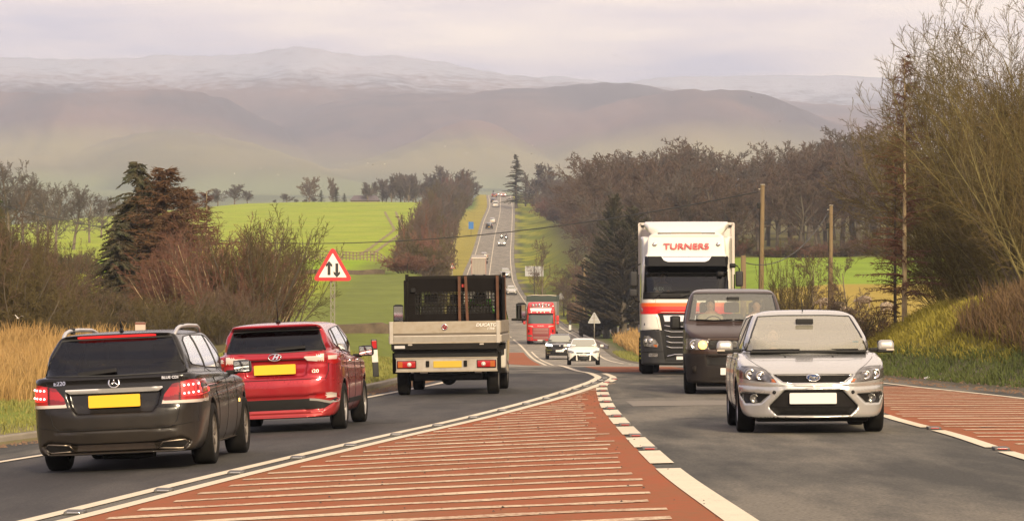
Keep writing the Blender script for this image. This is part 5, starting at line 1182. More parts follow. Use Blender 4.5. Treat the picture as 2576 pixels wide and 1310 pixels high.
    tube('oval_ring', [(.088*math.cos(a), -.004, .046*math.sin(a)) for a in np.arange(0, 6.28, .3)], .0085, CHR, e, 6, True); text('emblem_letter', 'H', .085, (0, -.008, 0), CHR, e, sx=1.15, shear=.45, bold=.004)
    q, _ = c.hit(.53, .80, 'rear', .006); text('badge_lettering', 'i20', .065, q, mat('dull_chrome', (.42, .22, .20), .3, .7), root, sx=1.2, rot=(R(80), 0, R(8)))
    q, _ = c.hit(.20, 1.11, 'rear', .018); box('rear_wiper', (.40, .025, .045), q, BLK, root, .012, (R(-25), R(-3), 0))
    tube('roof_aerial', [(0, -1.50, 1.475), (0, -1.58, 1.75)], [.010, .006], BLK, root, 6); ball('aerial_base', .035, (0, -1.49, 1.475), BLK, root, (1, 1.4, .7))
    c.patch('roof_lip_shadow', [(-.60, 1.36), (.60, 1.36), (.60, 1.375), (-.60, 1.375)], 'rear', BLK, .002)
    for s in (-1, 1):
        mirror(root, s*.965, .58, 1.02, BLK, (.21, .13, .15))
        for y in (-.55, .42): box('door_handle', (.035, .19, .03), (s*.848, y, .905), CHR, root, .012, (0, 0, 0), 3)
        c.patch('side_trim', [(-.75, .335), (.75, .335), (.75, .40), (-.75, .40)], 'right' if s > 0 else 'left', BLK, .008)
    for p in ([(.78, .95), (.80, .55), (.82, .24)], [(0, 1.0), (-.02, .6), (-.04, .24)], [(-.98, 1.06), (-.98, .8), (-.85, .62), (-.80, .40), (-.80, .24)]): c.seam('door_gap', p, 'right', BLK, .0045, both=True)
    wheels(root, 1.50, (-1.30, 1.265), .312, .20, spokes=5)
    box('rear_axle', (1.2, .2, .12), (0, -1.3, .26), BLK, root, .04)
    cabin(root, -1.8, .9, 1.36, 1.0, ((-.85, .10),), dash=.70)
    place(root, -3.27 + .11, 44.6 + 2.02, .056); root.scale = (1.055,)*3; return root
R_CAR = red_hatch()

# ===== silver hatchback coming towards us
def silver_hatch():
    root = thing('hatchback_car', 'silver hatchback driving towards us at the head of the oncoming queue', 'car'); c = Car(root, .016)
    lowg = [(.345, .525), (.53, .335), (.52, .305), (.44, .225)]
    def extra(f, X, Y, Z):
        f = recess(f, xz(mir(lowg[::-1]), X, Z), .05, .9 - Y)
        f = recess(f, xz(mir([(.30, .605), (.37, .62), (.475, .70)]), X, Z), .04, .9 - Y)
        for s in (1,): f = recess(f, xz([(.52, .475), (.62, .375), (.80, .365), (.855, .46), (.84, .50), (.72, .49)], X, Z), .035, .9 - Y)
        f = recess(f, xz(mir([(.56, .555), (.86, .575), (.87, .59), (.55, .575)]), X, Z), .010, .9 - Y)
        cr_ = np.abs(Z - .86 + .03*Y) - .010; return smx(f, -np.maximum(np.maximum(cr_, -(f + .008)), np.abs(Y) - 1.5), .01)
    c.solid([dict(side=cr([(-2.0, .20), (-2.12, .28), (-2.17, .46), (-2.15, .70), (-2.06, .96), (-1.0, .99), (.2, .97), (.75, .97), (1.0, .955), (1.30, .915), (1.65, .845), (1.92, .765), (2.05, .705), (2.10, .64), (2.15, .50), (2.165, .34), (2.13, .23), (2.0, .18), (0, .19)], 4, True),
                  front=cr([(0, .15), (.62, .16), (.78, .20), (.875, .32), (.912, .48), (.92, .64), (.905, .80), (.865, .92), (.79, .99), (0, 1.04)], 4), plan=cr([(0, -2.17), (.6, -2.12), (.83, -1.95), (.91, -1.5), (.92, -.3), (.918, 1.1), (.895, 1.5), (.83, 1.78), (.70, 1.96), (.42, 2.11), (0, 2.165)], 4), k=.05),
             dict(side=cr([(-2.08, .9), (-1.96, 1.15), (-1.75, 1.38), (-1.5, 1.455), (-.6, 1.50), (-.05, 1.495), (.22, 1.445), (.70, 1.20), (1.14, .96), (1.1, .82)], 4, True),
                  front=cr([(0, .8), (.815, .88), (.805, .99), (.745, 1.14), (.655, 1.36), (.60, 1.43), (.45, 1.485), (.2, 1.505), (0, 1.508)], 4), plan=cr([(0, -2.08), (.55, -2.0), (.70, -1.7), (.79, -.6), (.805, .25), (.765, .72), (.55, 1.03), (0, 1.15)], 4), k=.04)],
            4.34, 1.85, 1.52, .045, extra, [(-1.37, .316, .366), (1.27, .316, .366)], .58)
    PT = paint('silver_paint', (.45, .445, .43), .55, .26, .25, .30, (.33, .28, .21))
    ws = [(-.745, .985), (-.35, .972), (0, .968), (.35, .972), (.745, .985), (.665, 1.20), (.572, 1.405), (.3, 1.418), (-.3, 1.418), (-.572, 1.405), (-.665, 1.20)]
    pane(c, 'windscreen', ws, 'front', glass('dust_glare_windscreen', (.80, .82, .76), 2.2, .03, .34, (.62, .58, .44)), .012)  # beige layer stands in for sky glare and see-through light as well as dust
    windows(c, [[(.78, 1.0), (-.05, 1.01), (-.05, 1.42), (.06, 1.415)], [(-.12, 1.01), (-1.0, 1.05), (-1.15, 1.10), (-1.02, 1.38), (-.12, 1.42)]], GL_SID)
    pane(c, 'rear_window', [(-.62, 1.06), (.62, 1.06), (.54, 1.37), (-.54, 1.37)], 'rear', GL_CLR)
    c.body(PT, BLK)
    GR = mat('black_mesh', (.005, .0045, .0045), .7, var=.9, scale=60, dark=(.014, .013, .012), detail=1, spec=.15)
    gp = [(-.47, .702), (-.365, .618), (-.30, .607), (.30, .607), (.365, .618), (.47, .702)]
    c.patch('upper_grille', gp, 'front', GR, .004); c.seam('grille_rim', gp, 'front', CHR, .007, True)
    lg = [(-.345, .523), (-.53, .335), (-.52, .305), (-.44, .228), (.44, .228), (.52, .305), (.53, .335), (.345, .523)]
    c.patch('lower_grille', lg, 'front', GR, .004); c.patch('grille_bar', [(-.51, .325), (-.36, .50), (.36, .50), (.51, .325)], 'front', mat('grille_plastic', (.010, .0085, .008), .7, spec=.15), .014, .05, .02)
    c.patch('number_plate', rrect(-.27, .29, .362, .492, .012), 'front', PLW, .012, .06, .02, flat=2.155)
    q, _ = c.hit(0, .668, 'front', .012); e = empty('emblem', root, (q.x, q.y + .02, q.z)); lathe('badge_oval', [(.001, .012), (.07, .010), (.078, .0)], mat('badge_blue', (.03, .06, .16), .2), e, 'y', 24).scale = (1.0, 1, .5)
    tube('badge_rim', [(.080*math.cos(a), .006, .041*math.sin(a)) for a in np.arange(0, 6.28, .3)], .008, CHR, e, 6, True); text('badge_script', 'Ford', .052, (0, .016, 0), CHR, e, 'front', 1.1, .002, .002, .3)
    HLD = mat('headlamp_housing', (.30, .29, .28), .22, .75, var=.9, scale=16, dark=(.07, .065, .06), detail=2)
    for s in (1, -1):
        f = (lambda p: p if s > 0 else sym(p)); v = 'right' if s > 0 else 'left'
        hl = [(.445, .618), (.52, .72), (.60, .785), (.70, .805), (.84, .81), (.885, .80), (.905, .71), (.86, .665), (.65, .632)]
        h = c.patch('headlight', f(hl), 'front', HLD, .006, .025, .015, mats=[HLD, AMB], pick=lambda x, z: 1 if abs(x) < .50 and z < .665 else 0); c.seam('headlight_rim', f(hl), 'front', TRIM, .006, True, h)
        for x, z, r in ((.63, .70, .052), (.745, .715, .060)): q, _ = c.hit(s*x, z, 'front', .012); lathe('lamp_bowl', [(r, .0), (r*.98, .012), (r*.8, .0), (.022, -.015), (.018, .012), (.001, .016)], CHR, h, 'y', 20, q)
        fp = [(.525, .478), (.635, .375), (.80, .368), (.85, .46), (.835, .49), (.72, .482)]
        g = c.patch('fog_lamp_recess', f(fp), 'front', BLK, .004, .03, .01); q, _ = c.hit(s*.695, .425, 'front', .02); lathe('fog_lamp', [(.050, .0), (.054, .014), (.046, .012), (.030, -.002), (.001, .006)], mat('fog_glass', (.24, .23, .22), .2, .7, var=.8, scale=22, dark=(.06, .06, .06)), g, 'y', 20, q)
        mirror(root, s*1.00, .62, 1.045, PT, (.22, .15, .132), fold=-.05); box('mirror_base', (.20, .13, .035), (s*.99, .62, .972), BLK, root, .015, (0, 0, 0), 3); box('mirror_indicator', (.10, .03, .02), (s*1.05, .68, .99), mat('clear_repeater', (.45, .38, .30), .3), root, .008)
        for y in (-.55, .35): box('door_handle', (.035, .19, .03), (s*.905, y, .90), PT, root, .012, (0, 0, 0), 3)
        q, _ = c.hit(s*.29, .925, 'top', 0) if False else (Vector((s*.29, 1.32, .915)), 0); ball('washer_jet', .012, q, BLK, root, seg=8)
        c.seam('bonnet_gap', f([(.50, .715), (.56, .765), (.66, .825), (.76, .90), (.80, .95)]), 'front', mat('panel_gap', (.10, .095, .09), .7), .004)
        c.seam('bumper_gap', f([(.895, .665), (.915, .60)]), 'front', MATS['panel_gap'], .004)
    q, _ = c.hit(-.47, .50, 'front', .002); lathe('tow_eye_hole', [(.020, 0), (.022, .006), (.001, .003)], BLK, root, 'y', 12, q); q, _ = c.hit(.47, .50, 'front', .002); lathe('tow_eye_hole', [(.020, 0), (.022, .006), (.001, .003)], BLK, root, 'y', 12, q)
    c.seam('bonnet_front_gap', [(-.48, .712), (0, .718), (.48, .712)], 'front', MATS['panel_gap'], .0045)
    for s, a in ((-1, -.62), (1, .10)): tube('windscreen_wiper', [(a, 1.10, 1.0), (a + .30, 1.07, 1.0), (a + .58, 1.06, .995)], .011, BLK, root, 6)
    box('cowl', (1.42, .10, .03), (0, 1.115, .965), BLK, root, .01, (.35, 0, 0))
    tube('roof_aerial', [(0, .16, 1.475), (0, .02, 1.62)], [.008, .005], BLK, root, 6)
    for p in ([(.93, .96), (.95, .55), (.90, .30)], [(-.08, 1.0), (-.08, .6), (-.10, .24)]): c.seam('door_gap', p, 'right', MATS['panel_gap'], .0045, both=True)
    box('engine_undertray', (1.35, .5, .10), (0, 1.55, .19), BLK, root, .03); box('rear_view_mirror', (.22, .03, .07), (0, .52, 1.345), BLK, root, .02)
    wheels(root, 1.56, (-1.37, 1.27), .316, .215, spokes=5)
    cabin(root, -1.9, 1.0, 1.42, .99, ((-.95, .02),), dash=.78)
    tag(box('tax_disc', (.07, .004, .09), (-.60, .885, 1.07), mat('blue_sticker', (.06, .22, .30), .5), root, 0, (-.95, 0, 0)))
    place(root, 3.67, 38.0 + 2.17, math.pi + .026); return root
S_CAR = silver_hatch()

# ===== brown panel van
def brown_van():
    root = thing('panel_van', 'matt brown van with an amber indicator lit, between silver car and white lorry', 'van'); c = Car(root, .02)
    def extra(f, X, Y, Z):
        f = recess(f, xz(mir([(.46, .845), (.47, 1.00)]), X, Z), .03, 1.2 - Y); f = recess(f, xz(mir([(.50, .53), (.53, .70)]), X, Z), .03, 1.2 - Y)
        f = recess(f, xz(mir([(.93, .742), (.93, .757)]), X, Z), .012, 1.2 - Y); return f
    c.solid([dict(side=cr([(-2.42, .30), (-2.44, .6), (-2.43, 1.2), (-2.38, 1.75), (-2.28, 1.93), (-1.9, 1.97), (-.6, 1.99), (.35, 1.975), (.72, 1.925), (.90, 1.85), (1.62, 1.345), (1.70, 1.30), (2.10, 1.17), (2.28, 1.085), (2.36, 1.0), (2.40, .82), (2.43, .70), (2.445, .48), (2.40, .26), (2.2, .20), (0, .22)], 4, True),
                  front=cr([(0, .18), (.78, .19), (.90, .30), (.945, .50), (.952, .90), (.938, 1.25), (.895, 1.5), (.845, 1.72), (.79, 1.87), (.68, 1.96), (.4, 1.99), (0, 1.995)], 4), plan=cr([(0, -2.44), (.80, -2.43), (.93, -2.32), (.952, -1.9), (.952, 1.35), (.93, 1.75), (.875, 2.05), (.76, 2.25), (.5, 2.39), (0, 2.445)], 4), k=.055)],
            4.9, 1.91, 2.01, .05, extra, [(-1.46, .335, .385), (1.54, .335, .385)], .6)
    PT = paint('brown_paint', (.040, .022, .0155), .25, .38, .4, .65, (.045, .033, .025), .5)
    pane(c, 'windscreen', [(-.835, 1.375), (-.4, 1.36), (.4, 1.36), (.835, 1.375), (.80, 1.6), (.745, 1.865), (.4, 1.875), (-.4, 1.875), (-.745, 1.865), (-.80, 1.6)], 'front', glass('van_windscreen', (.76, .79, .74), 1.7, .03, .13, (.55, .55, .44)), .014)
    windows(c, [[(1.50, 1.33), (.32, 1.33), (.32, 1.80), (.75, 1.80)], [(.20, 1.33), (-.95, 1.33), (-.95, 1.78), (.20, 1.80)], [(-1.05, 1.33), (-2.2, 1.35), (-2.15, 1.76), (-1.05, 1.78)]], GL_SID)
    pane(c, 'rear_window', [(-.72, 1.30), (.72, 1.30), (.66, 1.78), (-.66, 1.78)], 'rear', GL_CLR)
    DK = mat('dark_bumper', (.013, .010, .009), .65, var=.5, scale=5, dark=(.022, .017, .013), spec=.2)
    c.body(PT, BLK, regions=[([(-1.1, .1), (1.1, .1), (1.1, .752), (-1.1, .752)], 'front', DK)])
    for z in (.965, .905, .855): c.patch('grille_slat', [(-.46, z - .018), (.46, z - .018), (.46, z + .012), (-.46, z + .012)], 'front', BLK if z != .905 else DK, .012, .08, .03)
    c.patch('grille', [(-.47, .845), (.47, .845), (.48, 1.0), (-.48, 1.0)], 'front', BLK, .004); c.patch('lower_grille', rrect(-.51, .51, .545, .685, .02), 'front', BLK, .004)
    q, _ = c.hit(0, .92, 'front', .01); lathe('badge', [(.065, -.01), (.068, .008), (.056, .01), (.001, .006)], mat('dull_badge', (.10, .095, .09), .4, .6), root, 'y', 24, q)
    for s in (1, -1):
        f = (lambda p: p if s > 0 else sym(p)); hl = [(.49, .86), (.50, 1.00), (.70, 1.035), (.90, 1.03), (.925, .95), (.90, .84), (.70, .825), (.52, .835)]
        HL2 = mat('van_headlamp', (.42, .40, .38), .2, .6, var=.9, scale=14, dark=(.10, .095, .09), detail=2)
        h = c.patch('headlight', f(hl), 'front', HL2, .006, .03, .015); c.seam('headlight_rim', f(hl), 'front', TRIM, .007, True, h)
        q, _ = c.hit(s*.74, .93, 'front', .012); lathe('lamp_bowl', [(.082, 0), (.084, .012), (.06, -.002), (.02, -.012), (.001, .012)], CHR, h, 'y', 20, q)
        if s < 0: q, _ = c.hit(s*.585, .915, 'front', .012); lathe('indicator_lamp', [(.055, 0), (.055, .010), (.001, .02)], AMB, h, 'y', 20, q)
        else: q, _ = c.hit(s*.585, .915, 'front', .012); lathe('indicator_lamp', [(.080, 0), (.080, .012), (.04, .022), (.001, .026)], AMBL, h, 'y', 20, q)
        mirror(root, s*1.09, 1.10, 1.33, BLK, (.21, .14, .26), fold=-.05)
        q, _ = c.hit(s*.72, .46, 'front', .004); lathe('fog_blank', [(.07, 0), (.072, .006), (.001, .004)], DK, root, 'y', 18, q)
        c.seam('bonnet_gap', f([(.90, 1.045), (.60, 1.05), (.0, 1.055)]), 'front', BLK, .005); c.seam('bonnet_side_gap', f([(.88, 1.06), (.87, 1.30)]), 'front', BLK, .005)
        c.seam('door_gap', [(1.45, 1.28), (1.55, .8)], 'right' if s > 0 else 'left', BLK, .005)
    c.patch('number_plate', rrect(-.26, .26, .365, .49, .012), 'front', PLW, .012, .06, .02, flat=2.455)
    for a in (-.70, .02): tube('windscreen_wiper', [(a, 1.62, 1.385), (a + .35, 1.63, 1.37), (a + .68, 1.61, 1.385)], .012, BLK, root, 6)
    box('rear_view_mirror', (.24, .04, .09), (0, 1.02, 1.77), BLK, root, .03)
    box('engine_undertray', (1.4, .5, .12), (0, 1.75, .20), BLK, root, .03)
    wheels(root, 1.63, (-1.46, 1.54), .335, .22, spokes=5, rm=DIRTY_ALU)
    cabin(root, -2.3, 1.5, 1.60, 1.33, ((.30, -.9),), dash=1.30, seats=(-.48, 0, .48), zs=.88, floor=.55, sh=.62)
    place(root, 4.24, 58.8 + 2.445, math.pi + .05); return root
V_VAN = brown_van()
def inside(v, x, y, z): return v.matrix_world @ Matrix.Translation((x, y, z))
bpy.context.view_layer.update()
person('brown haired person in a pale jacket at the wheel of the brown van', inside(V_VAN, .42, .52, .90), driver_joints(0, .40), mat('pale_jacket', (.42, .36, .26), .9), hairlen=.8)
person('person in a dark top riding as passenger in the brown van', inside(V_VAN, -.46, .52, .88), passenger_joints(), mat('dark_top', (.06, .055, .055), .9), hair=(.03, .022, .018), hairlen=.6)
person('person driving the silver hatchback behind a pale windscreen', inside(S_CAR, .37, .12, .40), driver_joints(0, .42), mat('beige_top', (.34, .27, .19), .9), hairlen=.5, vox=.014)

# ===== aluminium sided flatbed truck
def flatbed():
    root = thing('flatbed_truck', 'flatbed truck with dirty aluminium tailgate and rusty headboard stanchions', 'truck'); c = Car(root, .022)
    c.solid([dict(side=cr([(.62, .45), (.62, .45), (.60, 1.2), (.64, 2.0), (.72, 2.2), (1.0, 2.27), (1.4, 2.24), (1.62, 2.12), (2.35, 1.45), (2.75, 1.15), (2.9, .9), (2.92, .5), (2.8, .28), (1.5, .30), (.62, .45)], 4, True),
                  front=cr([(0, .25), (.92, .28), (1.0, .5), (1.025, .9), (1.01, 1.25), (.95, 1.6), (.90, 1.95), (.84, 2.15), (.7, 2.24), (0, 2.28)], 4), plan=cr([(0, .58), (.9, .58), (1.0, .64), (1.025, .9), (1.025, 1.9), (.98, 2.3), (.85, 2.65), (.5, 2.85), (0, 2.92)], 4), k=.06)],
            5.9, 2.06, 2.3, .05, None, [(2.02, .345, .41)], .62)
    PT = paint('white_cab_paint', (.62, .585, .53), .0, .35, .4, .75, (.28, .22, .16))
    pane(c, 'rear_window', rrect(-.80, .80, 1.52, 1.99, .08), 'rear', glass('cab_glass', (.93, .95, .93), .5)); pane(c, 'windscreen', [(-.86, 1.42), (.86, 1.42), (.77, 2.10), (-.77, 2.10)], 'front', MATS['cab_glass']); windows(c, [[(.95, 1.30), (2.10, 1.30), (1.62, 1.98), (.95, 2.02)]], MATS['cab_glass'])
    c.body(PT, BLK, 'cab'); c.seam('door_gap', [(.82, 2.05), (.82, .6), (1.5, .5)], 'right', BLK, .006, both=True)
    AL = mat('dirty_aluminium', (.33, .29, .235), .42, .35, var=.85, scale=2.6, dark=(.27, .215, .15), stretch=(1, 1, 1.6), scale2=9, detail=7, rvar=.3)
    AL2 = mat('bright_aluminium', (.47, .43, .375), .38, .45, var=.6, scale=3, dark=(.36, .31, .25), scale2=12)
    DKB = mat('black_steel', (.008, .007, .006), .7, var=.6, scale=4, dark=(.018, .014, .011), spec=.15); RST = mat('rusty_steel', (.13, .050, .022), .85, var=.8, scale=7, dark=(.05, .026, .016))
    HB = mat('dark_headboard', (.011, .009, .008), .8, var=.6, scale=3, dark=(.006, .005, .0045), scale2=14, spec=.08)
    yb, W2 = -2.75, 1.055
    box('bed_floor', (2.06, 3.25, .06), (0, yb + 1.66, 1.03), mat('plywood_floor', (.10, .075, .05), .9, var=.5), root, .004)
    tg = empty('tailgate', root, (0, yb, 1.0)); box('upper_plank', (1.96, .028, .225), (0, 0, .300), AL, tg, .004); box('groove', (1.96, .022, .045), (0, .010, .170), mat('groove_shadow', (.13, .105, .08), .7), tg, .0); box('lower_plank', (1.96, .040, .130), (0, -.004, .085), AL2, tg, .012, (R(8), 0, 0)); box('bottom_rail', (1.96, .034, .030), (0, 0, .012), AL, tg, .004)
    for s in (-1, 1):
        box('corner_post', (.07, .06, .42), (s*1.015, yb, 1.205), AL2, root, .006)
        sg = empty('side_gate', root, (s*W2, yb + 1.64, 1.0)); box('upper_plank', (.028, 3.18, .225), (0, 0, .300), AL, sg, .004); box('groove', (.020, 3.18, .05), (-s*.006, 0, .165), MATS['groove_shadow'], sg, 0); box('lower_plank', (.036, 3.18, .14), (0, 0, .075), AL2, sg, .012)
        boxes('bed_rib', [((.05, .05, .12), (s*1.0, yb + .35 + .48*k, .90)) for k in range(6)], DKB, root)
        for k in (-.45, .45): pass
    boxes('gate_latch', [((.08, .03, .03), (x, yb - .025, .975)) for x in (-.66, .70)], AL2, root, .004)
    box('rear_crossmember', (2.04, .06, .12), (0, yb + .02, .94), DKB, root, .006); box('maker_label', (.20, .006, .055), (-.86, yb - .015, .935), mat('pale_label', (.45, .43, .42), .6), root, 0)
    for s in (-1, 1): box('chassis_rail', (.08, 3.9, .18), (s*.42, -.6, .74), DKB, root, .01)
    box('light_board', (1.92, .03, .24), (.02, yb + .10, .595), mat('grey_light_board', (.40, .365, .32), .55, .3, var=.7, scale=4, dark=(.22, .18, .14)), root, .006); boxes('board_lip', [((1.94, .045, .02), (.02, yb + .095, .722)), ((1.94, .045, .02), (.02, yb + .095, .468))], AL, root)
    for s in (-1, 1):
        x0 = .76*s + .02; t = box('tail_light', (.345, .05, .13), (x0, yb + .06, .60), TAILG, root, .02, seg=3); box('amber_section', (.085, .012, .112), (s*.118, -.026, 0), AMB, t, .004); lathe('reverse_lamp', [(.042, 0), (.040, -.012), (.001, -.016)], TAILW, t, 'y', 16, (-s*.055, -.025, 0)); box('lamp_housing', (.37, .03, .15), (0, .02, 0), BLK, t, .01)
        box('rubber_buffer', (.065, .04, .115), (s*.36 + .02, yb + .07, .61), RUB, root, .012)
        box('number_lamp', (.14, .10, .05), (s*.52 + .10, yb + .2, .45), AL2, root, .01)
        box('mudguard', (.30, .85, .05), (s*.88, -1.75, .80), BLK, root, .02); box('mudflap', (.28, .02, .40), (s*.90, -2.28, .62), RUB, root, .005)
    box('number_plate', (.54, .012, .125), (.04, yb + .075, .60), mat('dull_yellow_plate', (.50, .33, .02), .6), root, .004)
    # headboard with its mesh window, rails and stanchions
    yh = .46; hb = empty('headboard', root, (0, yh, 0))
    boxes('panel', [((1.94, .03, .56), (0, 0, 1.27)), ((1.90, .03, .27), (0, 0, 2.115)), ((.15, .03, .43), (-.875, 0, 1.765)), ((.15, .03, .43), (.875, 0, 1.765))], HB, hb)
    boxes('window_mesh', [((.020, .022, .43), (-.80 + .064*k, 0, 1.765)) for k in range(26)] + [((1.62, .020, .020), (0, .001, 1.575 + .064*k)) for k in range(7)] + [((1.9, .03, .022), (0, -.02, 1.735))], DKB, hb)
    boxes('top_rail', [((1.86, .06, .06), (0, 0, 2.275)), ((.05, .08, 1.02), (-.965, 0, 1.80, ), (0, R(2.2), 0))], DKB, hb); box('side_bracket', (.05, .75, 1.10), (.985, -.10, 1.72), HB, hb, .01, (R(12), 0, 0), 2, (1, .25))
    box('side_bracket', (.05, .40, 1.05), (-.985, -.05, 1.70), HB, hb, .01, (R(6), 0, 0), 2, (1, .3)); tube('post_top', [(-.955, -.02, 2.2), (-.955, -.02, 2.34)], .035, DKB, hb); tube('post_top', [(.985, -.02, 2.2), (.985, -.02, 2.36)], .035, DKB, hb)
    box('red_tag', (.07, .006, .06), (.18, -.03, 2.10), mat('red_tag', (.65, .06, .04), .6), hb, 0); boxes('work_lamp', [((.10, .05, .09), (-.83, -.05, 2.02)), ((.09, .05, .09), (.90, -.05, 2.06))], BLK, hb, .012)
    for x, dx in ((.10, .0), (.235, .03), (.86, .0), (1.0, .01)): box('stanchion', (.055, .05, 1.27), (x + dx*.4, yh - .16, 1.655), RST, root, .004, (0, R(dx*-60), 0))
    q = (0.0, yb - .018, 1.305); e = empty('emblem', root, q); lathe('ring', [(.062, 0), (.060, -.012), (.046, -.008)], CHR, e, 'y', 24); lathe('badge_disc', [(.048, -.004), (.001, -.009)], mat('badge_red', (.22, .012, .015), .3), e, 'y', 20); text('badge_letters', 'FIAT', .036, (0, -.012, 0), CHR, e, sx=.85, bold=.001)
    BL = mat('bare_letters', (.78, .74, .69), .3, .4)
    text('lettering', 'DUCATO', .083, (.79, yb - .017, 1.335), BL, root, sx=1.12, ext=.008, bold=.003, shear=.25); text('lettering', 'I TNI', .055, (.875, yb - .017, 1.265), BL, root, sx=1.1, ext=.006, bold=.002, shear=.25)
    for s in (-1, 1): mirror(root, s*1.26, 2.02, 1.56, BLK, (.22, .14, .37), fold=.05)
    box('underbed_frame', (1.96, 2.9, .17), (0, -1.15, .80), BLK, root, .01); box('underbody', (1.30, 2.4, .26), (.02, -1.1, .42), BLK, root, .03)
    box('fuel_tank', (.5, 1.0, .3), (-.4, -.2, .55), BLK, root, .05); box('rear_axle', (1.5, .14, .14), (0, -1.75, .34), BLK, root, .03); ball('differential', .16, (0, -1.75, .34), BLK, root); box('spare_wheel_cradle', (.8, .8, .2), (.05, -2.2, .50), BLK, root, .06)
    wheels(root, 1.72, (-1.75, 2.02), .345, .225, spokes=5, rm=mat('steel_wheel', (.16, .15, .14), .5, .6))
    box('cab_floor', (1.8, 1.9, .06), (0, 1.6, .62), CABIN, root); box('dashboard', (1.75, .4, .35), (0, 2.25, 1.22), CABIN, root, .08)
    for x in (-.5, .02, .48): seat(root, x, .98, 1.12, h=.60)
    place(root, -1.26 + .125, 60.3 + 2.75, .045); return root
F_TRK = flatbed(); bpy.context.view_layer.update()
person('person in a bright green jacket seen through the flatbed cab rear window', inside(F_TRK, .47, 1.20, 1.24), driver_joints(0, .42), mat('green_jacket', (.22, .80, .07), .8), hairlen=.3, hair=(.03, .025, .02))

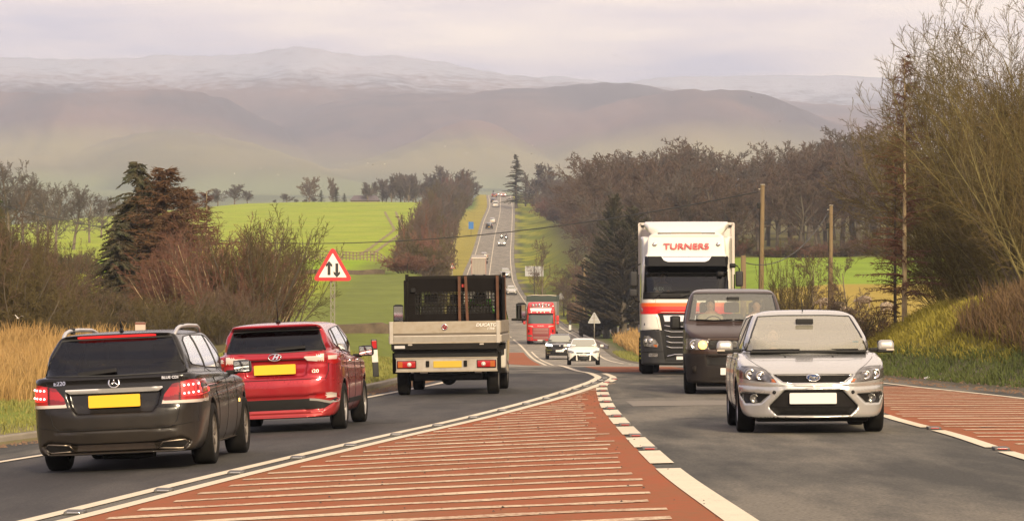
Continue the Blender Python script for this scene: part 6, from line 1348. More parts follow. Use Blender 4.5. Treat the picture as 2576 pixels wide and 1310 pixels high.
# ===== white articulated lorry
WHT = paint('white_lorry_paint', (.70, .66, .585), 0, .30, .3, .45, (.36, .29, .20))
DGR = mat('dark_grey_plastic', (.020, .020, .022), .55, var=.4, scale=3, dark=(.032, .028, .024), spec=.3)
def lorry():
    root = thing('articulated_lorry', 'white articulated lorry with red lettering and orange and red stripes', 'lorry'); c = Car(root, .03)
    def extra(f, X, Y, Z):
        f = recess(f, xz(mir([(.55, .36), (.62, .95), (.72, 1.50), (.78, 1.60)]), X, Z), .05, .5 - Y)
        f = recess(f, xz(mir([(1.08, 2.06), (1.10, 2.78)]), X, Z), .015, .5 - Y); f = recess(f, xz(mir([(1.14, 1.15), (1.20, 1.18)]), X, Z), .02, .5 - Y)
        vis = np.maximum(sdp(np.array([(1.30, 2.66), (1.66, 2.60), (1.68, 2.68), (1.45, 3.06), (1.25, 3.06)]), Y.ravel(), Z.ravel())[None], X - 1.02 - .0*Y); return smn(f, vis, .03)
    c.solid([dict(side=cr([(1.40, .24), (1.50, .40), (1.54, .80), (1.54, 1.15), (1.50, 1.60), (1.46, 2.0), (1.36, 2.75), (1.33, 3.06), (1.29, 3.2), (1.16, 3.55), (1.0, 3.66), (-.8, 3.68), (-.8, 3.68), (-.8, .95), (-.8, .95), (.2, .9), (.5, .30)], 4, True),
                  front=cr([(0, .22), (1.08, .24), (1.17, .36), (1.22, .7), (1.225, 1.2), (1.21, 2.0), (1.19, 2.7), (1.08, 3.05), (1.02, 3.15), (1.0, 3.5), (.93, 3.63), (.7, 3.68), (0, 3.70)], 4), plan=cr([(0, 1.54), (.6, 1.52), (.92, 1.44), (1.10, 1.26), (1.20, .98), (1.225, .6), (1.225, -.8), (1.225, -.8), (0, -.8)], 4), k=.06),
             dict(side=cr([(.72, 3.60), (.70, 3.70), (.50, 3.86), (.15, 3.98), (-.3, 4.03), (-.75, 4.03), (-.75, 4.03), (-.75, 3.4), (.3, 3.4)], 4, True), front=cr([(0, 3.3), (.80, 3.60), (1.0, 3.72), (1.12, 3.90), (1.10, 3.99), (1.0, 4.03), (0, 4.04)], 4), plan=[(0, .75), (.7, .68), (1.0, .45), (1.13, .1), (1.13, -.75), (0, -.75)], k=.05),
             dict(side=cr([(.62, 2.60), (.50, 3.3), (.2, 3.62), (-.75, 3.66), (-.75, 3.66), (-.75, 2.50), (.4, 2.50)], 4, True), front=cr([(0.6, 2.5), (1.14, 2.50), (1.21, 2.60), (1.21, 3.45), (1.15, 3.62), (.6, 3.64)], 3), plan=[(0, .62), (.9, .60), (1.12, .4), (1.22, 0), (1.22, -.75), (0, -.75)], k=.05)],
            3.1, 2.5, 4.06, .03, extra, [(.15, .50, .62)], .75)
    ws = [(-1.10, 2.12), (1.10, 2.12), (1.06, 2.80), (-1.06, 2.80)]
    pane(c, 'windscreen', ws, 'front', glass('lorry_glass', (.34, .38, .38), 1.0), .02)
    GRL = mat('lorry_grille', (.006, .0055, .0055), .55, var=.8, scale=30, dark=(.016, .015, .014), detail=1, spec=.2); ORG = mat('orange_stripe', (.78, .115, .008), .4); REDS = mat('red_stripe', (.62, .010, .008), .4)
    vis = [(-1.06, 2.62), (1.06, 2.62), (1.09, 3.06), (-1.09, 3.06)]
    c.body(WHT, BLK, 'cab', [([(-1.3, .1), (1.3, .1), (1.3, 1.16), (-1.3, 1.16)], 'front', DGR), (vis, 'front', BLK)], under=.3, zones=[(lambda C, n: (np.abs(C[:, 0]) < 1.09) & (C[:, 2] > 2.5) & (C[:, 2] < 3.05) & (C[:, 1] > 1.30), BLK)])
    c.patch('white_visor_insert', [(-.66, 3.06), (-.58, 2.95), (-.48, 2.91), (.48, 2.91), (.58, 2.95), (.66, 3.06)], 'front', mat('pearl_white', (.76, .75, .78), .3), .012)
    c.patch('black_sill_panel', [(-1.13, 1.95), (1.13, 1.95), (1.12, 2.12), (-1.12, 2.12)], 'front', BLK, .006)
    c.patch('orange_band', [(-1.17, 1.76), (1.17, 1.76), (1.17, 1.855), (-1.17, 1.855)], 'front', ORG, .006); c.patch('red_band', [(-1.20, 1.565), (1.20, 1.565), (1.17, 1.757), (-1.17, 1.757)], 'front', REDS, .006)
    for v in ('right', 'left'): c.patch('side_band', [(-.5, 1.6), (1.0, 1.6), (1.0, 1.84), (-.5, 1.84)], v, REDS, .004, .1); c.cut([(.35, 2.0), (1.10, 2.0), (1.0, 2.62), (.35, 2.62)], v); c.patch('side_window', [(.35, 2.0), (1.10, 2.0), (1.0, 2.62), (.35, 2.62)], v, GL_SID, .004, .08)
    c.patch('grille', [(-.56, .33), (.56, .33), (.60, .95), (.70, 1.48), (.76, 1.585), (-.76, 1.585), (-.70, 1.48), (-.60, .95)], 'front', GRL, .006)
    c.patch('grille_name_panel', [(-.56, 1.37), (.56, 1.37), (.60, 1.53), (-.60, 1.53)], 'front', mat('pale_panel', (.62, .62, .68), .3), .014)
    for z in (1.25, 1.12, .98, .84, .71): sg = 1; c.seam('chrome_bar', [(-.52 - .05*(z > 1), z + .02), (-.40, z - .015), (.40, z - .015), (.52 + .05*(z > 1), z + .02)], 'front', CHR, .016, off=.02)
    c.seam('lower_chrome_bar', [(-.52, .47), (-.3, .52), (.3, .52), (.52, .47)], 'front', CHR, .018, off=.01)
    c.patch('number_plate', rrect(-.26, .26, .36, .47, .01), 'front', PLW, .01)
    for s in (1, -1):
        f = (lambda p: p if s > 0 else sym(p)); hl = [(.75, .70), (.72, .78), (.80, .90), (.98, 1.0), (1.10, 1.0), (1.13, .85), (1.10, .73)]
        h = c.patch('headlight', f(hl), 'front', mat('lorry_headlamp', (.55, .53, .50), .18, .7, var=.9, scale=10, dark=(.12, .11, .10), detail=2), .012, .04, .03); c.seam('headlight_rim', f(hl), 'front', BLK, .014, True, h); c.patch('amber_section', f([(.755, .71), (.80, .71), (.86, .77), (.76, .77)]), 'front', AMB, .016, .03, .02, h)
        for x in (.92, 1.03): q, _ = c.hit(s*x, .87, 'front', .02); lathe('lamp_bowl', [(.055, 0), (.056, .015), (.03, -.002), (.001, .012)], CHR, h, 'y', 16, q)
        c.patch('fog_lamp', f(rrect(.74, .98, .46, .55, .03)), 'front', REFL, .012, .04, .03)
        c.patch('corner_lamp', f([(1.13, 1.62), (1.20, 1.62), (1.20, 1.78), (1.13, 1.70)]), 'front', TAILW, .01); q, _ = c.hit(s*.825, 3.37, 'front', .015); lathe('roof_lamp', [(.06, -.01), (.055, .02), (.03, .006), (.001, .02)], CHR, root, 'y', 18, q)
        c.seam('bumper_gap', f([(.70, 1.16), (1.20, 1.14)]), 'front', BLK, .012); c.seam('bumper_gap', f([(.56, .60), (1.20, .58)]), 'front', BLK, .012); c.seam('panel_gap', f([(.80, 1.94), (.80, 1.6), (.70, 1.17)]), 'front', mat('grey_gap', (.22, .2, .18), .7), .006)
        m = empty('door_mirror', root, (s*1.37, 1.15, 2.45)); box('upper_shell', (.20, .12, .40), (0, 0, .03), DGR, m, .05, seg=4); box('lower_shell', (.22, .12, .21), (s*.01, 0, -.33), DGR, m, .05, seg=4); tube('mirror_arm', [(-s*.18, .03, .42), (-s*.05, .05, .36), (0, .05, .30), (0, .0, .1)], .02, BLK, m, 6); tube('mirror_arm', [(-s*.16, .0, -.56), (-s*.05, .03, -.55), (0, .03, -.45), (0, 0, -.25)], .022, BLK, m, 6)
        tube('grab_rail', [(s*1.235, 1.0, 1.3), (s*1.245, 1.0, 2.6)], .018, DGR, root, 6)
    text('fleet_lettering', 'TURNERS', .215, (0, 1.315, 3.315), mat('red_letters', (.55, .012, .014), .4), root, 'front', 1.30, .012, .0035, rot=(R(78), 0, R(180)))
    box('roof_marker_lamp', (.78, .10, .055), (0, 1.06, 3.665), mat('grey_marker', (.20, .17, .14), .5), root, .015); box('black_gap', (1.5, .05, .03), (0, .80, 3.675), BLK, root, .0)
    tube('windscreen_wiper', [(.85, 1.50, 1.96), (.58, 1.50, 2.14), (-.1, 1.50, 2.15)], .014, BLK, root, 6); tube('windscreen_wiper', [(.2, 1.51, 1.98), (-.1, 1.50, 2.06), (-.75, 1.48, 2.14)], .014, BLK, root, 6); box('wiper_trough', (.55, .04, .10), (.42, 1.50, 2.035), BLK, root, .03)
    text('windscreen_sign', 'ALEX', .12, (.72, 1.28, 2.22), mat('pale_sign', (.5, .5, .48), .6), root, 'front', 1.0, .003)
    box('kerb_mirror', (.20, .14, .14), (-.88, 1.55, 2.60), BLK, root, .05, seg=3); box('kerb_mirror', (.16, .10, .12), (-1.2, 1.2, 2.82), BLK, root, .04, seg=3)
    # trailer
    TR = paint('trailer_white', (.66, .60, .56), 0, .45, .2, .6, (.36, .29, .2)); tr = empty('trailer', root, (0, -1.05, 0)); box('box_body', (2.56, 13.6, 2.92), (0, -6.8, 2.56), TR, tr, .03)
    boxes('corner_trim', [((.09, .05, 2.9), (s*1.24, .028, 2.55)) for s in (-1, 1)] + [((2.5, .05, .09), (0, .028, 3.975))], mat('trailer_trim', (.50, .45, .41), .5, .3), tr); boxes('marker_lamp', [((.10, .04, .05), (s*1.16, .06, 3.93)) for s in (-1, 1)], DGR, tr)
    boxes('trailer_rail', [((.12, 13.2, .28), (s*.55, -6.9, .95)) for s in (-1, 1)], BLK, tr); box('side_guard', (.05, 6, .5), (1.2, -6.5, .75), DGR, tr, .01); box('side_guard', (.05, 6, .5), (-1.2, -6.5, .75), DGR, tr, .01)
    boxes('hazard_chevron', [((.06, .02, .045), (1.20, 1.25 - .0*k, .42 + .11*k)) for k in range(8)], mat('hi_vis_yellow', (.60, .62, .03), .5), tr)
    for y in (-8.9, -10.2, -11.5):
        for s in (-1, 1): wheel(tr, s*1.02, y + 1.0, .50, .38, seg=24, rim=.58)
    ch = box('chassis', (.9, 5.6, .30), (0, -1.6, .85), BLK, root, .02); box('engine_block', (1.0, 1.6, .7), (0, .6, .72), BLK, root, .1)
    for y in (.15, -3.65):
        for s in (-1, 1): wheel(root, s*1.03, y, .50, .33 if y > 0 else .55, seg=28, rim=.58, rm=DIRTY_ALU)
    box('cab_interior', (2.2, .1, 1.3), (0, -.4, 2.5), CABIN, root); box('dashboard', (2.1, .5, .4), (0, 1.05, 1.9), CABIN, root, .08); seat(root, .62, .1, 1.75, .55, .75); seat(root, -.62, .1, 1.75, .55, .75); box('cab_floor', (2.2, 2.0, .06), (0, .3, 1.3), CABIN, root)
    place(root, 4.60, 82.3 + 1.5, math.pi + .0555); return root
L_WHT = lorry(); bpy.context.view_layer.update()
person('person at the wheel of the white lorry, dim behind the glass', inside(L_WHT, .62, .35, 1.78), driver_joints(0, .42), mat('grey_top', (.16, .15, .15), .9), hairlen=.3, vox=.016)
# ------------------------------------------------------------------ traffic further off
def road_at(px, y):
    """Where the line of sight through a picture place meets the road."""
    d = np.arange(60, 1150, .25); X = (px - CX)*d/FPX; k = np.where(CAMZ + (HY - y)*d/FPX <= Zroad(X, d))[0]; return (float(X[k[0]]), float(d[k[0]])) if len(k) else ((px - CX)*1100/FPX, 1100.)
SHAPE = {
 'hatch': dict(L=4.3, W=1.80, H=1.48, lo=[(-2.1, .3), (-2.14, .6), (-2.05, .95), (0, .97), (1.0, .94), (1.7, .82), (2.05, .66), (2.13, .45), (2.05, .2), (-2.0, .22)], up=[(-2.0, .9), (-1.8, 1.33), (-1.3, 1.45), (-.2, 1.47), (.2, 1.42), (1.1, .95), (1.0, .8)], rw=(1.06, 1.36), ws=(.98, 1.38)),
 'suv': dict(L=4.7, W=1.90, H=1.66, lo=[(-2.3, .35), (-2.34, .7), (-2.25, 1.1), (0, 1.12), (1.1, 1.08), (1.9, .98), (2.2, .82), (2.33, .55), (2.25, .26), (-2.2, .28)], up=[(-2.2, 1.0), (-2.0, 1.5), (-1.4, 1.62), (-.3, 1.65), (.2, 1.60), (1.15, 1.1), (1.0, .9)], rw=(1.18, 1.52), ws=(1.13, 1.56)),
 'van': dict(L=5.0, W=1.95, H=2.0, lo=[(-2.45, .3), (-2.47, 1.1), (-2.4, 1.92), (.6, 1.95), (.95, 1.85), (1.6, 1.3), (2.25, 1.1), (2.42, .7), (2.4, .25), (-2.3, .28)], up=None, rw=(1.25, 1.72), ws=(1.36, 1.84))}
def small_car(name, label, cat, kind, col, px, y, front, group=None, lights=False, metal=.3, detail=False, plate=None, dx=0.0, scale=1.0, head=0.0, rails=False, vox=.05):
    S = SHAPE[kind]; root = thing(name, label, cat, group=group); c = Car(root, vox); W = S['W']/2; L = S['L']/2; hb = S['ws'][0]
    fr = [(0, .2), (W*.8, .21), (W*.96, .4), (W, .65), (W*.98, hb*.85), (W*.92, hb), (0, hb + .08)] if S['up'] else [(0, .2), (W*.85, .22), (W, .5), (W, 1.0), (W*.95, 1.4), (W*.84, 1.8), (W*.7, 1.95), (0, 2.0)]
    pl = [(0, -L), (W*.7, -L*.98), (W*.95, -L*.88), (W, -L*.5), (W, L*.5), (W*.93, L*.78), (W*.7, L*.93), (0, L)]
    bodies = [dict(side=cr(S['lo'], 3, True), front=cr(fr, 3), plan=cr(pl, 3), k=.07)]
    if S['up']:
        H = S['H']; bodies.append(dict(side=cr(S['up'], 3, True), front=cr([(0, .7), (W*.88, .8), (W*.86, hb), (W*.74, (hb + H)/2), (W*.64, H - .06), (W*.4, H), (0, H + .01)], 3), plan=cr([(0, -L*.98), (W*.7, -L*.9), (W*.86, -L*.4), (W*.86, L*.1), (W*.7, L*.4), (0, L*.54)], 3), k=.06))
    ra = .33 if kind != 'suv' else .36
    c.solid(bodies, S['L'], S['W'] + .02, S['H'] + .03, .06, None, [(-L*.62, ra, ra + .05), (L*.6, ra, ra + .05)], W*.62)
    pt = paint('paint_%d_%d_%d' % tuple(int(q*1000) for q in col), col, metal, .3, .25, .4); c.body(pt, BLK)
    G = MATS.get('far_glass') or mat('far_glass', (.05, .055, .055), .08, coat=.6); G2 = MATS.get('far_windscreen') or mat('far_windscreen', (.26, .26, .21), .12, coat=.8)
    a, b = S['ws']; wb, wt = W*.80, W*.62
    if kind == 'van': wb, wt = W*.86, W*.76
    c.patch('windscreen', [(-wb, a), (wb, a), (wt, b), (-wt, b)], 'front', G2, .006, .09); a2, b2 = S['rw']; c.patch('rear_window', [(-wb*.92, a2), (wb*.92, a2), (wt*.95, b2), (-wt*.95, b2)], 'rear', G, .006, .09)
    for v in ('right', 'left'): c.patch('side_window', [(L*.30, hb + .04), (-L*.72, hb + .09), (-L*.62, b2 - .04), (L*.02, b2 + .02)] if kind != 'van' else [(L*.6, 1.35), (L*.05, 1.35), (L*.05, 1.8), (L*.35, 1.8)], v, G, .006, .12)
    for yy in (-L*.62, L*.6):
        for s in (-1, 1): lathe('wheel', [(ra*.62, -.09), (ra*.93, -.11), (ra, -.07), (ra, .07), (ra*.93, .11), (ra*.62, .09), (.05, .06), (.001, .06)] if s > 0 else [(.001, -.06), (.05, -.06), (ra*.62, -.09), (ra*.93, -.11), (ra, -.07), (ra, .07), (ra*.93, .11), (ra*.62, .09)], RUB, root, 'x', 18, (s*(W - .12), yy, ra))
    zl = .70 if kind == 'hatch' else (.90 if kind == 'suv' else .92)
    for s in (1, -1):
        f = (lambda p: p if s > 0 else sym(p))
        if not detail: c.patch('headlight', f([(W*.52, zl - .06), (W*.9, zl - .02), (W*.92, zl + .10), (W*.6, zl + .06)]), 'front', LAMP if lights else REFL, .012, .06, .02)
        c.patch('tail_light', f([(W*.72, zl + .06), (W*.95, zl + .06), (W*.93, zl + .30), (W*.78, zl + .26)]), 'rear', TAILG if not lights == 'brake' else TAILE, .012, .06, .02)
        box('door_mirror', (.19, .10, .14), (s*(W + .10), L*.28, hb + .07), pt, root, .03, seg=3)
    if not detail: c.patch('grille', [(-W*.46, zl - .02), (W*.46, zl - .02), (W*.40, zl - .12), (-W*.40, zl - .12)], 'front', BLK, .008, .08); c.patch('lower_grille', [(-W*.6, .30), (W*.6, .30), (W*.5, .48), (-W*.5, .48)], 'front', BLK, .008, .08)
    c.patch('number_plate', rrect(-.26, .26, .50, .62, .01), 'front' if front else 'rear', PLW if front else PLY, .02, .1)
    if rails:
        for s in (-1, 1): tube('roof_rail', [(s*W*.62, -L*.7, S['H'] - .06), (s*W*.63, -L*.5, S['H'] + .02), (s*W*.62, L*.0, S['H'] + .01), (s*W*.6, L*.12, S['H'] - .06)], .02, CHR, root, 6)
    if detail: detail(c, root, W, L, f)
    x, d = road_at(px, y); place(root, x + dx, d + (L if True else 0), (math.pi if front else 0.0) + head); root.scale = (scale,)*3; return root
def focus_face(c, root, W, L, f):
    for s in (1, -1):
        f = (lambda p: p if s > 0 else sym(p))
        c.patch('headlight', f([(.48, .66), (.56, .74), (.72, .80), (.86, .78), (.84, .70), (.62, .64)]), 'front', MATS['van_headlamp'], .01, .03, .02); c.patch('side_intake', f([(.40, .25), (.40, .54), (.46, .54), (.76, .28), (.74, .25)]), 'front', BLK, .012, .04); c.patch('fog_lamp', f(circ(.80, .40, .045, 10)), 'front', MATS['fog_glass'], .012, .03)
    c.patch('upper_grille', [(-.42, .68), (.42, .68), (.36, .62), (-.36, .62)], 'front', BLK, .008, .05); c.patch('lower_grille', [(-.31, .26), (.31, .26), (.35, .55), (-.35, .55)], 'front', BLK, .008, .05); c.patch('lower_lip', [(-.7, .17), (.7, .17), (.6, .235), (-.6, .235)], 'front', BLK, .01, .05)
    q, _ = c.hit(0, .65, 'front', .03); lathe('badge', [(.07, 0), (.001, .01)], CHR, root, 'y', 14, q); q, _ = c.hit(0, .56, 'front', .05); text('plate_lettering', 'DM14 FNT', .085, (0, q.y + .01, .56), BLK, root, 'front', .95, .001)
def suv_face(c, root, W, L, f):
    for s in (1, -1):
        f = (lambda p: p if s > 0 else sym(p))
        c.patch('headlight', f([(.50, .86), (.90, .90), (.92, 1.02), (.86, 1.03), (.84, .98), (.52, .96)]), 'front', LAMP, .012, .04, .02); c.patch('fog_lamp', f([(.52, .60), (.85, .60), (.85, .64), (.52, .66)]), 'front', CHR, .012, .05)
        c.patch('lower_lamp', f([(.62, .40), (.82, .40), (.82, .45), (.62, .43)]), 'front', CHR, .012, .05)
    c.patch('grille', [(-.44, .95), (.44, .95), (.38, .74), (-.38, .74)], 'front', BLK, .010, .05); q, _ = c.hit(0, .87, 'front', .03); lathe('badge', [(.055, 0), (.001, .01)], CHR, root, 'y', 12, q); c.patch('lower_grille', [(-.62, .32), (.62, .32), (.58, .56), (-.58, .56)], 'front', BLK, .008, .06)
small_car('hatchback_car', 'white hatchback oncoming beside the sign with black trapezoid grille', 'car', 'hatch', (.74, .71, .66), 1470, 918, True, detail=focus_face, metal=0, head=.02, vox=.03)
small_car('suv_car', 'black oncoming SUV with bright headlight, half behind the white hatchback', 'car', 'suv', (.022, .018, .016), 1410, 904, True, detail=suv_face, head=.02, rails=True, vox=.03)
def red_lorry():
    root = thing('lorry', 'red oncoming lorry with roof lamps and dark green trailer sheet', 'lorry'); c = Car(root, .045)
    def extra(f, X, Y, Z):
        vis = np.maximum(sdp(np.array([(1.15, 2.62), (1.55, 2.55), (1.5, 2.75), (1.2, 2.78)]), Y.ravel(), Z.ravel())[None], X - 1.05); return smn(f, vis, .03)
    c.solid([dict(side=cr([(1.35, .25), (1.45, .6), (1.46, 1.3), (1.36, 2.0), (1.25, 2.6), (1.15, 3.3), (.8, 3.52), (-.8, 3.55), (-.8, 3.55), (-.8, .9), (.4, .85), (.6, .3)], 3, True), front=cr([(0, .25), (1.1, .28), (1.22, .6), (1.23, 1.5), (1.2, 2.4), (1.12, 3.0), (1.05, 3.35), (.9, 3.5), (0, 3.55)], 3), plan=cr([(0, 1.46), (.7, 1.43), (1.05, 1.25), (1.2, .9), (1.23, .3), (1.23, -.8), (1.23, -.8), (0, -.8)], 3), k=.08)], 3.0, 2.5, 3.6, .04, extra, [(.1, .5, .6)], .75)
    RD = paint('lorry_red', (.56, .013, .018), .1, .3, .2, .5); c.body(RD, BLK, 'cab'); DRD = mat('dark_red', (.22, .02, .02), .4, var=.6, scale=20, dark=(.06, .03, .03)); GRY = mat('grille_bar', (.30, .16, .14), .4, .4)
    c.patch('windscreen', [(-1.05, 1.72), (1.05, 1.72), (1.0, 2.42), (-1.0, 2.42)], 'front', mat('lorry_windscreen', (.055, .075, .068), .1, coat=.8), .012, .1); c.patch('sun_visor', [(-1.02, 2.42), (1.02, 2.42), (1.03, 2.60), (-1.03, 2.60)], 'front', mat('visor_dark', (.05, .02, .02), .4), .015, .1)
    c.patch('name_board', [(-.82, 2.70), (.82, 2.70), (.90, 3.0), (-.90, 3.0)], 'front', mat('light_board', (.72, .66, .62), .4, emit=(1, .9, .85), estr=.08), .015, .1)
    for k in range(6): q, _ = c.hit(-.66 + .264*k, 3.23, 'front', .10); lathe('roof_lamp', [(.09, -.05), (.10, .02), (.07, .03), (.001, .02)], CHR, root, 'y', 14, q)
    tube('lamp_bar', [(-.95, 1.25, 3.08), (-.9, 1.32, 3.36), (0, 1.34, 3.38), (.9, 1.32, 3.36), (.95, 1.25, 3.08)], .03, CHR, root, 6); tube('lamp_bar', [(-.9, 1.32, 3.09), (.9, 1.32, 3.09)], .025, CHR, root, 6)
    for x in (-.78, -.3, 0, .3, .78): q, _ = c.hit(x, 2.66, 'front', .05); ball('marker_lamp', .05, q, mat('lit_marker', (1, .8, .6), .3, emit=(1, .7, .5), estr=.5), root, seg=8)
    for z in (1.30, 1.17, 1.04, .92, .62, .50): c.patch('grille_bar', [(-.62, z - .035), (.62, z - .035), (.62, z + .025), (-.62, z + .025)], 'front', GRY, .02, .12, .03)
    c.patch('grille', [(-.66, .42), (.66, .42), (.72, 1.38), (-.72, 1.38)], 'front', DRD, .01, .1); text('lettering', 'SCANIA', .13, (0, 1.47, 1.53), mat('pale_letters', (.70, .50, .45), .4), root, 'front', 1.25, .004, .002)
    for s in (1, -1):
        f = (lambda p: p if s > 0 else sym(p))
        c.patch('headlight', f([(.72, .62), (1.10, .64), (1.08, .80), (.72, .78)]), 'front', REFL, .014, .06); c.patch('corner_vent', f([(.62, 1.42), (1.05, 1.50), (1.02, 1.58), (.66, 1.55)]), 'front', mat('pale_vent', (.45, .30, .26), .4), .012, .06); c.patch('side_slot', f([(.94, 1.0), (1.04, 1.0), (1.04, 1.22), (.94, 1.22)]), 'front', BLK, .012, .06); c.patch('fog_lamp', f([(.80, .42), (1.0, .42), (1.0, .50), (.80, .50)]), 'front', REFL, .012, .06)
        m = empty('door_mirror', root, (s*1.38, .9, 2.1)); box('mirror_shell', (.24, .14, .48), (0, 0, .05), RD, m, .05, seg=3); box('lower_shell', (.22, .14, .22), (0, 0, -.33), RD, m, .05, seg=3); tube('mirror_arm', [(-s*.2, 0, .3), (0, 0, .25)], .025, BLK, m, 6)
    c.patch('number_plate', rrect(-.27, .27, .30, .40, .01), 'front', PLW, .02, .1); tube('bull_bar', [(-.7, 1.47, .26), (-.4, 1.5, .22), (.4, 1.5, .22), (.7, 1.47, .26)], .03, CHR, root, 6)
    tr = empty('trailer', root, (0, -1.1, 0)); SH = mat('green_sheet', (.030, .050, .038), .7, var=.5, scale=2, dark=(.02, .03, .025)); box('bulk_body', (2.52, 11, 2.6), (0, -5.5, 2.55), mat('trailer_grey', (.20, .19, .17), .6), tr, .05); box('sheet', (2.54, 11.02, .52), (0, -5.5, 3.78), SH, tr, .06, seg=3); tube('front_hoop', [(-1.24, .02, 4.02), (-.6, .03, 4.07), (0, .02, 4.05), (.6, .03, 4.08), (1.24, .02, 4.02)], .03, mat('pale_hoop', (.6, .55, .45), .6), tr, 6)
    for y in (-6, -7.3, -8.6):
        for s in (-1, 1): wheel(tr, s*1.0, y, .48, .36, seg=18, rim=.58)
    box('chassis', (.9, 5, .3), (0, -1.5, .85), BLK, root, .02)
    for s in (-1, 1): wheel(root, s*1.02, .1, .48, .32, seg=20, rim=.58); wheel(root, s*1.0, -3.4, .48, .5, seg=18, rim=.58)
    x, d = road_at(1362, 866); place(root, x, d + 1.4, math.pi + .035)
red_lorry()
small_car('panel_van', 'white oncoming van peeping out behind the left side of the red lorry', 'van', 'van', (.72, .70, .66), 1332, 812, True, lights=True, metal=0)
small_car('hatchback_car', 'pale silver oncoming car, lowest of the cars above the flatbed cab', 'car', 'hatch', (.66, .63, .58), 1286, 742, True, head=-.06)
small_car('estate_car', 'silver oncoming car with dark grille above the flatbed headboard corner', 'car', 'suv', (.46, .45, .42), 1271, 699, True, head=-.05)
small_car('hatchback_car', 'pale car just ahead of the boxy trailer lorry on the hill', 'car', 'hatch', (.50, .42, .34), 1217, 653, False)
small_car('hatchback_car', 'small oncoming car with lit headlights in front of the motorcycles', 'car', 'hatch', (.30, .30, .28), 1262, 619, True, lights=True)
small_car('suv_car', 'black SUV climbing the hill beside the white line', 'car', 'suv', (.02, .02, .024), 1230.5, 576, False)
small_car('hatchback_car', 'silver car directly ahead of the black SUV on the hill', 'car', 'hatch', (.55, .52, .48), 1238.5, 562, False)
small_car('panel_van', 'small white van near the top of the climbing road', 'van', 'van', (.74, .72, .68), 1246.5, 521, False, metal=0, scale=.95)
small_car('hatchback_car', 'dark car hidden in front of the small white van', 'car', 'hatch', (.03, .028, .03), 1241, 510, False)
small_car('estate_car', 'dull red car about to cross the crest', 'car', 'suv', (.14, .05, .045), 1243.5, 497, False, lights='brake')
small_car('hatchback_car', 'bright red oncoming car with lit headlights on the crest', 'car', 'hatch', (.40, .03, .02), 1266, 495, True, lights=True)
small_car('hatchback_car', 'oncoming car with amber lit lamps half behind the red car on the crest', 'car', 'hatch', (.20, .14, .10), 1259, 493.5, True, lights=True)
def far_trailer():
    root = thing('box_lorry', 'grey curtain backed lorry trailer with pale roof edge climbing the hill', 'lorry'); x, d = road_at(1204.5, 706)
    GB = mat('grey_doors', (.36, .315, .26), .7, var=.6, scale=2.5, dark=(.22, .19, .16), stretch=(3, 1, .2)); PK = mat('pink_frame', (.42, .20, .16), .6)
    box('box_body', (2.6, 12, 2.95), (0, 6, 2.62), GB, root, .03); box('door_frame', (.10, .06, 2.9), (-1.27, -.03, 2.6), PK, root); box('door_frame', (.10, .06, 2.9), (1.27, -.03, 2.6), PK, root); box('roof_edge', (2.7, .08, .16), (0, -.04, 4.12), mat('pale_edge', (.78, .66, .58), .6), root, .02); boxes('lock_rod', [((.035, .03, 2.7), (k, -.02, 2.6)) for k in (-.8, -.25, .25, .8)], mat('rod_grey', (.25, .22, .19), .6), root)
    box('bumper', (2.4, .1, .25), (0, 0, .65), BLK, root); box('cab', (2.4, 2.2, 2.9), (0, 13.6, 2.2), DGR, root, .1)
    for s in (-1, 1):
        box('tail_light', (.4, .05, .12), (s*.95, -.06, .65), TAILG, root, .01); box('door_mirror', (.25, .15, .6), (s*1.45, 14.2, 2.6), BLK, root, .05)
        for y in (2, 3.3, 13.8): lathe('wheel', [(.3, -.16), (.5, -.18), (.52, 0), (.5, .18), (.3, .16)], RUB, root, 'x', 16, (s*1.0, y, .5))
    place(root, x, d, -.005)
far_trailer()
def motorcycle(label, px, y, pl, jacket, helmet):
    root = thing('motorcycle', label, 'motorcycle'); x, d = road_at(px, y)
    for yy in (-.7, .75): w_ = empty('wheel', root, (0, yy, .31)); tube('tyre', [(0, .28*math.cos(a), .28*math.sin(a)) for a in np.arange(0, 6.28, .4)], .055, RUB, w_, 6, True); tube('rim', [(0, .21*math.cos(a), .21*math.sin(a)) for a in np.arange(0, 6.28, .5)], .02, ALU, w_, 5, True)
    box('fuel_tank', (.30, .5, .26), (0, .15, .85), BLK, root, .1, seg=3); box('saddle', (.30, .65, .12), (0, -.4, .82), BLK, root, .05, seg=3); box('engine', (.36, .45, .4), (0, .05, .5), DGR, root, .08); box('fairing', (.5, .2, .45), (0, .62, 1.0), BLK, root, .09, seg=3)
    tube('fork', [(.08, .62, .95), (.08, .75, .31)], .03, CHR, root); tube('fork', [(-.08, .62, .95), (-.08, .75, .31)], .03, CHR, root); tube('handlebar', [(-.38, .5, 1.08), (0, .58, 1.02), (.38, .5, 1.08)], .02, BLK, root); lathe('headlight', [(.11, 0), (.10, .05), (.001, .07)], LAMP, root, 'y', 14, (0, .70, .98))
    for s in (-1, 1): tube('pannier', [(s*.3, -.75, .65), (s*.3, -.35, .65)], .14, BLK, root, 8)
    place(root, x, d, math.pi + .02); bpy.context.view_layer.update()
    j = dict(pelvis=(0, -.1, .12), neck=(0, .06, .62), head=(0, .12, .80), shl=(-.19, .05, .53), shr=(.19, .05, .53), ell=(-.33, .22, .34), elr=(.33, .22, .34), wrl=(-.33, .50, .30), wrr=(.33, .50, .30), hipl=(-.10, -.05, .10), hipr=(.10, -.05, .10), knl=(-.24, .32, .02), knr=(.24, .32, .02), anl=(-.22, -.02, -.38), anr=(.22, -.02, -.38))
    person(pl, root.matrix_world @ Matrix.Translation((0, -.18, .80)), j, jacket, helmet=helmet, vox=.025)
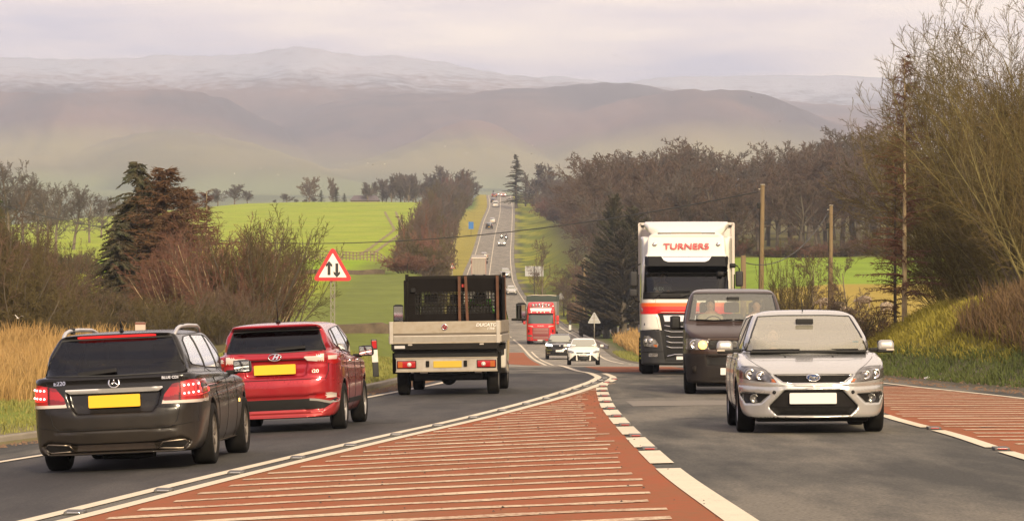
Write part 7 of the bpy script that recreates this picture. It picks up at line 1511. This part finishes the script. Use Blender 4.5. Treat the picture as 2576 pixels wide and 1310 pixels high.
motorcycle('oncoming motorcycle with lit headlamp nearer the right white line', 1273.5, 606, 'dark clad motorcycle rider in a black helmet', mat('black_leather', (.03, .03, .03), .6), mat('black_helmet', (.03, .03, .032), .2, coat=1))
motorcycle('oncoming motorcycle with lit headlamp above the small oncoming car', 1262, 603, 'grey clad motorcycle rider behind the small oncoming car', mat('grey_jacket', (.30, .29, .27), .7), mat('grey_helmet', (.45, .44, .43), .2, coat=1))

# ------------------------------------------------------------------ signs, posts, poles, wires
STEEL = mat('galvanised', (.34, .31, .26), .5, .5, var=.4, scale=6, dark=(.2, .17, .13)); WOODP = mat('weathered_pole', (.20, .138, .066), .9, var=.8, scale=2.2, dark=(.10, .068, .032), stretch=(6, 6, .5)); SGREY = mat('sign_back', (.36, .36, .36), .55, .3)
SRED = mat('sign_red', (.56, .022, .028), .4); SWH = mat('sign_white', (.74, .70, .66), .4); SBK = mat('sign_black', (.012, .012, .012), .5); SBL = mat('sign_blue', (.02, .14, .42), .4)
def tri(r, rc, n=5):
    out = []
    for k in range(3):
        a0 = R(90 + 120*k); cx, cz = r*math.cos(a0), r*math.sin(a0)
        for j in range(n + 1): a = a0 + R(-60 + 120*j/n); out.append((cx*(1 - 2*rc/r) + rc*math.cos(a), cz*(1 - 2*rc/r) + rc*math.sin(a)))
    return out
def plate(name, poly, y0, y1, material, parent):
    """A flat shape of real thickness standing in the XZ plane."""
    n = len(poly); V = [(a, y0, b) for a, b in poly] + [(a, y1, b) for a, b in poly]
    F = [tuple(range(n)), tuple(range(2*n - 1, n - 1, -1))] + [(i, i + n, (i + 1) % n + n, (i + 1) % n) for i in range(n)]
    return mesh_obj(name, V, F, material, parent)
def arrow(x, up, s=1.0):
    p = [(-.045, -.22), (.045, -.22), (.045, .07), (.10, .02), (.10, .10), (0, .215), (-.10, .10), (-.10, .02), (-.045, .07)]
    return [(x + a*s, (b if up else -b)*s) for a, b in (p if up else p)]
def two_way_sign():
    d = 73.; x = at(837, d); z0 = zg(x, d); root = thing('road_sign', 'red bordered triangular two-way traffic sign on a lattice post', 'road sign', (x, d, z0), rot=(0, 0, .03)); zc = CAMZ + (HY - 677)*d/FPX - z0
    fc = empty('sign_face', root, (0, 0, zc)); r = .535
    pl = plate('plate', tri(r*1.0, .06), .012, .022, SGREY, fc); plate('red_border', tri(r, .06), 0, .011, SRED, fc); plate('white_panel', tri(r*.70, .012), -.006, .004, SWH, fc)
    plate('up_arrow', [(a, b + .03) for a, b in arrow(-.085, True, .75)], -.010, -.004, SBK, fc); plate('down_arrow', [(a, b - .03) for a, b in arrow(.095, False, .75)][::-1], -.010, -.004, SBK, fc)
    zt = zc + .30; sg = [(-.045, .05, -.2, -.045, .05, zt, .011, .011), (.045, .05, -.2, .045, .05, zt, .011, .011)]
    n = 16
    for k in range(n): a = zt*k/n; b = zt*(k + 1)/n; s = 1 if k % 2 else -1; sg.append((s*.045, .05, a, -s*.045, .05, b, .006, .006)); sg.append((-s*.045, .05, a, s*.045, .05, b, .006, .006))
    V, F = tubes(sg, 6); mesh_obj('lattice_post', V, F, STEEL, root); box('top_clip', (.12, .05, .05), (0, .03, zc + .44), STEEL, root, .005)
two_way_sign()
def post_sign(name, label, px, d, yc, r, face, pole_r=.04, kind='tri'):
    x = at(px, d); z0 = zg(x, d); root = thing(name, label, 'road sign', (x, d, z0)); zc = CAMZ + (HY - yc)*d/FPX - z0
    p = tri(r, r*.11) if kind == 'tri' else rrect(-r, r, -r*kind, r*kind, .03)
    if face == 'back': plate('plate', p, .03, .045, SGREY, root).location = (0, 0, zc); boxes('sign_channel', [((r*1.3, .03, .05), (0, .02, zc - r*.25)), ((r*.7, .03, .05), (0, .02, zc + r*.2))], STEEL, root)
    elif face == 'warn': f = empty('sign_face', root, (0, 0, zc)); plate('red_border', p, 0, .012, SRED, f); plate('white_panel', tri(r*.66, .01), -.02, .006, SWH, f); plate('symbol', [(-.05, -.15), (.05, -.15), (.05, .16), (-.05, .16)], -.03, -.01, SBK, f)
    else: plate('plate', p, 0, .02, face, root).location = (0, 0, zc)
    tube('post', [(0, .0 if face == 'back' else .05, -.2), (0, .0 if face == 'back' else .05, zc + (r*.75 if kind == 'tri' else r*kind))], pole_r, STEEL if kind == 'tri' else DGR, root)
post_sign('road_sign', 'grey back of a triangular sign on a pale post beside the junction', 1495, 282, 803, .70, 'back')
post_sign('road_sign', 'smaller grey back of a triangular sign above the dry grass', 1411, 425, 747, .66, 'back')
post_sign('road_sign', 'small red and white warning triangle below the roadside hedge', 1138, 480, 670, .55, 'warn')
post_sign('road_sign', 'small blue rectangular sign beside the hill road hedge', 1185, 800, 567, .62, SBL, kind=1.45)
post_sign('direction_sign', 'grey back of a broad direction sign on the right verge', 1344, 430, 682, 1.25, 'back', .06, kind=.55)
def marker(label, px, d, yb, yt, tilt=0, w=.13, red=True):
    x = at(px, d); z0 = CAMZ + (HY - yb)*d/FPX; h = (yb - yt)*d/FPX; root = thing('marker_post', label, 'marker post', (x, d, z0 - .0)); root.rotation_euler = (0, tilt, .1)
    WH = mat('post_white', (.66, .63, .60), .6, var=.4, scale=9, dark=(.45, .40, .34))
    box('black_foot', (w, .08, h*.26 + .15), (0, 0, h*.13 - .075), SBK, root, .015); box('white_shaft', (w*.98, .078, h*.40), (0, 0, h*.46), WH, root, .0); box('black_head', (w, .08, h*.345), (0, 0, h*.83), SBK, root, .02)
    if red: box('red_reflector', (w*.78, .012, h*.25), (0, -.042, h*.835), mat('red_reflector', (.40, .012, .016), .25, coat=.6), root, .006)
marker('leaning white marker post with red reflector beside the left kerb', 945, 69, 930, 853, -.06)
marker('tiny white marker post with black bands on the far right verge', 1434, 345, 838, 806, 0, .26, False)
def pole(label, px, d, yt, r, tilt=0, gear=True):
    x = at(px, d); z0 = zg(x, d); h = CAMZ + (HY - yt)*d/FPX - z0; root = thing('utility_pole', label, 'utility pole', (x, d, z0)); root.rotation_euler = (0, tilt, 0)
    tube('shaft', [(0, 0, -.3), (0, 0, h*.5), (0, 0, h)], [r*1.15, r, r*.85], WOODP, root, 12)
    if gear: box('junction_box', (.16, .18, .30), (-r - .06, -.05, h - 1.05), BLK, root, .03); tube('down_cable', [(-r, -.03, h - 1.1), (-r*1.05, -.03, h*.5), (-r*1.1, -.03, 0)], .022, BLK, root, 6); box('step_bracket', (.10, .05, .05), (-r - .04, 0, h - .22), STEEL, root); box('pole_cap', (r*1.9, r*1.9, .04), (0, 0, h + .01), STEEL, root, .01)
    return root, Vector((x, d, z0 + h))
p1, t1 = pole('tall golden lit utility pole with a black box behind the lorry', 1913, 160, 465, .12, .012)
p2, t2 = pole('wooden utility pole between the small dark trees', 2089, 165, 517, .11, .004)
p3, t3 = pole('short wooden post just right of the white lorry mirror', 1870, 140, 642, .13, 0, False)
p4, t4 = pole('thin pale pole left of the big dark evergreen', 1467, 330, 650, .13, .02, True)
def wire(name, label, a, b, sag, r=.022, n=40):
    pts = [(a.lerp(b, k/n)) - Vector((0, 0, 4*sag*(k/n)*(1 - k/n))) for k in range(n + 1)]; o = tube(name, pts, r, mat('cable', (.03, .028, .026), .6), None, 6); tag(o, label, 'wire')
wire('overhead_wire', 'long overhead wire sagging across the road from the tall pole', Vector((t1.x - .1, t1.y, t1.z - .35)), Vector((-46.7, 260, CAMZ + 4.9)), 3.55, .030, 60)
wire('overhead_wire', 'short slack cable drooping from the right-hand pole to the short post', Vector((t2.x - .1, t2.y, t2.z - .35)), Vector((t3.x, t3.y, t3.z - .3)), 1.0, .022)
def t_post():
    x, d = at(713, 560), 560; z = zg(x, d); root = thing('field_post', 'small T shaped post standing in the drilled field', 'post', (x, d, z)); tube('shaft', [(0, 0, -.2), (0, 0, 1.5)], .07, WOODP, root); box('cross_arm', (1.1, .1, .12), (0, 0, 1.45), WOODP, root, .01)
t_post()
# fences, walls, hedge, barrier, barn
def fence(label, px0, px1, d, h=1.25, n=16, mt=None):
    x0, x1 = at(px0, d), at(px1, d); root = thing('field_fence', label, 'fence', (x0, d, 0)); mt = mt or mat('fence_wood', (.20, .15, .09), .9)
    for k in range(n): x = x0 + (x1 - x0)*k/(n - 1); box('post', (.16, .14, h + .3), (x - x0, 0, zg(x, d) + h/2 - .15), mt, root, 0)
    for z in (.35, .72, 1.08):
        tube('rail', [((x1 - x0)*k/(n - 1), -.08, zg(x0 + (x1 - x0)*k/(n - 1), d) + z) for k in range(n)], .055, mt, root, 4)
fence('grey post and rail fence along the foot of the drilled field', 862, 985, 398, 1.15, 15)
fence('line of low fence posts running below the drilled field', 740, 858, 396, .6, 10)
def dry_wall(label, px0, px1, d, h, w=.5, cat='wall', name='stone_wall', m=None):
    x0, x1 = at(px0, d), at(px1, d); n = max(6, int(abs(x1 - x0)/.8)); r = np.random.default_rng(int(px0)); V = []; root = None
    for k in range(n + 1):
        x = x0 + (x1 - x0)*k/n; z = zg(x, d); hh = h*(1 + r.normal(0, .10)); V += [(x, d - w/2, z - .2), (x, d - w*.3, z + hh), (x, d + w*.3, z + hh*1.02), (x, d + w/2, z - .2)]
    F = [(4*k + a, 4*(k + 1) + a, 4*(k + 1) + a + 1, 4*k + a + 1) for k in range(n) for a in range(3)] + [(0, 1, 2, 3), (4*n + 3, 4*n + 2, 4*n + 1, 4*n)]
    tag(mesh_obj(name, V, F, m or mat('dark_stone', (.135, .10, .065), .95, var=.8, scale=3, dark=(.055, .042, .03), bump=1, detail=8)), label, cat)
dry_wall('dark dry stone wall crossing the pasture below the fence', 690, 968, 300, .42)
dry_wall('long dark stone wall behind the red hatchback and marker post', 560, 1010, 140, .42)
dry_wall('dark field wall at the far left below the bare trees', 60, 260, 330, .5)
def clipped_hedge(label, px, d, yb, yt, wpx, mt):
    x = at(px, d); z0 = CAMZ + (HY - yb)*d/FPX; h = (yb - yt)*d/FPX; w = wpx*d/FPX; bm = rbox((w, w*.8, h), .25*h, 4); bmesh.ops.subdivide_edges(bm, edges=bm.edges, cuts=3, use_grid_fill=True)
    r = random.Random(3)
    for v in bm.verts: v.co += Vector((r.gauss(0, .05), r.gauss(0, .05), r.gauss(0, .04)))
    me = bpy.data.meshes.new('hedge'); bm.to_mesh(me); bm.free(); me.materials.append(mt); o = bpy.data.objects.new('hedge', me); COL.objects.link(o); o.location = (x, d, z0 + h/2); tag(o, label, 'hedge')
clipped_hedge('brown clipped beech hedge above the side road', 1452, 352, 812, 762, 50, mat('beech_hedge', (.145, .085, .045), .95, var=.9, scale=6, dark=(.05, .035, .022), bump=1, detail=8))
clipped_hedge('dark low hedge block behind the back of the sign', 1484, 300, 845, 806, 52, mat('dark_hedge', (.075, .058, .038), .95, var=.9, scale=6, dark=(.025, .022, .018), bump=1, detail=8))
def barrier():
    pts = [P(1468, 278, 846), P(1492, 262, 857), P(1518, 248, 868), P(1530, 242, 874)]; root = thing('crash_barrier', 'grey steel crash barrier end sloping past the sign post', 'barrier', pts[0]); sg = []
    V = []
    for p in pts: q = p - pts[0]; V += [tuple(q + Vector((dx, 0, dz))) for dx, dz in ((0, .19), (-.06, .1), (0, 0), (-.06, -.1), (0, -.19), (.03, -.19), (.03, .19))]
    k = 7; F = [(k*i + a, k*(i + 1) + a, k*(i + 1) + (a + 1) % k, k*i + (a + 1) % k) for i in range(len(pts) - 1) for a in range(k)]; mesh_obj('beam', V, F, STEEL, root)
    for p in pts[:3]: box('post', (.08, .12, 1.1), p - pts[0] + Vector((.08, 0, -.5)), STEEL, root, .01)
barrier()
def barn():
    d = 930; x = at(917, d); z = CAMZ + (HY - 516)*d/FPX; root = thing('farm_barn', 'low barn roof peeping over the skyline left of the copse', 'barn', (x, d, z)); w = 70*d/FPX; RO = mat('slate_roof', (.15, .12, .115), .8, var=.5, scale=1.2)
    box('wall', (w, 8, 2.2), (0, 4, .3), mat('barn_wall', (.25, .21, .17), .9), root); V = [(-w/2 - .3, -.5, 1.35), (w/2 + .3, -.5, 1.35), (w/2 - .8, 4, 2.9), (-w/2 + .8, 4, 2.9), (-w/2 - .3, 8.5, 1.35), (w/2 + .3, 8.5, 1.35)]; mesh_obj('roof', V, [(0, 1, 2, 3), (3, 2, 5, 4), (0, 3, 4), (1, 5, 2), (0, 4, 5, 1)], RO, root)
barn()
def rear_sign():
    d = 52.; x = at(353, d); z0 = zg(x, d); root = thing('name_plate', 'top of a small pale plate above the estate car roof', 'sign', (x, d, z0)); zt = CAMZ + (HY - 810)*d/FPX - z0; box('panel', (.17, .03, .26), (0, 0, zt - .13), mat('pale_plate', (.50, .40, .33), .7), root, .01); box('top_band', (.17, .006, .035), (0, -.016, zt - .02), mat('brown_band', (.18, .07, .05), .7), root, 0); tube('post', [(0, .03, 0), (0, .03, zt - .1)], .025, STEEL, root)
rear_sign()
# ------------------------------------------------------------------ cat's eyes set in the lines
def stud(x, y, label, group, refl, proto=[None, None]):
    k = 0 if refl is CHR else 1
    if proto[k] is None:
        o = box('road_stud', (.16, .24, .034), (0, 0, 0), mat('stud_casting', (.10, .095, .09), .6, .3), None, .012); box('reflector', (.10, .016, .014), (0, -.122, .005), refl, o, .003); proto[k] = o
    else: o = copy_tree(proto[k])
    o.location = (x, y, float(Zroad(x, y)) + .018); tag(o, label, "cat's eye", group); return o
for k in range(18): y = 22.5 + 3.1*k; stud(float(XO(y)) + .18, y, "cat's eye set in the dark strip between the double white lines", "cat's eyes in the double line", CHR)
for k in range(11): y = 33.9 + 4*k; stud(float(XD(y)) + .02, y, "cat's eye in a gap of the broken white line beside the red hatching", "cat's eyes in the broken line", mat('red_eye', (.35, .02, .02), .3, coat=1))
for k in range(4): y = 20 + 6.5*k; stud(float(XB(y)) + .02, y, "cat's eye in the broken line along the right-hand red bay", "cat's eyes by the right bay", MATS['red_eye'])
# ------------------------------------------------------------------ birds, sheep, litter
def bird(label, px, d, y, s, col, up, group, az):
    root = thing('bird', label, 'bird', P(px, d, y), group); m = mat('feather_%d' % int(col[0]*100), col, .8); ball('body', .16*s, (0, 0, 0), m, root, (2.2, .8, .8), 8)
    for sd in (-1, 1): a, b = .55*s*sd, 1.1*s*sd; mesh_obj('wing', [(-.12*s, 0, .03*s), (.2*s, 0, .03*s), (.12*s, a, up*.35*s), (-.14*s, a, up*.35*s), (-.1*s, b, up*.25*s), (-.13*s, b, up*.25*s), (0, a*.5, up*.2*s + .03*s)], [(0, 1, 6), (1, 2, 6), (2, 3, 6), (3, 0, 6), (3, 2, 4, 5)], m, root)
    root.rotation_euler = (.1, .1, az)
for i, (px, y) in enumerate(((656, 424), (590, 436), (700, 440), (870, 412), (925, 410), (968, 413), (1120, 368), (1135, 360), (1175, 385), (1237, 368), (1340, 366), (1105, 400))): bird('distant white gull flying low before the hazy fells', px, 900, y, .62, (.75, .73, .70), rnd.choice((-.6, .7, 1)), 'white gulls before the fells', rnd.random()*6)
for px, y in ((492, 390), (938, 415), (1337, 387), (1962, 305), (1890, 245)): bird('distant dark bird crossing the hazy fells', px, 700, y, .42, (.04, .035, .035), rnd.choice((-.6, .8)), 'dark birds before the fells', rnd.random()*6)
for i in range(11): bird('tiny dark bird in the flock high over the right-hand fells', 1540 + 3.9*i + rnd.uniform(-2, 2), 1500, 136 + 1.6*i + rnd.uniform(-3, 3), .55, (.04, .035, .035), rnd.choice((-.5, .8)), 'flock over the fells', rnd.random()*6)
bird('white gull with raised wings in front of the left-hand hawthorns', 45, 78, 800, .16, (.62, .58, .52), 1.3, None, 1.2)
def sheep(px, d, az, label='pale sheep grazing in the rough field on the right'):
    x = at(px, d); root = tag(ball('sheep', .38, (x, d, zg(x, d) + .62), mat('fleece', (.36, .28, .20), .95, var=.6, scale=5), None, (1.55, .85, .85), 14), label, 'sheep', 'sheep in the right-hand field'); root.rotation_euler = (0, 0, az)
    f = mat('sheep_face', (.32, .25, .2), .9); ball('head', .15, (.66, 0, -.08), f, root, (1.4, .75, .85), 10); tube('neck', [(.4, 0, .05), (.62, 0, -.02)], [.18, .12], mat('fleece'), root)
    for a, b in ((.36, .16), (.36, -.16), (-.36, .16), (-.36, -.16)): tube('leg', [(a, b, -.2), (a - .02, b, -.45), (a, b, -.64)], [.07, .045, .035], f, root, 6)
for px, d, az in ((1988, 235, .3), (2108, 240, 2.8), (2128, 232, .1), (2075, 250, 3.3), (2150, 205, 2.6), (2230, 238, .5), (2175, 248, 3.0)): sheep(px, d, az)
def litter(px, py, s, label):
    d = np.arange(55, 90, .1); X = (px - CX)*d/FPX; k = np.where(CAMZ + (HY - py)*d/FPX <= Zg(X, d))[0]; x, y = (X[k[0]], d[k[0]]) if len(k) else (at(px, 68), 68.); bm = bmesh.new(); bmesh.ops.create_icosphere(bm, subdivisions=2, radius=s); r = random.Random(int(px))
    for v in bm.verts: v.co *= r.uniform(.55, 1.2); v.co.z *= .6
    me = bpy.data.meshes.new('litter'); bm.to_mesh(me); bm.free(); me.materials.append(mat('litter_white', (.66, .62, .58), .7)); o = bpy.data.objects.new('crumpled_paper', me); COL.objects.link(o); o.location = (float(x), float(y), zg(float(x), float(y)) + s*.3); tag(o, label, 'litter')
litter(2334, 954, .075, 'larger white scrap of litter at the foot of the right-hand verge'); litter(2366, 957, .045, 'smaller white scrap of litter right of the larger one')

# ------------------------------------------------------------------ the hazy valley air
def haze():
    x0, x1, y0, y1, z0, z1 = -4200, 4200, -60, 7400, -60, 420
    V = [(x, y, z) for z in (z0, z1) for y in (y0, y1) for x in (x0, x1)]
    F = [(0, 1, 3, 2), (4, 6, 7, 5), (0, 4, 5, 1), (2, 3, 7, 6), (0, 2, 6, 4), (1, 5, 7, 3)]
    m = bpy.data.materials.new('haze'); m.use_nodes = True; t = m.node_tree; n = t.nodes
    for x in list(n):
        if x.type != 'OUTPUT_MATERIAL': n.remove(x)
    v = n.new('ShaderNodeVolumePrincipled'); v.inputs['Color'].default_value = (.69, .775, .96, 1); v.inputs['Density'].default_value = 1.55e-4; v.inputs['Anisotropy'].default_value = 0
    t.links.new(v.outputs[0], n['Material Output'].inputs['Volume'])
    m.cycles.homogeneous_volume = True
    tag(mesh_obj('haze', V, [f[::-1] for f in F], m), kind='stuff')
haze()
